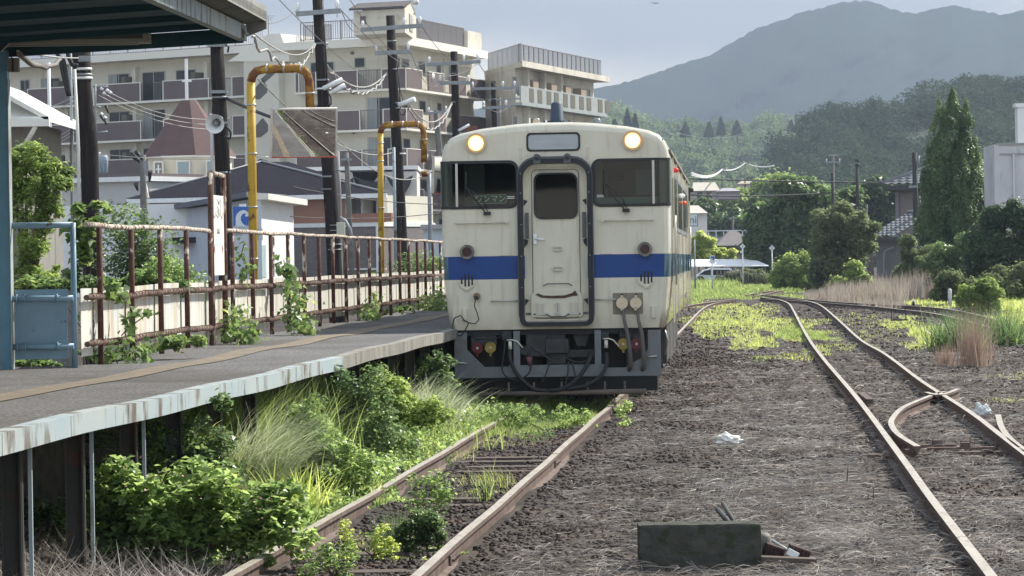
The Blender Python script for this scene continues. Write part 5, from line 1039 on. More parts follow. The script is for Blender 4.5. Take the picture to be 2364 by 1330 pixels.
# ------------------------------------------------------------------ utility poles along the line
def pole(pts, d, rb, rt, label, name='utility_pole', m_=M_tar, group='tarred poles along the line'):
    P = [W(x, y, d) for x, y in pts]; base = Vector((P[-1].x, d, -.3)); o = thing(name, label, 'utility pole', tuple(base), group)
    if P[-1].z > .3: P.append(P[-1] + (P[-1] - P[-2]).normalized() * ((P[-1].z + .3)))
    n = len(P); MB().tube(P, [rt + (rb - rt) * i / (n - 1) for i in range(n)], 14).build('shaft', m_, o); return o
def band(o, px, py, d, r, m_=M_galv, h=.04): c = W(px, py, d); MB().tube([c - Vector((0, 0, h / 2)), c + Vector((0, 0, h / 2))], r, 14).build('band', m_, o)
def arm(o, x0, y0, x1, y1, d, ins, th=.1, m_=M_galv):
    a, b = W(x0, y0, d), W(x1, y1, d); c = (a + b) / 2; L_ = (b - a).length; mb = MB().box(c - Vector((0, .2, 0)), (L_, .09, th), ry=-math.atan2(b.z - a.z, b.x - a.x)); ar = mb.build('crossarm', m_, o, bevel=.006)
    for px, s in ins:
        t = (px - x0) / (x1 - x0); p = a + (b - a) * t - Vector((0, .2, 0)); mb = MB().tube([p + Vector((0, 0, th / 2)), p + Vector((0, 0, th / 2 + .05 * s)), p + Vector((0, 0, th / 2 + .08 * s)), p + Vector((0, 0, th / 2 + .16 * s)), p + Vector((0, 0, th / 2 + .2 * s))], [.032 * s, .032 * s, .048 * s, .048 * s, .02 * s], 10); mb.tube([p, p - Vector((0, 0, .14))], .014, 5); mb.build('insulator', M_white, ar)
o = pole([(186, 60), (189, 200), (206, 340), (213, 660)], 55, .135, .15, 'thickest black pole with white bands and hanging cables, nearest the canopy column')
for py, r in ((108, .155), (160, .155), (173, .16), (181, .165), (110, .155)): band(o, 188 if py < 150 else 190, py, 55, r, M_white if py in (110, 160, 181) else M_galv)
MB().tube([W(172, 160, 54.75), (W(181, 340, 54.75)), W(186, 660, 54.75)], .028, 6).build('white_conduit', mat('conduit_white', (.62, .62, .58), rough=.6), o)
for k, P in enumerate(([(128, 118), (138, 135), (148, 180), (158, 220)], [(133, 130), (146, 140), (154, 180), (160, 222)], [(155, 118), (160, 135), (168, 150), (180, 152)])): MB().tube(catmull([W(x, y, 54.4) for x, y in P], 5), .035, 8).build('hanging_cable', M_black, o)
MB().box(W(196, 136, 54.7), (.2, .14, .09)).build('clamp', M_galv, o)
o = pole([(499, 60), (505, 215), (512, 340), (524, 660)], 68, .17, .13, 'black pole with a horn loudspeaker, standing behind the station name board')
for x, y in ((500, 105), (505, 214), (507, 225), (514, 399)): band(o, x, y, 68, .155, M_galv)
MB().box(W(505, 212, 67.8), (.34, .1, .06)).build('clamp', M_galv, o); MB().box(W(501, 104, 67.8), (.38, .1, .07)).build('clamp', M_galv, o)
MB().tube([W(487, 262, 67.8), W(489, 340, 67.8), W(491, 480, 67.7)], .03, 6).build('white_conduit', mat('conduit_grey', (.55, .57, .60), rough=.6), o)
MB().tube([W(526, 120, 67.7), W(528, 108, 67.6), W(521, 103, 67.6)], .02, 6).build('cable_loop', M_black, o)
MB().tube(catmull([W(x, y, 67.6) for x, y in ((520, 290), (532, 305), (530, 320), (520, 315), (524, 330), (527, 350), (528, 400))], 5), .022, 6).build('cable_loop', M_black, o)
hn = thing('horn_loudspeaker', 'white horn loudspeaker fixed to the black pole above the name board', 'loudspeaker', tuple(W(498, 286, 67.2)))
c_ = W(498, 285, 67.2); mb = MB(); ax = Vector((-.12, -1, -.12)).normalized()
mb.tube([c_ - ax * .28, c_ - ax * .12, c_, c_ + ax * .08, c_ + ax * .09], [.045, .065, .12, .185, .19], 20, cap=False); mb.build('horn_bell', M_white, hn); MB().tube([c_ - ax * .1, c_ + ax * .05], [.06, .03], 12).build('horn_throat', M_galv, hn)
MB().tube([c_ - ax * .34 + Vector((.0, 0, .05)), c_ - ax * .2 + Vector((0, 0, .05))], [.08, .09], 12).build('driver_unit', M_white, hn); MB().box(c_ + Vector((.12, .2, .02)), (.3, .05, .04)).build('bracket', M_galv, hn)
o = pole([(732, -30), (748, 250), (766, 500), (775, 670)], 80, .20, .125, 'tall black pole with one crossarm and twin lamps, behind the square mirror')
arm(o, 684, 34, 788, 26, 80, [(689, 1), (779, 1)], .11); band(o, 742, 101, 80, .16); band(o, 745, 185, 80, .15); band(o, 748, 205, 80, .17, M_white)
for k in range(5): band(o, 772, 520 + k * 12 + (8 if k > 2 else 0), 80, .185, M_wire, .015)
band(o, 757, 408, 80, .17); band(o, 758, 437, 80, .168, M_railg)
for P in ([(746, 205), (770, 188), (791, 183)], [(766, 214), (785, 200), (797, 196)]): MB().tube([W(x, y, 79.5) for x, y in P[0:1] + P[2:]], .055, 8).build('tube_lamp', M_white, o)
MB().tube([W(743, 0, 79.8), W(752, 120, 79.8), W(757, 240, 79.8)], .018, 5).build('down_cable', M_black, o)
MB().tube([W(754, 205, 79.7), W(764, 225, 79.6), W(764, 240, 79.6), W(757, 246, 79.6)], .02, 5).build('cable_loop', M_black, o)
bx_ = thing('cable_drum_case', 'cream metal box with a curved steel hoop on the tall black pole', 'equipment box', tuple(W(786, 550, 79)))
MB().box(W(787, 532, 78.8), (.19, .16, .36)).build('case', mat('case_cream', (.52, .52, .42), rough=.6), bx_, bevel=.01)
MB().tube([W(x, y, 78.9) for x, y in ((784, 502), (797, 510), (808, 530), (811, 548), (806, 560), (794, 568))], .04, 8).build('hoop', M_galv, bx_)
o = pole([(777, 350), (781, 450), (784, 600)], 96, .085, .085, 'slender grey pole beside the tall black pole, left of the cream box', m_=mat('grey_pole', (.16, .15, .14), (.2, .19, .18), scale=5)); band(o, 778, 392, 96, .1)
o = pole([(799, 352), (801, 380), (803, 424)], 130, .1, .09, 'short grey concrete pole poking above the dark hip roof', m_=M_conc); MB().box(W(800, 368, 129.8), (.4, .1, .08)).build('clamp', M_galv, o)
o = pole([(901, 36), (908, 200), (920, 400), (930, 610)], 100, .19, .125, 'black pole with two crossarms and one lamp, behind the second yellow arch')
arm(o, 833, 70, 978, 60, 100, [(838, 1), (934, 1), (970, 1)], .12); arm(o, 866, 124, 950, 120, 100, [(870, 1), (943, 1)], .12)
for x, y in ((904, 95), (909, 160), (914, 238), (915, 250), (926, 355)): band(o, x, y, 100, .14, M_galv if y < 300 else M_white)
MB().tube([W(921, 243, 99.6), W(958, 229, 99.4)], .075, 8).build('tube_lamp', M_white, o); MB().tube([W(915, 120, 99.8), W(922, 200, 99.8), W(924, 250, 99.7)], .018, 5).build('down_cable', M_black, o)
MB().tube([W(x, y, 99.6) for x, y in ((924, 255), (926, 264), (932, 266), (936, 258), (935, 250))], .02, 5).build('cable_loop', M_black, o)
MB().tube([W(909, 340, 99.2), W(911, 470, 99.2), (W(914, 610, 99.2))], .045, 8).build('side_conduit', mat('blue_grey_conduit', (.30, .36, .40), (.12, .08, .07), scale=2, rough=.6, lo=.55, hi=.6), o)
o = pole([(1048, 119), (1051, 220), (1054, 320)], 126, .17, .13, 'black pole with two crossarms just left of the headlit corner of the railcar')
arm(o, 985, 150, 1110, 143, 126, [(991, 1.1), (1071, 1.1), (1103, 1.1)], .13); arm(o, 1010, 192, 1090, 192, 126, [(1017, 1.1), (1081, 1.1)], .13, M_galv)
for x, y in ((1048, 170), (1050, 236), (1053, 293), (1054, 308)): band(o, x, y, 126, .15)
o = pole([(1139, 187), (1140, 240), (1142, 300)], 185, .16, .14, 'smallest black pole in the row, rising behind the middle of the railcar roof')
arm(o, 1088, 206, 1195, 203, 185, [(1091, 1.5), (1161, 1.5), (1188, 1.5)], .15); arm(o, 1113, 250, 1178, 247, 185, [(1115, 1.5), (1168, 1.5)], .15); band(o, 1139, 229, 185, .17)
o = pole([(1007, 255), (1010, 300), (1014, 345)], 150, .14, .12, 'pale concrete pole left of the railcar, in front of the brown balconies', m_=M_conc, group='pale concrete poles')
arm(o, 985, 262, 1035, 258, 150, [(990, 1), (1030, 1)], .1)
o = pole([(1152, 225), (1152, 290)], 230, .15, .13, 'pale concrete pole right of the smallest black pole', m_=M_conc, group='pale concrete poles'); arm(o, 1128, 232, 1200, 228, 230, [(1135, 1.2), (1192, 1.2)], .1)
o = pole([(991, 400), (992, 480), (994, 590)], 100, .06, .055, 'thin bare steel post just left of the railcar', m_=M_galv, group='thin steel posts')
o = pole([(112, 145), (115, 300), (117, 420)], 100, .055, .05, 'thin white post standing in front of the balconies at far left', m_=M_white, group='thin steel posts')
o = pole([(163, 100), (165, 300), (167, 650)], 75, .03, .03, 'thin grey conduit post just left of the thickest black pole', m_=M_galv, group='thin steel posts')
o = pole([(330, 358), (331, 440), (332, 480)], 120, .13, .11, 'concrete pole with switchgear in front of the church wall', m_=M_conc)
mb = MB(); mb.box(W(339, 388, 119.6), (.14, .2, .5)); mb.build('switch_box', M_galv, o)
for P in ([(322, 374), (305, 360)], [(330, 370), (313, 350)], [(318, 440), (314, 425)], [(345, 420), (347, 395)]): MB().tube([W(*P[0], 119.4), W(*P[1], 119.2)], [.03, .09], 8).build('cable_end', M_black, o)
tf = thing('transformer', 'blue-grey pole transformer hanging right of the thickest black pole', 'transformer', tuple(W(238, 380, 100)))
c_ = W(238, 380, 100); mb = MB().tube([c_ - Vector((0, 0, .28)), c_ + Vector((0, 0, .22)), c_ + Vector((0, 0, .26))], [.145, .15, .12], 16); mb.build('tank', mat('transformer_grey', (.28, .34, .40), (.24, .30, .35), scale=4, rough=.5), tf)
for k in range(4): a_ = R(200 + 40 * k); MB().box(c_ + Vector((.15 * cos(a_), .15 * sin(a_), -.05)), (.03, .03, .36), rz=a_).build('cooling_fin', MATS['transformer_grey'], tf)
MB().tube([c_ + Vector((-.1, 0, .26)), c_ + Vector((-.1, 0, .36))], .03, 6).build('bushing', M_white, tf)
tp = thing('pole_switchgear', 'cluster of insulators and steel brackets right of the thickest black pole', 'switchgear', tuple(W(228, 220, 98)))
mb = MB(); mb.tube([W(220, 195, 98), W(221, 330, 98)], .03, 6); mb.tube([W(214, 200, 98), W(250, 200, 98)], .025, 6); mb.tube([W(222, 307, 98), W(248, 304, 98)], .03, 6); mb.tube([W(222, 247, 98), W(232, 248, 98)], .03, 6); mb.build('bracket', M_galv, tp)
for x, y in ((232, 203), (245, 207), (238, 214), (252, 212), (232, 262), (240, 270)): MB().tube([W(x, y, 98), W(x + 6, y + 4, 98)], [.05, .035], 8).build('insulator', M_white, tp)
for P in ([(244, 243), (250, 262)], [(232, 265), (238, 278)], [(240, 275), (246, 288)]): MB().tube([W(*P[0], 98), W(*P[1], 98)], [.05, .02], 8).build('fuse', M_black, tp)
# yellow pipe arches that carry the mirrors
def arch(pts, d, r, label):
    P = [W(x, y, d) for x, y in pts]; o = thing('pipe_arch', label, 'pipe arch', (P[0].x, d, -.2), 'yellow pipe arches'); P[0] = Vector((P[0].x, d, -.2))
    i = 2; MB().tube(P[:3], r, 14).build('upright', M_yel, o); MB().tube(P[2:], r * 1.0, 14).build('bent_pipe', M_yelrust, o); return o
def bend(x0, y0, x1, y1, r=26): return [(x0, y0 + r), (x0 + r * .13, y0 + r * .5), (x0 + r * .42, y0 + r * .15), (x0 + r, y0), (x1 - r, y1), (x1 - r * .42, y1 + r * .15), (x1 - r * .13, y1 + r * .5), (x1, y1 + r)]
o = arch([(586, 655), (582, 400)] + bend(579, 160, 714, 158, 30) + [(716, 262)], 43.5, .055, 'nearer yellow pipe arch with rust, holding the square mirror')
for x, y in ((581, 242), (583, 355), (584, 478), (586, 598), (716, 215)): band(o, x, y, 43.5, .062, M_wire, .02)
for x in (615, 655, 694): c_ = W(x, 158, 43.5); MB().tube([c_ - Vector((.012, 0, 0)), c_ + Vector((.012, 0, 0))], .062, 12).build('band', M_wire, o)
o = arch([(880, 655), (879, 450)] + bend(878, 288, 978, 286, 20) + [(979, 375)], 62, .055, 'farther yellow pipe arch, more rusty, beside the left edge of the railcar')
for x, y in ((879, 330), (879, 372), (880, 480), (980, 322)): band(o, x, y, 62, .062, M_wire, .02)
for x in (905, 930, 966): c_ = W(x, 287, 62); MB().tube([c_ - Vector((.012, 0, 0)), c_ + Vector((.012, 0, 0))], .062, 12).build('band', M_wire, o)
MB().tube([W(980, 395, 61.9), W(981, 408, 61.9)], .055, 12).build('pipe_end', M_yelrust, o)
M_mir = mat('mirror_glass', (.80, .80, .80), rough=.015, metal=1)
def mirror(px, py, d, w_, h_, nrm, label):
    c = W(px, py, d); o = thing('platform_mirror', label, 'mirror', tuple(c), 'platform mirrors'); nrm = Vector(nrm).normalized(); q = nrm.to_track_quat('-Y', 'Z').to_matrix()
    def pt(x, y, z): return c + q @ Vector((x, y, z))
    def bx(x0, x1, y0, y1, z0, z1): return [pt(x, y, z) for z in (z0, z1) for y in (y0, y1) for x in (x0, x1)]
    F = [(0, 2, 3, 1), (4, 5, 7, 6), (0, 1, 5, 4), (2, 6, 7, 3), (0, 4, 6, 2), (1, 3, 7, 5)]
    V = []; FF = []; n = 14
    for j in range(n + 1):
        for i in range(n + 1):
            x = (i / n - .5) * w_; z = (j / n - .5) * h_; V.append(pt(x, (x * x + z * z) / (2 * 3.2) - .02, z))
            if i and j: b_ = j * (n + 1) + i; FF.append((b_ - n - 2, b_ - n - 1, b_, b_ - 1))
    MB().add(V, FF, True).build('glass', M_mir, o)
    mb = MB(); t = .018
    for a in ((-w_ / 2 - t, w_ / 2 + t, -.015, .05, h_ / 2, h_ / 2 + t), (-w_ / 2 - t, -w_ / 2, -.015, .05, -h_ / 2, h_ / 2), (w_ / 2, w_ / 2 + t, -.015, .05, -h_ / 2, h_ / 2)): mb.add(bx(*a), F)
    mb.build('frame', mat('mirror_frame', (.66, .63, .58), (.48, .40, .36), scale=5), o)
    MB().add(bx(-w_ / 2 - t, w_ / 2 + t, -.012, .05, -h_ / 2 - .008, -h_ / 2), F).build('red_edge', mat('mirror_red_edge', (.45, .07, .05)), o)
    MB().add(bx(-w_ / 2, w_ / 2, .045, .06, -h_ / 2, h_ / 2), F).build('backing', M_galv, o); return o
mirror(702, 308, 43.3, .80, .60, (.17, -.95, -.20), 'square mirror reflecting the tracks, hung from the nearer yellow arch')
mirror(1046, 405, 61.8, .80, .64, (.50, -.80, -.10), 'mirror half hidden behind the left corner of the railcar')
o = thing('warning_plate', 'small rusty red plate sticking up behind the left headlight', 'plate', tuple(W(1092, 300, 90)))
MB().box(W(1090, 298, 90), (.30, .02, .16), ry=-.12).build('plate', mat('rust_red_plate', (.20, .07, .05), (.12, .05, .04), scale=8), o); MB().tube([W(1058, 302, 89.8), W(1084, 288, 89.8)], .04, 6).build('tube_lamp', M_white, o)
# ------------------------------------------------------------------ wires
def wire(p0, d0, p1, d1, sag, label, r=.012, m_=M_wire, n=14, wavy=0, group='wires over the line'):
    a, b = W(*p0, d0), W(*p1, d1); P = []
    for i in range(n + 1):
        t = i / n; p = a.lerp(b, t); p.z -= sag * 4 * t * (1 - t); 
        if wavy: p.z += wavy * sin(i * 1.25); p.x += wavy * .5 * cos(i * .9)
        P.append(p)
    o = MB().tube(P, r, 5).build('wire', m_); return tag(o, label, 'wire', group)
wire((575, 68), 31, (727, 100), 80, .25, 'bright messenger wire from the canopy corner to the tall black pole', .010)
wire((578, 85), 31, (727, 102), 80, .38, 'bright wavy cable from the canopy corner to the tall black pole', .014, n=56, wavy=.035)
wire((752, 148), 80, (893, 168), 100, .48, 'upper bright cable sagging between the second and third crossarm poles', .02)
wire((752, 150), 80, (893, 170), 100, .62, 'lower wavy cable sagging between the second and third crossarm poles', .022, n=64, wavy=.03)
wire((922, 204), 100, (1044, 236), 126, .85, 'upper bright cable between the lamp pole and the next black pole', .022)
wire((922, 206), 100, (1044, 238), 126, 1.05, 'lower wavy cable between the lamp pole and the next black pole', .024, n=64, wavy=.03)
wire((520, 225), 68, (640, 275), 66, .02, 'thick dark stay rod running right from the loudspeaker pole', .035, M_wiredk)
wire((595, 182), 60, (908, 352), 100, .5, 'long pale service wire sloping down past the square mirror', .012)
wire((778, 318), 80, (1000, 392), 110, .6, 'pale service wire dropping toward the railcar corner', .014)
wire((252, 213), 98, (530, 272), 105, .3, 'upper of three thin wires leading right from the switchgear', .010)
wire((236, 214), 98, (528, 286), 105, .3, 'middle of three thin wires leading right from the switchgear', .010)
wire((228, 220), 98, (530, 298), 105, .3, 'lower of three thin wires leading right from the switchgear', .010)
wire((40, 118), 30, (182, 134), 55, .02, 'pale wire from the canopy column to the thickest black pole', .010)
wire((44, 126), 30, (140, 136), 54, .12, 'thick bundled cable from the junction box to the thickest black pole', .03, mat('bundle_grey', (.16, .145, .13), rough=.7), n=18, wavy=.008)
for k, (y0, y1) in enumerate(((250, 222), (262, 232), (330, 292), (338, 300), (345, 308), (360, 344))): wire((96, y0), 95, (172, y1), 75, .05, ['topmost', 'second', 'third', 'fourth', 'fifth', 'lowest'][k] + ' of the thin wires fanning left behind the thickest black pole', .009)
wire((186, 351), 75, (620, 362), 75, .1, 'level thin wire crossing in front of the conical roof', .008)
wire((425, 0), 70, (540, 20), 30, .1, 'thin wire in the sky at the end of the canopy', .004, M_wiredk)
wire((535, 28), 60, (684, 24), 80, .25, 'thin wire between the canopy and the tall pole crossarm', .009, M_railg)
wire((788, 24), 80, (834, 60), 100, .3, 'thin wire from the tall pole crossarm to the next crossarm', .009, M_railg)
wire((786, 22), 80, (1100, 150), 126, .9, 'long thin wire crossing in front of the roof tower', .010, M_railg)
wire((640, -5), 60, (860, 190), 100, .1, 'thin slanting wire left of the tall pole', .008, M_railg)
wire((805, -5), 70, (985, 145), 126, .5, 'thin slanting wire over the roof tower window', .008, M_railg)
wire((975, 62), 100, (1105, 146), 126, .5, 'thin wire between the upper crossarms behind the roof tower', .010, M_railg)
wire((948, 120), 100, (1016, 190), 126, .5, 'thin wire between the lower crossarms before the railcar', .010, M_railg)
wire((1104, 144), 126, (1190, 204), 185, .5, 'thin wire running on to the smallest black pole', .012, M_railg)
wire((1085, 190), 126, (1170, 248), 185, .6, 'lower thin wire running on to the smallest black pole', .012, M_railg)
wire((670, 430), 90, (1010, 472), 100, .1, 'dark wire low in front of the white hall', .012, M_wiredk)
wire((670, 500), 90, (1014, 492), 100, .1, 'lower dark wire in front of the white hall', .012, M_wiredk)
# ------------------------------------------------------------------ hills and mountain
def slope_mesh(name, ridge, ybase, d0, d1, material, rough_px, relief, seed, nx=220, ny=40, kind='structure', back=True):
    px = np.linspace(ridge[0][0], ridge[-1][0], nx); ry = np.interp(px, [r[0] for r in ridge], [r[1] for r in ridge])
    r_ = np.random.default_rng(seed); jag = np.zeros(nx)
    for o_ in (3, 7, 17): jag += np.interp(px, np.linspace(px[0], px[-1], max(3, nx // o_ * 2)), r_.normal(size=max(3, nx // o_ * 2))) * rough_px * (.5 if o_ < 5 else .35)
    ry0 = ry.copy(); ry = ry + jag; t = np.linspace(0, 1, ny) ** 1.1; P = []
    for j in range(ny):
        y = ry0 + jag * max(0, 1 - t[j] * 25) + (ybase - ry0) * t[j]; dd = d0 + (d1 - d0) * t[j] + relief * vnoise(px, y * 3, .022, seed) * .6 * min(1, 4 * t[j] + .15) + relief * .4 * vnoise(px, y * 2.5, .024, seed + 3) * min(1, 4 * t[j] + .1)
        u = (px - CX) / FPX * dd; v = (HY - y) / FPX * dd; P.append(np.stack([u * cr + v * sr, dd, -u * sr + v * cr + CZ], -1))
    if back:
        b = P[0].copy(); b[:, 1] += (d0 - d1) * .8; b[:, 2] -= (b[:, 2] * .8); P = [b] + P; ny += 1
    v = np.concatenate(P); a = (np.arange(ny - 1)[:, None] * nx + np.arange(nx - 1)[None]).ravel()
    o = npmesh(name, v, np.stack([a, a + 1, a + nx + 1, a + nx], -1), material, smooth=True); tag(o, kind=kind); return px, ry, t, P[1:] if back else P
M_mtn = mat('wooded_mountain', (.016, .028, .020), (.020, .036, .024), scale=.012, rough=.95, spec=0)
slope_mesh('mountain', [(700, 330), (1100, 250), (1400, 200), (1480, 178), (1560, 152), (1640, 125), (1700, 92), (1740, 70), (1800, 48), (1850, 30), (1900, 18), (1945, 4), (1975, 1), (2010, 3), (2050, 16), (2090, 30), (2110, 32), (2160, 18), (2200, 13), (2260, 24), (2310, 34), (2380, 22), (2600, 60), (3000, 200)], 640, 3000, 2100, M_mtn, 2.6, 40, 5, nx=500, ny=60)
M_hill = mat('hill_undergrowth', (.014, .028, .014), (.03, .05, .02), scale=.2, rough=.95)
def wood(name, label, px, ry, t, P, n, rad, leaves, size, lm, rows=(0, .85), pxr=None, tall=1.0):
    c = []
    while len(c) < n:
        i = rng.integers(0, len(px)); tt_ = rows[0] + (rows[1] - rows[0]) * rng.random() ** 1.25; j = min(len(P) - 1, int(tt_ * len(P)))
        if pxr and not (pxr[0] < px[i] < pxr[1]): continue
        c.append(P[j][i] + rng.normal(size=3) * [rad * .4, rad, 0])
    c = np.array(c); r = rad * rng.uniform(.6, 1.3, n); B = [(c[k] + np.array([0, 0, r[k] * .25]), (r[k], r[k], r[k] * .8 * tall)) for k in range(n)]
    p, dd_ = blob_pts(ragged(B, 4, .85, .3, .5), leaves, .18); v, f = leaf_arrays(p, size, aspect=.8, up=.1, svar=.5, out=dd_, outw=1.8); return tag(npmesh(name, v, f, lm), label, 'woodland', kind='stuff')
q = slope_mesh('right_hill', [(1740, 470), (1790, 419), (1800, 378), (1830, 341), (1870, 317), (1905, 285), (1935, 279), (1970, 264), (2000, 276), (2040, 268), (2080, 258), (2110, 243), (2150, 228), (2200, 220), (2260, 214), (2300, 210), (2340, 222), (2420, 238), (2600, 278)], 640, 900, 520, M_hill, 2, 14, 11, nx=120, ny=30)
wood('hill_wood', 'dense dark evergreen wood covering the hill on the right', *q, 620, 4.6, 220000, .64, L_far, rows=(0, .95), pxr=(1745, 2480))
q2 = slope_mesh('middle_hill', [(1180, 300), (1400, 262), (1480, 285), (1520, 305), (1600, 310), (1700, 312), (1800, 300), (1850, 310), (1950, 330)], 600, 1500, 700, M_hill, 2, 40, 23, nx=110, ny=30)
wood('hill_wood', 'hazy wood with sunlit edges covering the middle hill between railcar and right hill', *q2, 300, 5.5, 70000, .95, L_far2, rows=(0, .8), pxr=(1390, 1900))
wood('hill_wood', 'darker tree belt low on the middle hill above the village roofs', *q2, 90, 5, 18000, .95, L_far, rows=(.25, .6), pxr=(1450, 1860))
for k, (px_, py_, h_, w_, dd) in enumerate([(1418, 275, 60, 40, 1100), (1448, 250, 85, 34, 1100), (1466, 262, 80, 32, 1100), (1582, 282, 34, 24, 1300), (1637, 283, 34, 26, 1300), (1664, 270, 42, 22, 1300), (1701, 278, 34, 26, 1300), (1826, 278, 26, 18, 1300)]):
    c = W(px_, py_, dd); z0_ = W(px_, py_ + h_, dd).z; H_ = c.z - z0_; r0 = w_ / 2 / FPX * dd; o = thing('conifer', ['tall dark conifer on the skyline just right of the apartment block', 'tallest conifer beside the apartment block on the hill', 'conifer right of the tallest one beside the apartment block', 'round-topped conifer standing alone on the middle ridge', 'first of three conifers on the middle ridge', 'slimmest pointed conifer in the middle of the ridge', 'broad conifer right of the slimmest one on the ridge', 'small conifer at the foot of the right hill ridge'][k], 'tree', (c.x, dd, z0_))
    MB().tube([(c.x, dd, z0_ - 3), (c.x, dd, c.z - .5)], [.3, .08], 6).build('trunk', M_bark, o); u = rng.random(1500) ** .6; a_ = rng.uniform(0, 2 * PI, 1500); rr = r0 * u ** .8 * rng.uniform(.5, 1.05, 1500)
    p = np.stack([c.x + rr * np.cos(a_), dd + rr * np.sin(a_), c.z - u * H_], -1); v, f = leaf_arrays(p, 1.0, aspect=.6); npmesh('crown', v, f, L_far, o)
# ------------------------------------------------------------------ trees and shrubs by silhouette
def plant(name, label, cat, d, blobs, n, size, lm, base, group=None, trunk=.12, shell=.5, aspect=.55, limbs=True, dep=.8, z0=-.1, ground=None, rag=13, under=False):
    if ground is None: ground = cat == 'shrub' and name == 'shrub' and d < 240
    B = []
    for px, py, rx, ry in blobs:
        c = W(px, py, d); k = d / FPX; dy = rng.uniform(-.35, .35) * rx * k; B.append((Vector((c.x, d + dy, c.z)), (rx * k, rx * k * dep, ry * k)))
    b = W(base, 600, d); b.z = z0; o = thing(name, label, cat, (b.x, d, z0), group); 
    if ground: B = [(Vector((c.x, c.y, (c.z + r[2] + z0) / 2)), (r[0], r[1], max(.05, (c.z + r[2] - z0) / 2))) for c, r in B]
    p, od = blob_pts(ragged(B, rag, .72 if d > 90 else .5, .18, .5), n, shell); kk = p[:, 2] > z0 + .02; p = p[kk]; od = od[kk]
    st = rng.random(len(p)) < .06; p[st] += od[st] * rng.uniform(0, .3, (st.sum(), 1)) * np.mean([b[1][0] for b in B])
    if under: p = underdeck(p.copy())
    v, f = leaf_arrays(p, size, aspect=aspect, out=od, outw=.75 if d > 90 else .15, up=.35 if d > 90 else .6); npmesh('crown' if cat == 'tree' else 'foliage', v, f, lm, o)
    mb = MB(); top = max(q[0].z for q in B); mz = z0 + (top - z0) * .35; fork = Vector((b.x, d, mz)); mb.tube([(b.x, d, z0 - .2), fork], [trunk, trunk * .75], 8)
    for c, r in (B if limbs else B[:1]): mb.tube([fork, fork.lerp(c, .5) + Vector((0, 0, .1 * (c.z - mz))), c], [trunk * .55, trunk * .35, trunk * .1], 6)
    mb.build('trunk' if cat == 'tree' else 'stem', M_bark, o); return o
# cypress
dcy = 172
o = plant('cypress_tree', 'tall dark pointed cypress with three tips beside the tiled house', 'tree', dcy, [(2186, 590, 46, 60), (2160, 540, 44, 60), (2215, 530, 46, 70)], 5000, .16, L_cyp, 2193, trunk=.16)
px_ = lambda a: a / FPX * dcy
CB = []
for (tx, ty, by, rad, n_) in ((2199, 205, 580, 72, 360), (2168, 225, 550, 44, 110), (2230, 228, 570, 52, 150)):
    c0 = W(tx, ty, dcy); c1_ = W(tx + (2200 - tx) * .15, by, dcy)
    for k in range(n_):
        t_ = rng.random() ** .8; prof = np.interp(t_, [0, .08, .25, .5, .8, 1], [.01, .17, .50, .90, 1.05, .95]); a_ = rng.uniform(0, 2 * PI); rr = px_(rad) * prof * rng.uniform(.72, .98); s_c = .15 + .36 * t_ * rng.uniform(.6, 1.3)
        CB.append((Vector((c0.x + (c1_.x - c0.x) * t_ + rr * cos(a_), dcy + rr * sin(a_) * .9, c0.z + (c1_.z - c0.z) * t_ - .1)), (s_c * .62, s_c * .62, s_c * 1.5)))
cp_, cd_ = blob_pts(CB, 110000, .35)
v, f = leaf_arrays(cp_, .11, aspect=.5, up=.4, out=cd_, outw=1.1); npmesh('crown', v, f, L_cyp, o)
mb = MB(); mb.tube([W(2193, 600, dcy), W(2190, 500, dcy), W(2172, 400, dcy)], [.12, .1, .05], 8); mb.tube([W(2190, 480, dcy), W(2165, 455, dcy)], .04, 5); mb.tube([W(2191, 500, dcy), W(2225, 460, dcy)], .05, 5); mb.build('bare_limb', M_bark, o)
plant('broadleaf_tree', 'large dark rounded tree in the gap right of the railcar', 'tree', 250, [(1800, 540, 75, 85), (1850, 480, 75, 60), (1760, 570, 45, 55), (1880, 560, 80, 70), (1825, 450, 45, 35), (1930, 470, 60, 45), (1760, 600, 40, 30)], 46000, .32, L_dk, 1815, trunk=.35)
plant('broadleaf_tree', 'spreading tree with pale lit top behind the utility poles', 'tree', 300, [(2010, 440, 50, 26), (1975, 470, 60, 35), (2050, 470, 40, 40), (2030, 520, 45, 60)], 24000, .34, L_tree, 2010, trunk=.3)
plant('broadleaf_tree', 'loose olive-brown tree in front of the large dark tree', 'tree', 190, [(1930, 520, 55, 50), (1905, 590, 45, 60), (1960, 600, 55, 60), (1985, 540, 40, 50), (1920, 640, 50, 40)], 30000, .20, L_ol, 1930, trunk=.18)
plant('shrub', 'bright yellow-green bush at the edge of the grass left of the olive-brown tree', 'shrub', 200, [(1835, 625, 40, 34), (1868, 615, 34, 30), (1800, 640, 25, 22), (1860, 650, 50, 20)], 16000, .16, L_gr, 1840, trunk=.06)
plant('shrub', 'green bush under the small tiled roof', 'shrub', 160, [(1980, 642, 30, 34), (1955, 662, 36, 22)], 12000, .14, L_gr, 1990, trunk=.06)
plant('shrub', 'bush between the big house and the pole with a white plate', 'shrub', 165, [(2098, 580, 15, 40), (2130, 615, 50, 38), (2070, 648, 36, 18)], 15000, .14, L_ol, 2090, trunk=.06)
plant('shrub', 'round dark bush at the foot of the cypress', 'shrub', 158, [(2225, 560, 32, 32), (2180, 600, 45, 40), (2240, 610, 50, 40)], 15000, .14, L_dk, 2220, trunk=.06)
plant('broadleaf_tree', 'leafy green tree rising at the right edge before the concrete building', 'tree', 140, [(2300, 545, 48, 62), (2350, 500, 38, 42), (2385, 560, 60, 80), (2255, 590, 42, 45), (2310, 610, 70, 50)], 42000, .15, L_tree, 2320, trunk=.2)
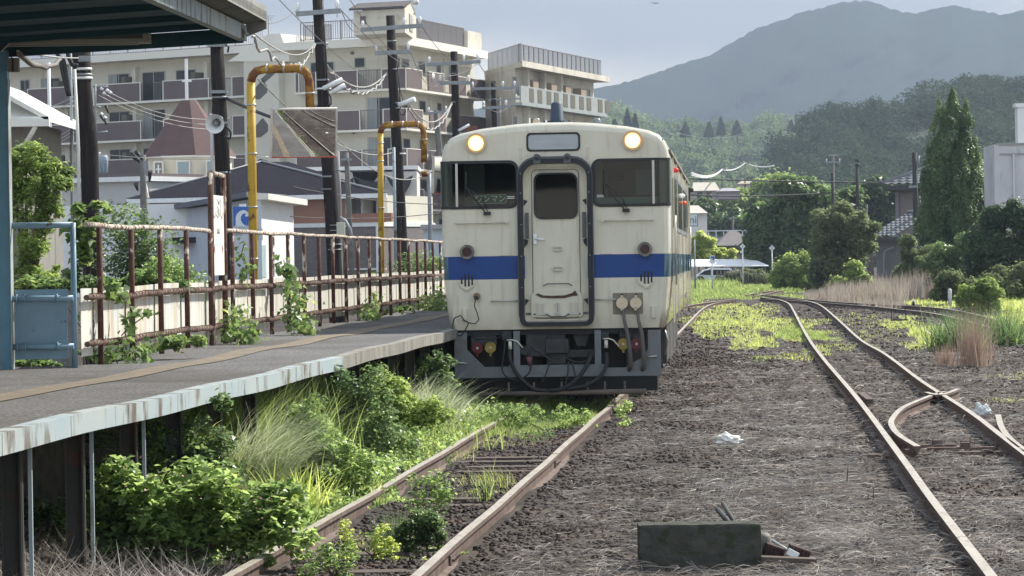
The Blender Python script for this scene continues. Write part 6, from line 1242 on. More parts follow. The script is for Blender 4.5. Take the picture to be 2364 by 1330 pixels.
plant('shrub', 'low sunlit bush in front of the right-hand trees', 'shrub', 130, [(2330, 640, 60, 35), (2260, 660, 50, 26), (2200, 650, 45, 24), (2380, 650, 40, 45)], 20000, .12, L_ol, 2300, trunk=.05)
plant('shrub', 'fern-like green clump standing in the grass beyond the spiky tuft', 'shrub', 110, [(2260, 670, 30, 26), (2285, 665, 24, 22), (2235, 680, 22, 18)], 6000, .12, L_gr, 2262, trunk=.04)
plant('shrub', 'yellowish tree top beyond the tail of the railcar', 'shrub', 260, [(1622, 560, 26, 26), (1640, 590, 30, 22), (1675, 590, 25, 14), (1605, 580, 20, 30)], 9000, .22, L_yg, 1630, trunk=.1)
plant('broadleaf_tree', 'pale hazy bamboo grove above the village', 'tree', 480, [(1700, 470, 60, 36), (1760, 450, 60, 34), (1810, 440, 45, 36), (1660, 500, 50, 34), (1780, 500, 80, 40), (1830, 470, 40, 40)], 26000, .6, L_gr, 1740, trunk=.3)
plant('broadleaf_tree', 'dark hazy wood edge behind the white railing', 'tree', 420, [(1640, 520, 40, 26), (1700, 515, 60, 28), (1760, 520, 50, 30), (1620, 480, 30, 24)], 16000, .5, L_dk, 1690, trunk=.3)
# ------------------------------------------------------------------ buildings on the right
M_tile = mat('glazed_roof_tile', (.10, .11, .125), (.15, .16, .17), scale=3, rough=.35, spec=.6)
def tiled(parent, p00, p10, p01, p11, nx_, ny_, name='roof', amp=.05):
    """pantile slope: p00-p10 eave, p01-p11 ridge; rolls run up the slope, courses step down it"""
    sx_ = nx_ * 6; V = []; F = []; up = (p10 - p00).cross(p01 - p00).normalized(); up = up if up.z > 0 else -up
    for j in range(ny_ * 2):
        t_ = (j // 2 + (.999 if j % 2 else 0)) / ny_
        for i in range(sx_ + 1):
            s = i / sx_; a = p00.lerp(p10, s); b = p01.lerp(p11, s); V.append(a.lerp(b, t_) + up * (amp * .5 * (1 + sin(s * nx_ * 2 * PI)) + (.0 if j % 2 else .07)))
        if j: q = (j - 1) * (sx_ + 1); F += [(q + i, q + i + 1, q + sx_ + 2 + i, q + sx_ + 1 + i) for i in range(sx_)]
    return MB().add(V, F).build(name, M_tile, parent)
hr = thing('house', 'two-storey house with glazed grey tile roof, half hidden behind the cypress', 'house', tuple(W(2180, 640, 215)))
H1 = Wall(2072, 215, 2330, 210); zE = W(2072, 428, 215).z; zR = W(2150, 375, 220).z
mb = MB(); H1.box(mb, 0, H1.L, -.3, zE, -3.5, 0); mb.build('wall', mat('taupe_tiling', (.20, .175, .165), (.17, .15, .14), scale=6, rough=.9), hr)
p0, p1 = H1.p(-.65, zE, .8), H1.p(H1.L + .6, zE, .8); r0_, r1_ = H1.p(2.2, zR, -3.5), H1.p(H1.L - 1, zR, -3.5); tiled(hr, p0, p1, r0_, r1_, 16, 9, amp=.09)
tiled(hr, H1.p(-.65, zE, -5), p0, r0_, r0_ + Vector((0, .2, 0)), 10, 8, 'roof_hip', .08)
mb = MB(); mb.tube([p0 + Vector((0, 0, .12)), r0_ + Vector((0, 0, .2))], .14, 8); mb.tube([r0_ + Vector((0, 0, .2)), r1_ + Vector((0, 0, .2))], .16, 8); mb.tube([p0 + Vector((-.05, 0, .15)), p0 + Vector((-.1, -.1, .35))], [.14, .06], 8); mb.build('roof_ridge', M_tile, hr)
mb = MB(); H1.box(mb, -.65, H1.L + .6, zE - .32, zE - .02, .5, .75); H1.box(mb, -.6, H1.L + .5, zE - .36, zE - .30, 0, .6); mb.build('eaves', mat('dark_eaves', (.06, .055, .055), rough=.8), hr)
mb = MB(); H1.box(mb, -.12, .12, -.3, zE - .37, .01, .12); mb.build('corner_pipe', M_railg, hr)
mb = MB(); H1.box(mb, -.55, -.05, 4.2, zE - 2.0, -3, -.1); mb.build('side_window', mat('tan_side', (.25, .19, .14)), hr)
an_ = Wall(2017, 205, 2078, 203); zA = W(2020, 548, 205).z; zB = W(2045, 497, 209).z
an = thing('house_annex', 'low annex with bright grey tiled roof left of the big house', 'house', tuple(W(2045, 650, 204)))
mb = MB(); an_.box(mb, .15, an_.L + .4, -.3, zA - .1, -3, 0); mb.build('wall', mat('grey_annex', (.16, .155, .155), (.13, .13, .13), scale=3, rough=.9), an)
tiled(an, an_.p(0, zA, .45), an_.p(an_.L, zA, .45), an_.p(0, zB, -2.6), an_.p(an_.L, zB, -2.6), 6, 9, amp=.10)
mb = MB(); mb.tube([an_.p(0, zB + .12, -2.6), an_.p(an_.L, zB + .12, -2.6)], .13, 8); mb.build('roof_ridge', M_tile, an)
mb = MB(); an_.box(mb, -.1, an_.L + .1, zA - .2, zA - .02, .35, .5); mb.build('eaves', MATS['dark_eaves'], an)
mb = MB(); a, b = an_.m(2016, 583), an_.m(2036, 560); an_.box(mb, a[0], b[0], a[1], b[1], .5, .56); mb.build('white_board', M_white, an)
mb = MB(); mb.tube(catmull([an_.p(*an_.m(x, y), .3) for x, y in ((2072, 572), (2055, 578), (2050, 590), (2050, 640))], 4), .05, 6); mb.build('drain_pipe', M_galv, an)
cb = thing('concrete_building', 'grey stained concrete building with a narrow window at the right edge', 'building', tuple(W(2330, 640, 150)))
K1 = Wall(2287, 153.4, 2312, 150); K2 = Wall(2312, 150, 2460, 150); zc = W(2312, 335, 150).z
M_gcon = mat('grey_render', (.56, .56, .57), (.47, .47, .48), scale=.9, rough=.9, c3=(.20, .20, .20), s3=1.2, lo3=.6, hi3=.72, st3=(2, 2, .4))
mb = MB(); K1.box(mb, 0, K1.L, -.3, zc, -.3, 0); K2.box(mb, 0, K2.L, -.3, zc - .002, -3.2, 0); mb.build('wall', M_gcon, cb)
mb = MB(); K1.box(mb, -.05, K1.L + .05, zc - .42, zc - .36, 0, .05); K2.box(mb, -.05, K2.L, zc - .42, zc - .36, 0, .05); K2.box(mb, -.1, K2.L, zc, zc + .08, -3.2, .06); mb.build('parapet_band', mat('band_grey', (.30, .30, .30)), cb)
mb = MB(); q = K1.rect(2299, 415, 2309, 462); K1.box(mb, *q, 0, .03); mb.build('window', M_win, cb); mb = MB(); mb.tube([K2.p(K2.sp(2340), zc - .4, .08), K2.p(K2.sp(2340), .5, .08)], .05, 8); mb.build('drain_pipe', M_gcon, cb); mb = MB(); mb.tube([K1.p(K1.sp(2303), W(2303, 392, 152).z, 0), K1.p(K1.sp(2303), W(2303, 392, 152).z, .2)], .12, 10); mb.build('vent_hood', M_gcon, cb)
a, b = W(2350, 335, 156), W(2460, 238, 156); mb = MB().bb(a.x, b.x, 156, 156.8, zc - 1, b.z - .15); mb.bb(a.x - .1, b.x, 155.9, 156.8, b.z - .15, b.z + .02); mb.build('upper_block', M_whouse, cb)
def bldg(label, px0, px1, yt, yb_, d, wallc, roofc=None, yr=None, name='house', hipped=.25):
    a, b = W(px0, yb_, d), W(px1, yt, d); o = thing(name, label, 'house', (a.x, d, a.z)); MB().bb(a.x, b.x, d, d + 8, a.z, b.z).build('wall', mat('wall_' + str(px0), wallc, tuple(q * .88 for q in wallc), scale=.6, rough=.9), o)
    if roofc:
        z2 = W(px0, yr, d).z; L_ = b.x - a.x; e = .04 * L_; mb = MB(); P = [Vector(q) for q in ((a.x - e, d - .5, b.z), (b.x + e, d - .5, b.z), (b.x + e, d + 8.5, b.z), (a.x - e, d + 8.5, b.z))]; r1 = Vector((a.x + L_ * hipped, d + 4, z2)); r2 = Vector((b.x - L_ * hipped, d + 4, z2))
        mb.add(P + [r1, r2], [(0, 1, 5, 4), (2, 3, 4, 5), (0, 4, 3), (1, 2, 5), (0, 3, 2, 1)]); mb.build('roof', mat('roof_' + str(px0), roofc, tuple(q * .8 for q in roofc), scale=1, stretch=(4, 4, 1), rough=.6), o)
    return o, a, b
o, a, b = bldg('village house with pale tan roof just right of the railcar roof', 1600, 1660, 440, 462, 460, (.42, .38, .34), (.50, .46, .38), 420, hipped=.08)
for x in (1610, 1630): q = W(x, 448, 459.9); MB().bb(q.x, q.x + .7, 459.85, 459.95, q.z - .6, q.z + .2).build('window', M_win, o)
bldg('village house with low lilac-grey roof between two pale houses', 1660, 1708, 441, 460, 450, (.30, .27, .27), (.34, .33, .36), 433)
bldg('white village house with flat hipped roof on the slope above the bamboo', 1706, 1756, 424, 442, 520, (.52, .48, .44), (.44, .38, .32), 415)
bldg('white-walled house with tan gable roof left of the sign board', 1586, 1632, 492, 560, 300, (.72, .72, .70), (.52, .48, .42), 473, hipped=.3)
o = thing('shop_sign', 'pale green-edged shop sign panel beside the tail of the railcar', 'sign', tuple(W(1600, 510, 290))); a, b = W(1570, 521, 290), W(1609, 495, 290); MB().bb(a.x, b.x, 290, 290.3, a.z, b.z).build('panel', mat('sign_white', (.66, .70, .70)), o)
MB().bb(a.x - .05, b.x + .08, 290.02, 290.25, a.z - .08, b.z + .08).build('border', mat('sign_teal', (.18, .34, .36)), o); text('ni', .9, 'lettering', mat('sign_dark', (.08, .2, .24)), o, Vector((W(1600, 508, 290).x, 289.98, (a.z + b.z) / 2)), rx90)
o, a, b = bldg('tiled bungalow with low grey gable roof behind the white canopy', 1655, 1745, 566, 612, 270, (.34, .31, .28), (.15, .135, .13), 532, hipped=.42)
MB().bb(a.x, b.x, 269.6, 270, b.z - .6, b.z - .2).build('fascia', mat('brown_fascia', (.12, .08, .07)), o)
o = thing('balustrade_fence', 'long white balustrade above the bungalow roof', 'fence', tuple(W(1700, 545, 330))); a, b = W(1626, 548, 330), W(1765, 530, 330); m_ = MB(); m_.bb(a.x, b.x, 330, 330.3, a.z - .9, a.z - .1); m_.bb(a.x, b.x, 330, 330.1, b.z - .1, b.z)
x = a.x
while x < b.x: m_.bb(x, x + .1, 330.02, 330.08, a.z - .1, b.z - .1); x += .72 if int(x * 10) % 3 else .36
m_.build('rails_and_wall', mat('balustrade_white', (.60, .64, .66), rough=.7), o)
o = thing('carport_canopy', 'long bright white canopy roof above the parked van', 'canopy', tuple(W(1680, 650, 245))); a, b = W(1580, 618, 245), W(1775, 600, 245)
m_ = MB(); m_.slab([W(1580, 617, 245), W(1775, 615, 245), W(1740, 600, 250), W(1580, 601, 250)], (0, 0, .06)); m_.build('roof', mat('canopy_white', (.80, .81, .82), rough=.5), o); m_ = MB()
for x in (1612, 1665, 1720, 1765): q = W(x, 616, 246); m_.bb(q.x, q.x + .1, 246, 246.1, -.1, q.z)
m_.build('posts', M_galv, o)
# van
vn = thing('parked_van', 'pale blue-white van parked under the white canopy', 'van', tuple(W(1650, 657, 238))); yv_ = 238; q = lambda x, y: (W(x, y, yv_).x, W(x, y, yv_).z)
prof = [q(1602, 656), q(1603, 642), q(1612, 634), q(1625, 624), q(1640, 620), q(1688, 620), q(1692, 626), q(1693, 656)]
M_van = mat('van_paint', (.55, .62, .66), rough=.35, coat=.4); MB().prism(prof, 'y', yv_, yv_ + 1.7).build('body', M_van, vn, bevel=.05)
MB().prism([q(1614, 634), q(1627, 625), q(1641, 622.5), q(1641, 635)], 'y', yv_ - .02, yv_ + 1).build('front_window', M_dglass, vn); MB().prism([q(1645, 635), q(1645, 623), q(1684, 623), q(1686, 635)], 'y', yv_ - .02, yv_ + 1).build('side_window', M_dglass, vn)
for x in (1617, 1677): c = W(x, 652, yv_); MB().tube([(c.x, yv_ - .05, .26), (c.x, yv_ + .2, .26)], .31, 18).build('wheel', M_black, vn)
hg_ = thing('railing_fence', 'thin fence with trained climbers beside the parked van', 'fence', tuple(W(1730, 655, 232))); m_ = MB()
for x in range(1655, 1785, 9): c = W(x, 626, 232); m_.tube([(c.x, 232, -.1), (c.x, 232, c.z)], .03, 5)
a, b = W(1655, 632, 232), W(1785, 632, 232); m_.tube([a, b], .025, 5); m_.build('posts', mat('fence_brown', (.14, .12, .10)), hg_)
plant('shrub', 'climber-covered hedge along the thin fence by the van', 'shrub', 233, [(1700, 645, 35, 16), (1745, 642, 38, 17), (1665, 650, 16, 12)], 7000, .2, L_ol, 1720, trunk=.04)
for px0, py0, n_, lb in ((1714, 569, '1', 'white diamond post sign reading 1'), (1782, 573, '2', 'white diamond post sign reading 2')):
    d = 225 if n_ == '1' else 215; c = W(px0, py0, d); o = thing('track_marker', lb + ', standing in grass by the yard tracks' if n_ == '1' else lb + ', right of the other at the bushes', 'track sign', (c.x, d, 0)); r = .19; MB().tube([(W(px0 + 1.5, 658, d).x, d, -.1), (c.x, d, c.z)], .035, 8).build('post', M_white, o)
    pl_ = MB().prism([(c.x - r, c.z), (c.x, c.z - r), (c.x + r, c.z), (c.x, c.z + r)], 'y', d - .08, d - .05).build('plate', M_white, o); text(n_, .26, 'numeral', mat('numeral_dark', (.10, .12, .13)), pl_, Vector((c.x, d - .09, c.z)), rx90)
    if n_ == '1': MB().box((c.x - .05, d - .06, c.z - .36), (.2, .03, .16)).build('small_plate', M_white, o)
o = thing('clinic_post_sign', 'small white post sign with a blue wave, in the grass near the van', 'sign', tuple(W(1646, 672, 195))); c = W(1644, 600, 195); MB().tube([(W(1645, 670, 195).x, 195, -.1), (c.x, 195, c.z + .2)], .04, 8).build('post', mat('post_bluewhite', (.55, .62, .66)), o)
pn = MB().bb(c.x - .14, c.x + .14, 194.9, 194.94, c.z - .2, c.z + .25).build('plate', M_white, o); MB().add([(c.x + a_ * .13, 194.88, c.z + .08 + b_ * .13) for a_, b_ in ((-.6, .9), (.9, .9), (.9, -.7), (.3, -.6), (0, -.2), (.1, .3), (-.2, .2), (-.6, -.2))], [tuple(range(8))]).build('wave_mark', mat('wave_blue', (.02, .12, .38)), pn)
o = thing('lamp_post', 'plain thin post rising from the grass at the tail of the railcar', 'post', tuple(W(1604, 660, 210)), 'thin steel posts'); MB().tube([W(1603, 553, 210), (W(1605, 660, 210).x, 210, -.1)], .05, 8).build('shaft', M_galv, o)
# right-hand poles
g_ = 'poles on the right'
o = pole([(2111, 352), (2114, 480), (2118, 640)], 205, .17, .15, 'dark leaning pole with a white plate, in front of the tiled house', m_=M_tar2, group=g_); MB().box(W(2115, 541, 204.7), (.12, .03, .14)).build('plate', M_white, o); MB().tube([W(2121, 360, 204.8), W(2121, 385, 204.8)], .06, 6).build('cable_end', M_galv, o); MB().box(W(2108, 431, 204.7), (.5, .1, .12)).build('bracket', M_galv, o)
MB().tube(catmull([W(x, y, 200) for x, y in ((2123, 452), (2128, 490), (2134, 530), (2139, 572))], 4), .02, 5).build('stay_wire', M_white, o)
o = pole([(1978, 378), (1980, 460), (1984, 600)], 230, .13, .10, 'dark pole with a small switch head and white plate, right of the crossarm pole', m_=M_tar2, group=g_)
for y in (374, 384): MB().tube([W(1979, y, 230), W(1979, y - 6, 230)], .14, 8).build('cap', M_black, o)
MB().box(W(1981, 539, 229.7), (.13, .03, .14)).build('plate', M_white, o); MB().tube([W(1964, 470, 229.6), W(1974, 474, 229.6)], .06, 6).build('tube_lamp', M_white, o); MB().tube([W(1986, 498, 229.6), W(1996, 508, 229.6)], .06, 6).build('tube_lamp', M_white, o)
o = pole([(1923, 356), (1924, 420)], 260, .1, .1, 'pale concrete pole with two small crossarms', m_=M_conc, group='pale concrete poles'); arm(o, 1912, 359, 1934, 358, 260, [], .12); arm(o, 1905, 375, 1941, 374, 260, [(1908, 1), (1938, 1)], .12)
o = pole([(1922, 400), (1924, 520)], 235, .13, .11, 'short dark pole just in front of the pale crossarm pole', m_=M_tar2, group=g_); MB().tube([W(1908, 481, 234.6), W(1919, 484, 234.6)], .06, 6).build('tube_lamp', M_white, o)
o = pole([(2001, 472), (2002, 570)], 240, .07, .06, 'thin grey pole among the leaves right of the dark switch-head pole', m_=M_conc, group='pale concrete poles')
for x, y0, y1, d in ((1667, 388, 432, 500), (1720, 374, 425, 520), (1742, 482, 535, 330), (1692, 500, 530, 340), (1704, 315, 332, 900)):
    o = pole([(x, y0), (x, y1)], d, .12, .1, {1667: 'hazy concrete pole above the village roofs', 1720: 'taller hazy pole on the slope above the white village house', 1742: 'hazy pole with crossarm above the balustrade', 1692: 'shorter hazy pole above the balustrade', 1704: 'tiny pole on the sunlit middle hill'}[x], m_=M_conc, group='pale concrete poles')
    if x != 1704: arm(o, x - 9, y0 + 4, x + 9, y0 + 4, d, [], .12)
gw = 'wires behind on the right'
wire((1590, 413), 230, (2108, 422), 235, .05, 'upper dark cable crossing the village to the right', .045, M_wiredk, group=gw)
wire((1590, 450), 230, (1930, 444), 235, .15, 'lower dark cable crossing the village to the right', .045, M_wiredk, group=gw)
for k in range(3):
    s = 4 * k; wire((1596, 398 + s * .8), 300, (1667, 390 + s * .3), 500, .6, ('top', 'middle', 'bottom')[k] + ' strand of the bright cable between railcar and hazy pole', .05, M_white, group=gw)
    wire((1667, 390 + s * .3), 500, (1720, 376), 520, .5, ('top', 'middle', 'bottom')[k] + ' strand of the bright cable between the two hazy poles', .05, M_white, group=gw)
wire((1720, 376), 520, (1788, 382), 520, .4, 'bright cable running right from the taller hazy pole', .09, M_white, group=gw)
wire((1560, 305), 900, (1752, 297), 900, 2, 'faint wire over the middle hill', .05, M_wire, group=gw); wire((1752, 297), 900, (1836, 308), 900, 1, 'pale wire reaching the right hill', .08, M_wire, group=gw)
for px0, py0, d, h, lb in ((2193, 684, 128, .55, 'white round-topped post among the weeds beside the far track'), (2278, 688, 128, .35, 'white stub post half hidden by the spiky tuft')):
    c = G(px0, py0 + 22, 0); c = W(px0, 697, d); o = thing('marker_post', lb, 'post', (c.x, d, -.1)); MB().tube([(c.x, d, -.15), (c.x, d, h - .08), (c.x, d, h - .02), (c.x, d, h)], [.075, .075, .06, .02], 14).build('shaft', mat('post_white', (.66, .68, .68), (.5, .5, .48), scale=8), o)
o = thing('marker_post', 'tiny black and white striped stake beside the far track', 'post', tuple(G(2109, 712, 0))); c = G(2109, 707, 0); MB().tube([c, c + Vector((0, 0, .16))], .05, 10).build('dark_band', M_black, o); MB().tube([c + Vector((0, 0, .16)), c + Vector((0, 0, .22))], .05, 10).build('white_band', M_white, o)
o = thing('steel_frame', 'small black square steel frame lying in the yellow-green grass', 'steel frame', tuple(G(2075, 741, 0))); c = G(2075, 741, -.05); w_ = .20; MB().tube([c + Vector((-w_, 0, 0)), c + Vector((-w_ - .02, 0, .30)), c + Vector((w_, 0, .31)), c + Vector((w_, 0, 0))], .018, 6).build('hoop', M_black, o); MB().box(c + Vector((0, -.1, .03)), (.46, .1, .04)).build('base_bar', M_black, o)
# ------------------------------------------------------------------ things on the ground
bk = thing('concrete_block', 'dark mossy rectangular concrete block in the right foreground', 'concrete block', tuple(G(1616, 1306, -.1)))
dB = 21.2; a, b = W(1476, 1314, dB), W(1757, 1208, dB + .02); bmk = bmesh.new(); bmesh.ops.create_cube(bmk, size=1); bmesh.ops.subdivide_edges(bmk, edges=bmk.edges[:], cuts=22, use_grid_fill=True)
from mathutils import noise as mnoise
for q in bmk.verts:
    p = Vector((q.co.x * (b.x - a.x), q.co.y * .26, q.co.z * (b.z - a.z + .12))); e_ = sum(abs(c) > .499 for c in q.co); n1 = mnoise.noise(p * 9); n2 = mnoise.noise(p * 37)
    sh = .004 * n2 + .006 * n1 + (.0 if e_ < 2 else (.003 + .018 * max(0, n1 + .1)) * (e_ - 1)); q.co = p - q.co.normalized() * sh + Vector(((a.x + b.x) / 2, dB + .13, (a.z - .12 + b.z) / 2))
meb = bpy.data.meshes.new('block'); bmk.to_mesh(meb); bmk.free(); o_ = link('block', meb, bk, M_mossconc)
def bar(name, lab, cat, P, r, m_, g=None): o = thing(name, lab, cat, tuple(P[0])); MB().tube(P, r, 10).build('bar', m_, o); return o
z_ = b.z
o = bar('metal_bar', 'upper dark metal bar leaning behind the concrete block', 'metal bar', [Vector((W(1700, 1198, dB + .45).x, dB + .45, z_ - .05)), W(1669, 1162, dB + 1.3)], .014, mat('dark_bar', (.04, .042, .04), rough=.7))
o = bar('metal_bar', 'lower dark metal bar leaning behind the concrete block', 'metal bar', [Vector((W(1690, 1198, dB + .40).x, dB + .40, z_ - .05)), W(1657, 1176, dB + 1.1)], .017, MATS['dark_bar'])
p0, p1 = W(1757, 1232, 21.9), W(1830, 1278, 21.3); o = bar('throw_rod', 'bare steel rod slanting from the block to two rusty blocks', 'metal bar', [p0, p1], .010, M_steel)
MB().box(p1, (.07, .05, .04), ry=.5).build('white_collar', M_white, o)
for x, y, s, lb in ((1787, 1272, 1, 'rusty ribbed clamp beside the concrete block'), (1843, 1276, 1.1, 'rusty ribbed clamp farther right, at the end of the steel rod')):
    c = W(x, y, 21.4); o = thing('rail_clamp', lb, 'clamp', tuple(c)); mb = MB().box(c, (.12 * s, .14, .07), ry=.35); mb.build('casting', mat('rusty_casting', (.06, .032, .028), (.035, .022, .02), scale=20, rough=.9), o, bevel=.008)
    for k in range(5): MB().box(c + Vector((-.045 + .022 * k, -.075, .01 - .008 * k)), (.008, .02, .07), ry=.35).build('rib', MATS['rusty_casting'], o)
c = W(1763, 1262, 21.5); o = thing('metal_can', 'upright pale round metal pot at the right side of the block', 'metal pot', tuple(c)); MB().tube([c + Vector((0, 0, -.09)), c + Vector((0, 0, .06)), c + Vector((0, 0, .085))], [.045, .05, .03], 18).build('pot', mat('pot_grey', (.20, .19, .16), (.12, .11, .10), scale=12), o)
c = W(1820, 1292, 21.2); o = thing('timber_plank', 'short dark plank under the rusty clamps', 'plank', tuple(c)); MB().box(c, (.34, .12, .03), ry=.06).build('plank', M_wood, o, bevel=.004)
def bag(name, lab, px0, py0, w_px, h_px, col_, seed):
    c = G(px0, py0 + h_px / 2, -.05); d = c.y; k = d / FPX; r_ = np.random.default_rng(seed); bm = bmesh.new(); bmesh.ops.create_icosphere(bm, subdivisions=4, radius=1)
    for vtx in bm.verts:
        p = vtx.co; n_ = .28 * sin(p.x * 5 + seed) * cos(p.z * 6) + .22 * sin(p.y * 9 + p.x * 7 + seed) + .10 * sin(p.z * 17 + p.x * 13); q = p * (1 + n_); lobe = 1 + .5 * math.exp(-((p.x + .35) / .3) ** 2) * max(0, p.z)
        vtx.co = Vector((q.x * w_px / 2 * k * .85, q.y * w_px / 2 * k * .5, max(-.03, q.z * h_px / 2 * k * lobe * .85)))
    me = bpy.data.meshes.new(name); bm.to_mesh(me); bm.free(); me.polygons.foreach_set('use_smooth', [True] * len(me.polygons)); me.transform(Matrix.Translation(c + Vector((0, 0, h_px / 2 * k * .7)))); o = link(name, me, None, mat(name + str(seed), col_, tuple(q * .85 for q in col_), scale=10, rough=.5)); tag(o, lab, 'plastic bag')
bag('plastic_bag', 'crumpled white plastic bag on the gravel between the tracks', 1682, 1013, 58, 26, (.92, .91, .86), 2)
bag('plastic_bag', 'pale blue-grey plastic sheet beside the right-hand rail', 2267, 946, 46, 34, (.62, .66, .66), 5)
bag('plastic_bag', 'flat grey-white scrap near the russet grass clump', 2216, 828, 24, 9, (.45, .46, .46), 8)
# wire mesh panel half sunk in the gravel
ms = thing('mesh_panel', 'faint grey wire mesh lying on the gravel above the concrete block', 'wire mesh', tuple(G(1640, 1130, -.09))); q = [G(1600, 1085, -.085), G(1712, 1085, -.085), G(1690, 1190, -.085), G(1570, 1190, -.085)]; m_ = MB()
for k in range(14): t_ = k / 13; m_.tube([q[0].lerp(q[1], t_) , q[3].lerp(q[2], t_)], .002, 4, cap=False)
for k in range(26): t_ = k / 25; m_.tube([q[0].lerp(q[3], t_) , q[1].lerp(q[2], t_)], .002, 4, cap=False)
m_.build('mesh', mat('mesh_grey', (.10, .095, .09), rough=.8), ms)
ob = thing('bird', 'tiny dark bird far off in the sky above the grey clouds', 'bird', tuple(W(1512, 7, 400))); c = W(1512, 7, 400)
MB().slab([c + Vector(q) for q in ((-.5, 0, .12), (-.15, 0, .05), (0, 0, 0), (.2, 0, .03), (.5, 0, -.03), (.2, 0, -.06), (-.05, 0, -.07), (-.2, 0, -.01))], (0, .12, 0)).build('body', M_black, ob)
# ------------------------------------------------------------------ grass and weeds
def ell(cx, cy, rx, ry, n, z=-.11):
    r = np.sqrt(rng.random(n)); a = rng.uniform(0, 2 * PI, n); k = r * (1 + .25 * np.sin(a * 3 + cx) + .15 * np.sin(a * 7 + cy)); p = gfast(cx + rx * k * np.cos(a), cy + ry * k * np.sin(a), z)
    p[:, 2] = gz(p[:, 0], p[:, 1]) - .01; return p
def grass(name, label, regs, lm, wd=.006, lean=(.05, .7), bend=(.2, 1.1), seg=3, cat='grass'):
    A = []
    for cx, cy, rx, ry, n, h in regs:
        p = ell(cx, cy, rx, ry, n); clump = .55 + .45 * np.clip(vnoise(p[:, 0], p[:, 1], 2.2, cx) + .4, 0, 1); k = np.mean(p[:, 1])
        A.append(blade_arrays(p, h * clump * rng.uniform(.5, 1.2, n), np.full(n, wd * max(1, k / 40)) * rng.uniform(.6, 1.3, n), rng.uniform(*lean, n), rng.uniform(*bend, n), seg=seg))
    v, f = merge(*A); v = underdeck(v); return tag(npmesh(name, v, f, lm), label, cat, kind='stuff')
grass('grass', 'yellow-green grass growing beside and between the right-hand rails', [(1690, 735, 105, 26, 5200, .13), (1655, 762, 70, 20, 2200, .12), (1735, 790, 52, 20, 2600, .12), (1800, 752, 95, 16, 2600, .14), (1850, 777, 62, 12, 1900, .12), (1745, 715, 60, 12, 1300, .10), (2152, 778, 48, 18, 2600, .26), (2070, 750, 50, 10, 1300, .11), (2095, 735, 22, 6, 500, .10), (1975, 735, 60, 14, 500, .07), (1640, 705, 50, 8, 900, .10), (1890, 812, 34, 10, 500, .10), (1840, 826, 60, 9, 500, .09), (1960, 800, 70, 14, 600, .08), (2330, 870, 50, 10, 300, .06), (2010, 770, 90, 20, 600, .08), (1780, 1100, 40, 18, 420, .03), (1800, 1125, 30, 10, 260, .03), (2330, 925, 60, 6, 200, .05), (1870, 1310, 60, 14, 420, .025), (1845, 1262, 20, 8, 160, .03), (2120, 800, 40, 9, 500, .1)], L_yg, .008, seg=2)
grass('grass', 'green grass over the far end of the yard by the marker signs', [(1650, 664, 55, 5, 2600, .75), (1720, 668, 150, 8, 9000, .28), (1640, 676, 50, 12, 3500, .30), (1830, 662, 60, 8, 4000, .28), (1690, 684, 90, 8, 3000, .18), (1830, 686, 50, 5, 1200, .15), (1600, 690, 30, 14, 1500, .2)], L_gr, .010, seg=2)
grass('grass', 'sunlit grass at the right edge behind the spiky tuft', [(2310, 705, 90, 12, 5000, .42), (2200, 705, 70, 6, 1200, .2), (2350, 740, 60, 18, 2200, .25), (2130, 700, 50, 5, 900, .2)], L_yg, .010)
grass('grass', 'tuft of soft light grass between the right-hand rails', [(1835, 775, 45, 10, 2600, .20), (1890, 782, 25, 6, 1000, .16), (1925, 784, 14, 4, 500, .10), (1756, 830, 24, 5, 700, .08)], L_gr, .007)
grass('dry_grass', 'tall dry pinkish-brown grass along the far track', [(1980, 690, 75, 12, 4200, .95), (2070, 690, 60, 10, 3600, 1.15), (2130, 680, 40, 8, 1800, 1.4), (1915, 688, 50, 8, 1800, .5), (2180, 672, 60, 6, 1600, 1.2), (2350, 690, 30, 10, 1500, 1.2), (2040, 706, 60, 8, 1400, .35)], L_tan, .008, lean=(0, .35), bend=(-.1, .4), seg=3, cat='dry grass')
grass('weeds', 'short green weeds in front of the railcar', [(1140, 975, 75, 22, 3800, .30), (1215, 952, 70, 16, 2600, .22), (1180, 940, 90, 14, 2600, .24), (1100, 1000, 40, 16, 900, .22), (1250, 935, 130, 16, 5200, .12), (1330, 960, 60, 20, 2600, .16), (1230, 975, 110, 16, 2400, .12), (1180, 1000, 90, 12, 1300, .09), (1130, 930, 60, 20, 1800, .16), (1395, 925, 30, 14, 700, .10), (1440, 905, 40, 10, 500, .08)], L_gr, .006)
grass('weeds', 'scattered young grass between the rails of the near track', [(1130, 1100, 60, 22, 220, .16), (1060, 1045, 50, 14, 180, .10), (1110, 1132, 90, 12, 420, .05), (880, 1275, 140, 14, 1200, .035), (830, 1240, 60, 18, 420, .06), (960, 1268, 70, 14, 500, .035), (985, 1075, 40, 16, 240, .06), (1000, 1050, 70, 14, 260, .05), (1120, 1020, 80, 8, 420, .06), (730, 1285, 50, 12, 260, .06), (1240, 985, 120, 14, 500, .07)], L_yg, .0045)
grass('weeds', 'low mixed weeds on the bank left of the near track', [(780, 1140, 110, 40, 3600, .13), (880, 1060, 90, 30, 3400, .16), (700, 1170, 70, 40, 2400, .14), (960, 1000, 80, 26, 3200, .18), (1020, 970, 60, 20, 2400, .18), (640, 1230, 50, 30, 700, .10), (870, 990, 90, 40, 3600, .22)], L_md, .008)
grass('dry_grass', 'straw-coloured stems at the foot of the bank left of the near track', [(900, 1085, 60, 18, 260, .10), (1080, 1000, 60, 12, 200, .08)], L_dry, .004, lean=(.6, 1.5), cat='dry grass')
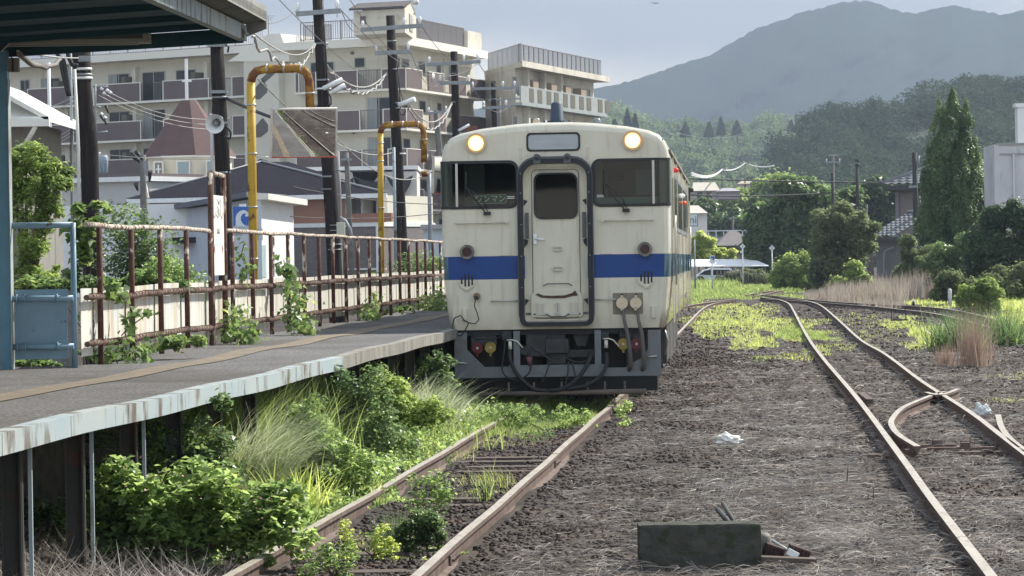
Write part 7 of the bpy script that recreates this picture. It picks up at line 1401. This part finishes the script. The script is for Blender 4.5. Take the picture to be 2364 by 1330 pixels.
def leafcover(name, label, regs, lm, size, cat='weeds', aspect=.6):
    A = []
    for cx, cy, rx, ry, n, h in regs:
        p = ell(cx, cy, rx, ry, n); hh = h * np.clip(.5 + .6 * vnoise(p[:, 0], p[:, 1], 3.1, cx) + .3 * vnoise(p[:, 0], p[:, 1], 9, cy), .08, 1.4); p[:, 2] += hh * rng.random(n) ** .6
        A.append(leaf_arrays(p, size, aspect=aspect, up=.25, svar=.5))
    v, f = merge(*A); v = underdeck(v); return tag(npmesh(name, v, f, lm), label, cat, kind='stuff')
grass('weeds', 'long green grass blades standing all over the bank beside the left rail', [(700, 1100, 120, 60, 1500, .42), (820, 1040, 130, 60, 1900, .42), (930, 1000, 110, 50, 1700, .40), (600, 1180, 110, 50, 900, .38), (560, 1240, 120, 40, 500, .25), (1020, 960, 70, 30, 900, .35), (380, 1180, 160, 50, 1300, .55), (480, 1130, 130, 50, 1200, .6)], L_gr, .011, lean=(.0, .6), bend=(.3, 1.5), seg=5)
grass('weeds', 'bright young grass blades catching the sun along the bank', [(760, 1130, 110, 50, 700, .36), (900, 1050, 110, 40, 800, .32), (640, 1200, 90, 40, 420, .32), (1040, 985, 70, 24, 500, .26), (470, 1190, 120, 50, 320, .45)], L_yg, .012, lean=(.0, .6), bend=(.2, 1.3), seg=5)
leafcover('ground_cover', 'leafy creeping weeds covering the bank between platform and near track', [(560, 1240, 130, 50, 5200, .22), (700, 1170, 130, 50, 6500, .22), (820, 1090, 130, 50, 7500, .26), (930, 1020, 120, 45, 7500, .28), (1010, 960, 90, 35, 5000, .28), (860, 980, 120, 60, 7000, .40), (740, 1060, 100, 70, 6500, .40), (640, 1120, 80, 60, 4000, .35), (420, 1200, 200, 60, 5500, .20), (800, 1150, 110, 24, 3000, .20), (620, 1090, 120, 60, 4500, .45), (1090, 985, 60, 24, 2600, .28), (1150, 968, 60, 16, 1800, .24)], L_md, .045)
leafcover('ground_cover', 'brighter small-leaved weeds dotted over the bank beside the left rail', [(840, 1130, 90, 25, 2600, .16), (960, 1045, 90, 24, 2800, .18), (720, 1210, 70, 24, 1500, .12), (1060, 985, 60, 16, 1800, .20), (1170, 965, 90, 16, 2600, .16), (1290, 945, 80, 14, 2200, .16), (900, 1240, 60, 26, 600, .05), (960, 1275, 120, 12, 900, .03), (1230, 1000, 60, 10, 500, .05)], L_vine, .030)
# individual big weeds and shrubs under the platform edge
def weed(label, name, base, n, h, wd, lm, lean, bend, spread, azm=None, seg=6, cat='weed', z=None):
    c = G(*base, 0.0); c.z = float(gz(c.x, c.y)); o = thing(name, label, cat, tuple(c)); p = np.array(c) + rng.normal(size=(n, 3)) * [spread, spread, 0]; p[:, 2] = c.z - .02
    az = None if azm is None else rng.normal(azm[0], azm[1], n)
    v, f = blade_arrays(p, h * rng.uniform(.45, 1.1, n), wd * rng.uniform(.6, 1.3, n), rng.uniform(*lean, n), rng.uniform(*bend, n), az=az, seg=seg); v = underdeck(v) if c.x < -.3 and c.y < 60 else v; npmesh('blades', v, f, lm, o)
    m = MB()
    for k in range(5): a = R(72 * k); m.tube([c + Vector((cos(a) * spread * .4, sin(a) * spread * .4, -.03)), c + Vector((cos(a) * spread * .6, sin(a) * spread * .6, h * .35))], [.006, .003], 5)
    m.build('stem', M_bark, o); return o
def shrub(label, d, blobs, n, size, lm, base, name='shrub', aspect=.62, **k): k.setdefault('ground', True); return plant(name, label, 'shrub', d, blobs, n, size, lm, base, trunk=k.pop('trunk', .012), z0=k.pop('z0', float(gz(W(base, 800, d).x, d)) - .02), aspect=aspect, **k)
M_pinkf = mat('pink_flower', (.50, .25, .22))
s1 = shrub('broad-leaved shrub with tiny pink flowers under the platform edge in the foreground', 22.0, [(280, 1165, 95, 85), (400, 1150, 110, 80), (520, 1165, 100, 80), (600, 1215, 70, 60), (230, 1190, 50, 70), (460, 1215, 140, 60), (350, 1225, 100, 60), (655, 1160, 60, 60)], 9500, .062, L_md, 420, rag=16, under=True)
p = blob_pts([(W(x, y, 21.7), (.25, .2, .08)) for x, y in ((330, 1085), (430, 1095), (500, 1130), (380, 1125), (620, 1175))], 60, .2); v, f = leaf_arrays(p[0], .018, aspect=.9); tag(npmesh('flowers', v, f, M_pinkf, s1), kind='stuff')
shrub('dark low creeper in front of the platform columns', 22.6, [(110, 1150, 55, 30), (140, 1200, 60, 40), (190, 1240, 60, 30)], 900, .05, L_dk, 140, under=True)
weed('broad arching grass clump above the pink-flowered shrub', 'grass_clump', (410, 1170), 260, .95, .024, L_yg, (.05, .6), (.5, 1.7), .16)
weed('second broad bright grass clump right of the pink-flowered shrub', 'grass_clump', (690, 1170), 170, .60, .017, L_yg, (.1, .6), (.4, 1.2), .12)
weed('dense fine green grass tussock beneath the platform edge', 'grass_tussock', (520, 1125), 1500, 1.15, .0075, L_gr, (.0, .45), (.3, 1.3), .17, seg=6)
weed('pale silvery grass plumes arching right beneath the platform edge', 'grass_tussock', (560, 1150), 1300, 1.15, .008, L_pamp, (.15, .5), (1.0, 1.9), .14, azm=(-.3, .7), seg=7)
weed('pale plumed grass arching toward the railcar skirt', 'grass_tussock', (955, 985), 1700, .82, .010, L_pamp, (.1, .6), (.8, 1.7), .20, azm=(-.3, .9), seg=7)
weed('tall grass clump reaching up to the pale platform lip', 'grass_clump', (650, 1090), 900, .95, .009, L_gr, (.0, .5), (.2, 1.3), .26, seg=6)
weed('leafy grass thicket in the shadow of the platform lip', 'grass_clump', (380, 1130), 700, .85, .012, L_gr, (.0, .5), (.2, 1.4), .22, seg=6)
weed('grass thicket under the bare concrete part of the lip', 'grass_clump', (770, 1010), 800, .85, .011, L_gr, (.0, .5), (.2, 1.3), .28, seg=6)
weed('green grass clump at the foot of the pale plumes', 'grass_clump', (1000, 1010), 260, .45, .013, L_gr, (.1, .7), (.3, 1.2), .25)
weed('single long grass leaves bent over the platform edge', 'grass_clump', (525, 1065), 26, 1.25, .010, L_gr, (.1, .35), (.8, 1.7), .10, seg=7)
weed('thin dark feathery weed standing against the left rail', 'feathery_weed', (905, 1215), 160, .34, .005, L_dk, (.0, .5), (-.1, .5), .05)
weed('slender upright weed between the rails', 'feathery_weed', (1120, 1120), 26, .34, .010, L_gr, (.05, .5), (.1, .8), .04)
shrub('tangled green weeds behind the silvery grass', 28, [(700, 1010, 70, 60), (770, 1060, 70, 60), (720, 930, 50, 40), (830, 1100, 70, 50), (790, 1160, 60, 36)], 9000, .040, L_md, 740, under=True)
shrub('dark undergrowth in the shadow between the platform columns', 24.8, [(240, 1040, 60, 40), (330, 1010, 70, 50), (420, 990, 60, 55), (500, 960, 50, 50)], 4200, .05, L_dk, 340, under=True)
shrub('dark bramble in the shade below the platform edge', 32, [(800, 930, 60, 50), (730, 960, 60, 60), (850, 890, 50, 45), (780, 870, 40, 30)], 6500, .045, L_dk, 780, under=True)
shrub('bright leafy sapling under the platform edge before the railcar', 36, [(850, 860, 45, 35), (900, 900, 55, 45), (940, 940, 60, 40), (870, 950, 70, 50), (1000, 950, 50, 30)], 8500, .045, L_gr, 890, under=True)
shrub('orange-tinged weed on the bank beside the left rail', 33, [(880, 1000, 60, 40), (930, 1020, 50, 26), (850, 1040, 60, 30)], 3600, .038, L_vine, 880, under=True)
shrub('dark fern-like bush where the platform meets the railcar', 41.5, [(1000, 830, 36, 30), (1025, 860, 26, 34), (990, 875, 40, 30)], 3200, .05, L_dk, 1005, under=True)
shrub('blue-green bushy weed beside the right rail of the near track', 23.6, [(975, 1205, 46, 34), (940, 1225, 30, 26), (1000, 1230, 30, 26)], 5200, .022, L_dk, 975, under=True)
shrub('small sprig of weeds at the inner side of the left rail', 25.5, [(1000, 1100, 30, 12), (960, 1110, 26, 14), (1025, 1105, 22, 8)], 900, .03, L_md, 990, under=True)
shrub('yellow-leaved seedling at the foot of the left rail', 23.2, [(800, 1210, 16, 14), (880, 1225, 22, 18), (905, 1250, 16, 12)], 500, .032, L_yg, 850, under=True)
shrub('creeping leaves at the inside of the left rail near the photograph bottom', 21.6, [(740, 1265, 46, 14), (800, 1255, 30, 12)], 700, .028, L_md, 760, under=True)
shrub('leafy green weeds right in front of the railcar pipe', 40, [(1150, 940, 40, 9), (1215, 942, 40, 8), (1310, 938, 36, 10), (1355, 955, 24, 10), (1440, 930, 18, 9), (1170, 990, 60, 12), (1105, 990, 40, 16)], 3600, .034, L_md, 1230, limbs=False, under=True)
# behind the railing
t_ = plant('broadleaf_tree', 'leafy drooping tree behind the blue railing at far left', 'tree', 47, [(60, 370, 55, 40), (110, 400, 50, 36), (90, 440, 70, 36), (50, 500, 60, 60), (130, 430, 45, 24), (30, 420, 40, 60), (120, 480, 40, 28), (60, 590, 60, 50), (110, 640, 60, 26)], 16000, .085, L_gr, 60, trunk=.07, z0=0, aspect=.32, shell=.8)
shrub('dark green shrub behind the railing right of the thickest pole', 46, [(280, 560, 60, 70), (330, 600, 60, 60), (260, 620, 50, 50), (350, 530, 36, 40), (300, 500, 30, 24)], 11000, .055, L_dk, 300, trunk=.03, z0=0)
shrub('lighter small-leaved bush behind the railing left of the name board', 43, [(400, 620, 50, 46), (430, 650, 45, 34), (370, 640, 40, 36)], 9000, .045, L_md, 400, trunk=.02, z0=0)
shrub('sunlit bush behind the railing in front of the second yellow arch', 76, [(860, 640, 34, 18), (910, 625, 32, 26), (945, 635, 26, 20), (960, 612, 34, 24), (1000, 620, 24, 26), (985, 590, 30, 14), (1005, 705, 24, 14)], 7000, .07, L_vine, 940, trunk=.02, z0=0)
shrub('bright leaves along the top of the panels behind the blue railing', 36, [(100, 655, 60, 14), (200, 660, 50, 14), (270, 665, 55, 18), (330, 650, 50, 20), (390, 665, 50, 12), (60, 665, 40, 10)], 3800, .075, L_vine, 200, z0=.8, limbs=False, ground=False)
shrub('vine leaves climbing beside the thickest black pole', 34, [(190, 505, 34, 30), (240, 480, 22, 16), (200, 560, 26, 40), (180, 620, 24, 40), (165, 540, 20, 26)], 260, .13, L_vine, 190, z0=.7, ground=False)
shrub('greenery showing under the blue panel', 33, [(90, 840, 70, 14), (240, 815, 60, 12), (300, 812, 40, 12), (420, 790, 60, 10)], 2200, .06, L_vine, 120, z0=.6, limbs=False, ground=False)
def vine(label, pts, n, size=.075):
    B = []; P = []
    for px, py, d, r in pts: c = W(px, py, d); B.append((c, (r, r * 1.1, r))); P.append(c)
    o = thing('vine', label, 'vine', tuple(P[-1]), 'vines on the platform railing'); p, od = blob_pts(B, n, .9); p = p + rng.normal(size=p.shape) * .35 * np.mean([q[3] for q in pts]) + od * (rng.random((len(p), 1)) < .2) * .06; v, f = leaf_arrays(p, size, aspect=.8, up=.1, out=od); npmesh('leaves', v, f, L_vine, o)
    MB().tube(catmull(P, 4), .006, 5).build('stem', M_bark, o)
vine('thick vine column over the railing post below the yellow arch', [(668, 665, 42.2, .10), (690, 700, 42, .15), (680, 735, 41.8, .17), (700, 762, 41.6, .16)], 300)
vine('vine bush at the railing foot right of the name board', [(545, 725, 38.6, .12), (550, 755, 38.4, .16), (575, 780, 38.2, .13), (535, 780, 38, .12)], 220)
vine('thin vine spray with big leaves on the second panel', [(283, 738, 31.9, .05), (310, 730, 31.9, .10), (345, 720, 31.9, .06), (300, 755, 31.9, .07), (280, 775, 31.9, .05)], 36, .085)
vine('vine tips hanging over the panel beside the second post', [(262, 672, 31.3, .08), (275, 690, 31.2, .05)], 60, .08)
vine('vine leaves at the foot of the first panels', [(250, 822, 31.2, .10), (290, 818, 31.6, .12), (320, 806, 32, .08), (365, 790, 33, .07)], 110)
vine('vine clump at the railing foot in the middle distance', [(850, 715, 53, .16), (855, 735, 52.5, .20), (870, 690, 53, .08)], 180, .08)
vine('leafy clump at the railing foot beside the railcar', [(985, 715, 62, .25), (1010, 700, 62, .25), (1005, 725, 60, .22), (935, 722, 58, .14)], 400, .09)
vine('single tendrils beside the yellow pipe foot', [(565, 560, 40.5, .05), (558, 590, 40.5, .06), (570, 620, 40.4, .06), (556, 645, 40.4, .08)], 60, .07)
vine('leaves around the post next to the thick vine column', [(655, 600, 43, .04), (660, 625, 42.9, .08), (672, 640, 42.8, .09)], 70, .09)
# spiky tuft and russet clump on the right
weed('large spiky grey-green grass tuft beside the siding', 'spiky_tuft', (2215, 800), 900, 1.0, .020, L_dk, (.1, 1.1), (.0, .5), .22, seg=4)
weed('second spiky blue-green tuft at the right edge', 'spiky_tuft', (2325, 790), 800, 1.0, .020, L_dk, (.15, 1.2), (.0, .5), .20, seg=4)
weed('tall russet dry grass clump in front of the spiky tuft', 'russet_clump', (2252, 832), 420, 1.15, .007, L_red, (.0, .30), (-.05, .3), .17, seg=4)
weed('short russet dry grass clump left of the tall one', 'russet_clump', (2185, 830), 260, .45, .007, L_red, (.0, .35), (-.05, .3), .10, seg=4)
weed('dry grass mound between the russet clump and the tuft', 'dry_tuft', (2195, 770), 420, .5, .010, L_dry, (.3, 1.1), (.3, 1.1), .18, seg=4)
for px0, py0, h, lb in ((2015, 1160, .11, 'thin dark stick standing upright on the straw'), (2002, 1160, .06, 'short thin stick leaning beside the upright one'), (1955, 1115, .12, 'thin dark stick standing farther back on the straw')):
    c = G(px0, py0, -.1); o = thing('twig', lb, 'stick', tuple(c)); MB().tube([c, c + Vector((.01, 0, h)), c + Vector((.012, 0, h * 1.2))], [.005, .004, .002], 5).build('stick', M_bark, o)
# ------------------------------------------------------------------ air
hv = bpy.data.materials.new('haze_air'); hv.use_nodes = True; t = hv.node_tree; t.nodes.clear(); o1 = t.nodes.new('ShaderNodeOutputMaterial'); pv = t.nodes.new('ShaderNodeVolumePrincipled'); pv.inputs['Color'].default_value = (.54, .64, .82, 1); pv.inputs['Density'].default_value = .00019; pv.inputs['Anisotropy'].default_value = .3; t.links.new(pv.outputs[0], o1.inputs[1])
hb_ = MB().bb(-900, 1100, -40, 3500, -3, 262).build('haze', hv); tag(hb_, kind='stuff'); tag(hb_, 'pale blue air between the camera and the mountain', 'haze')
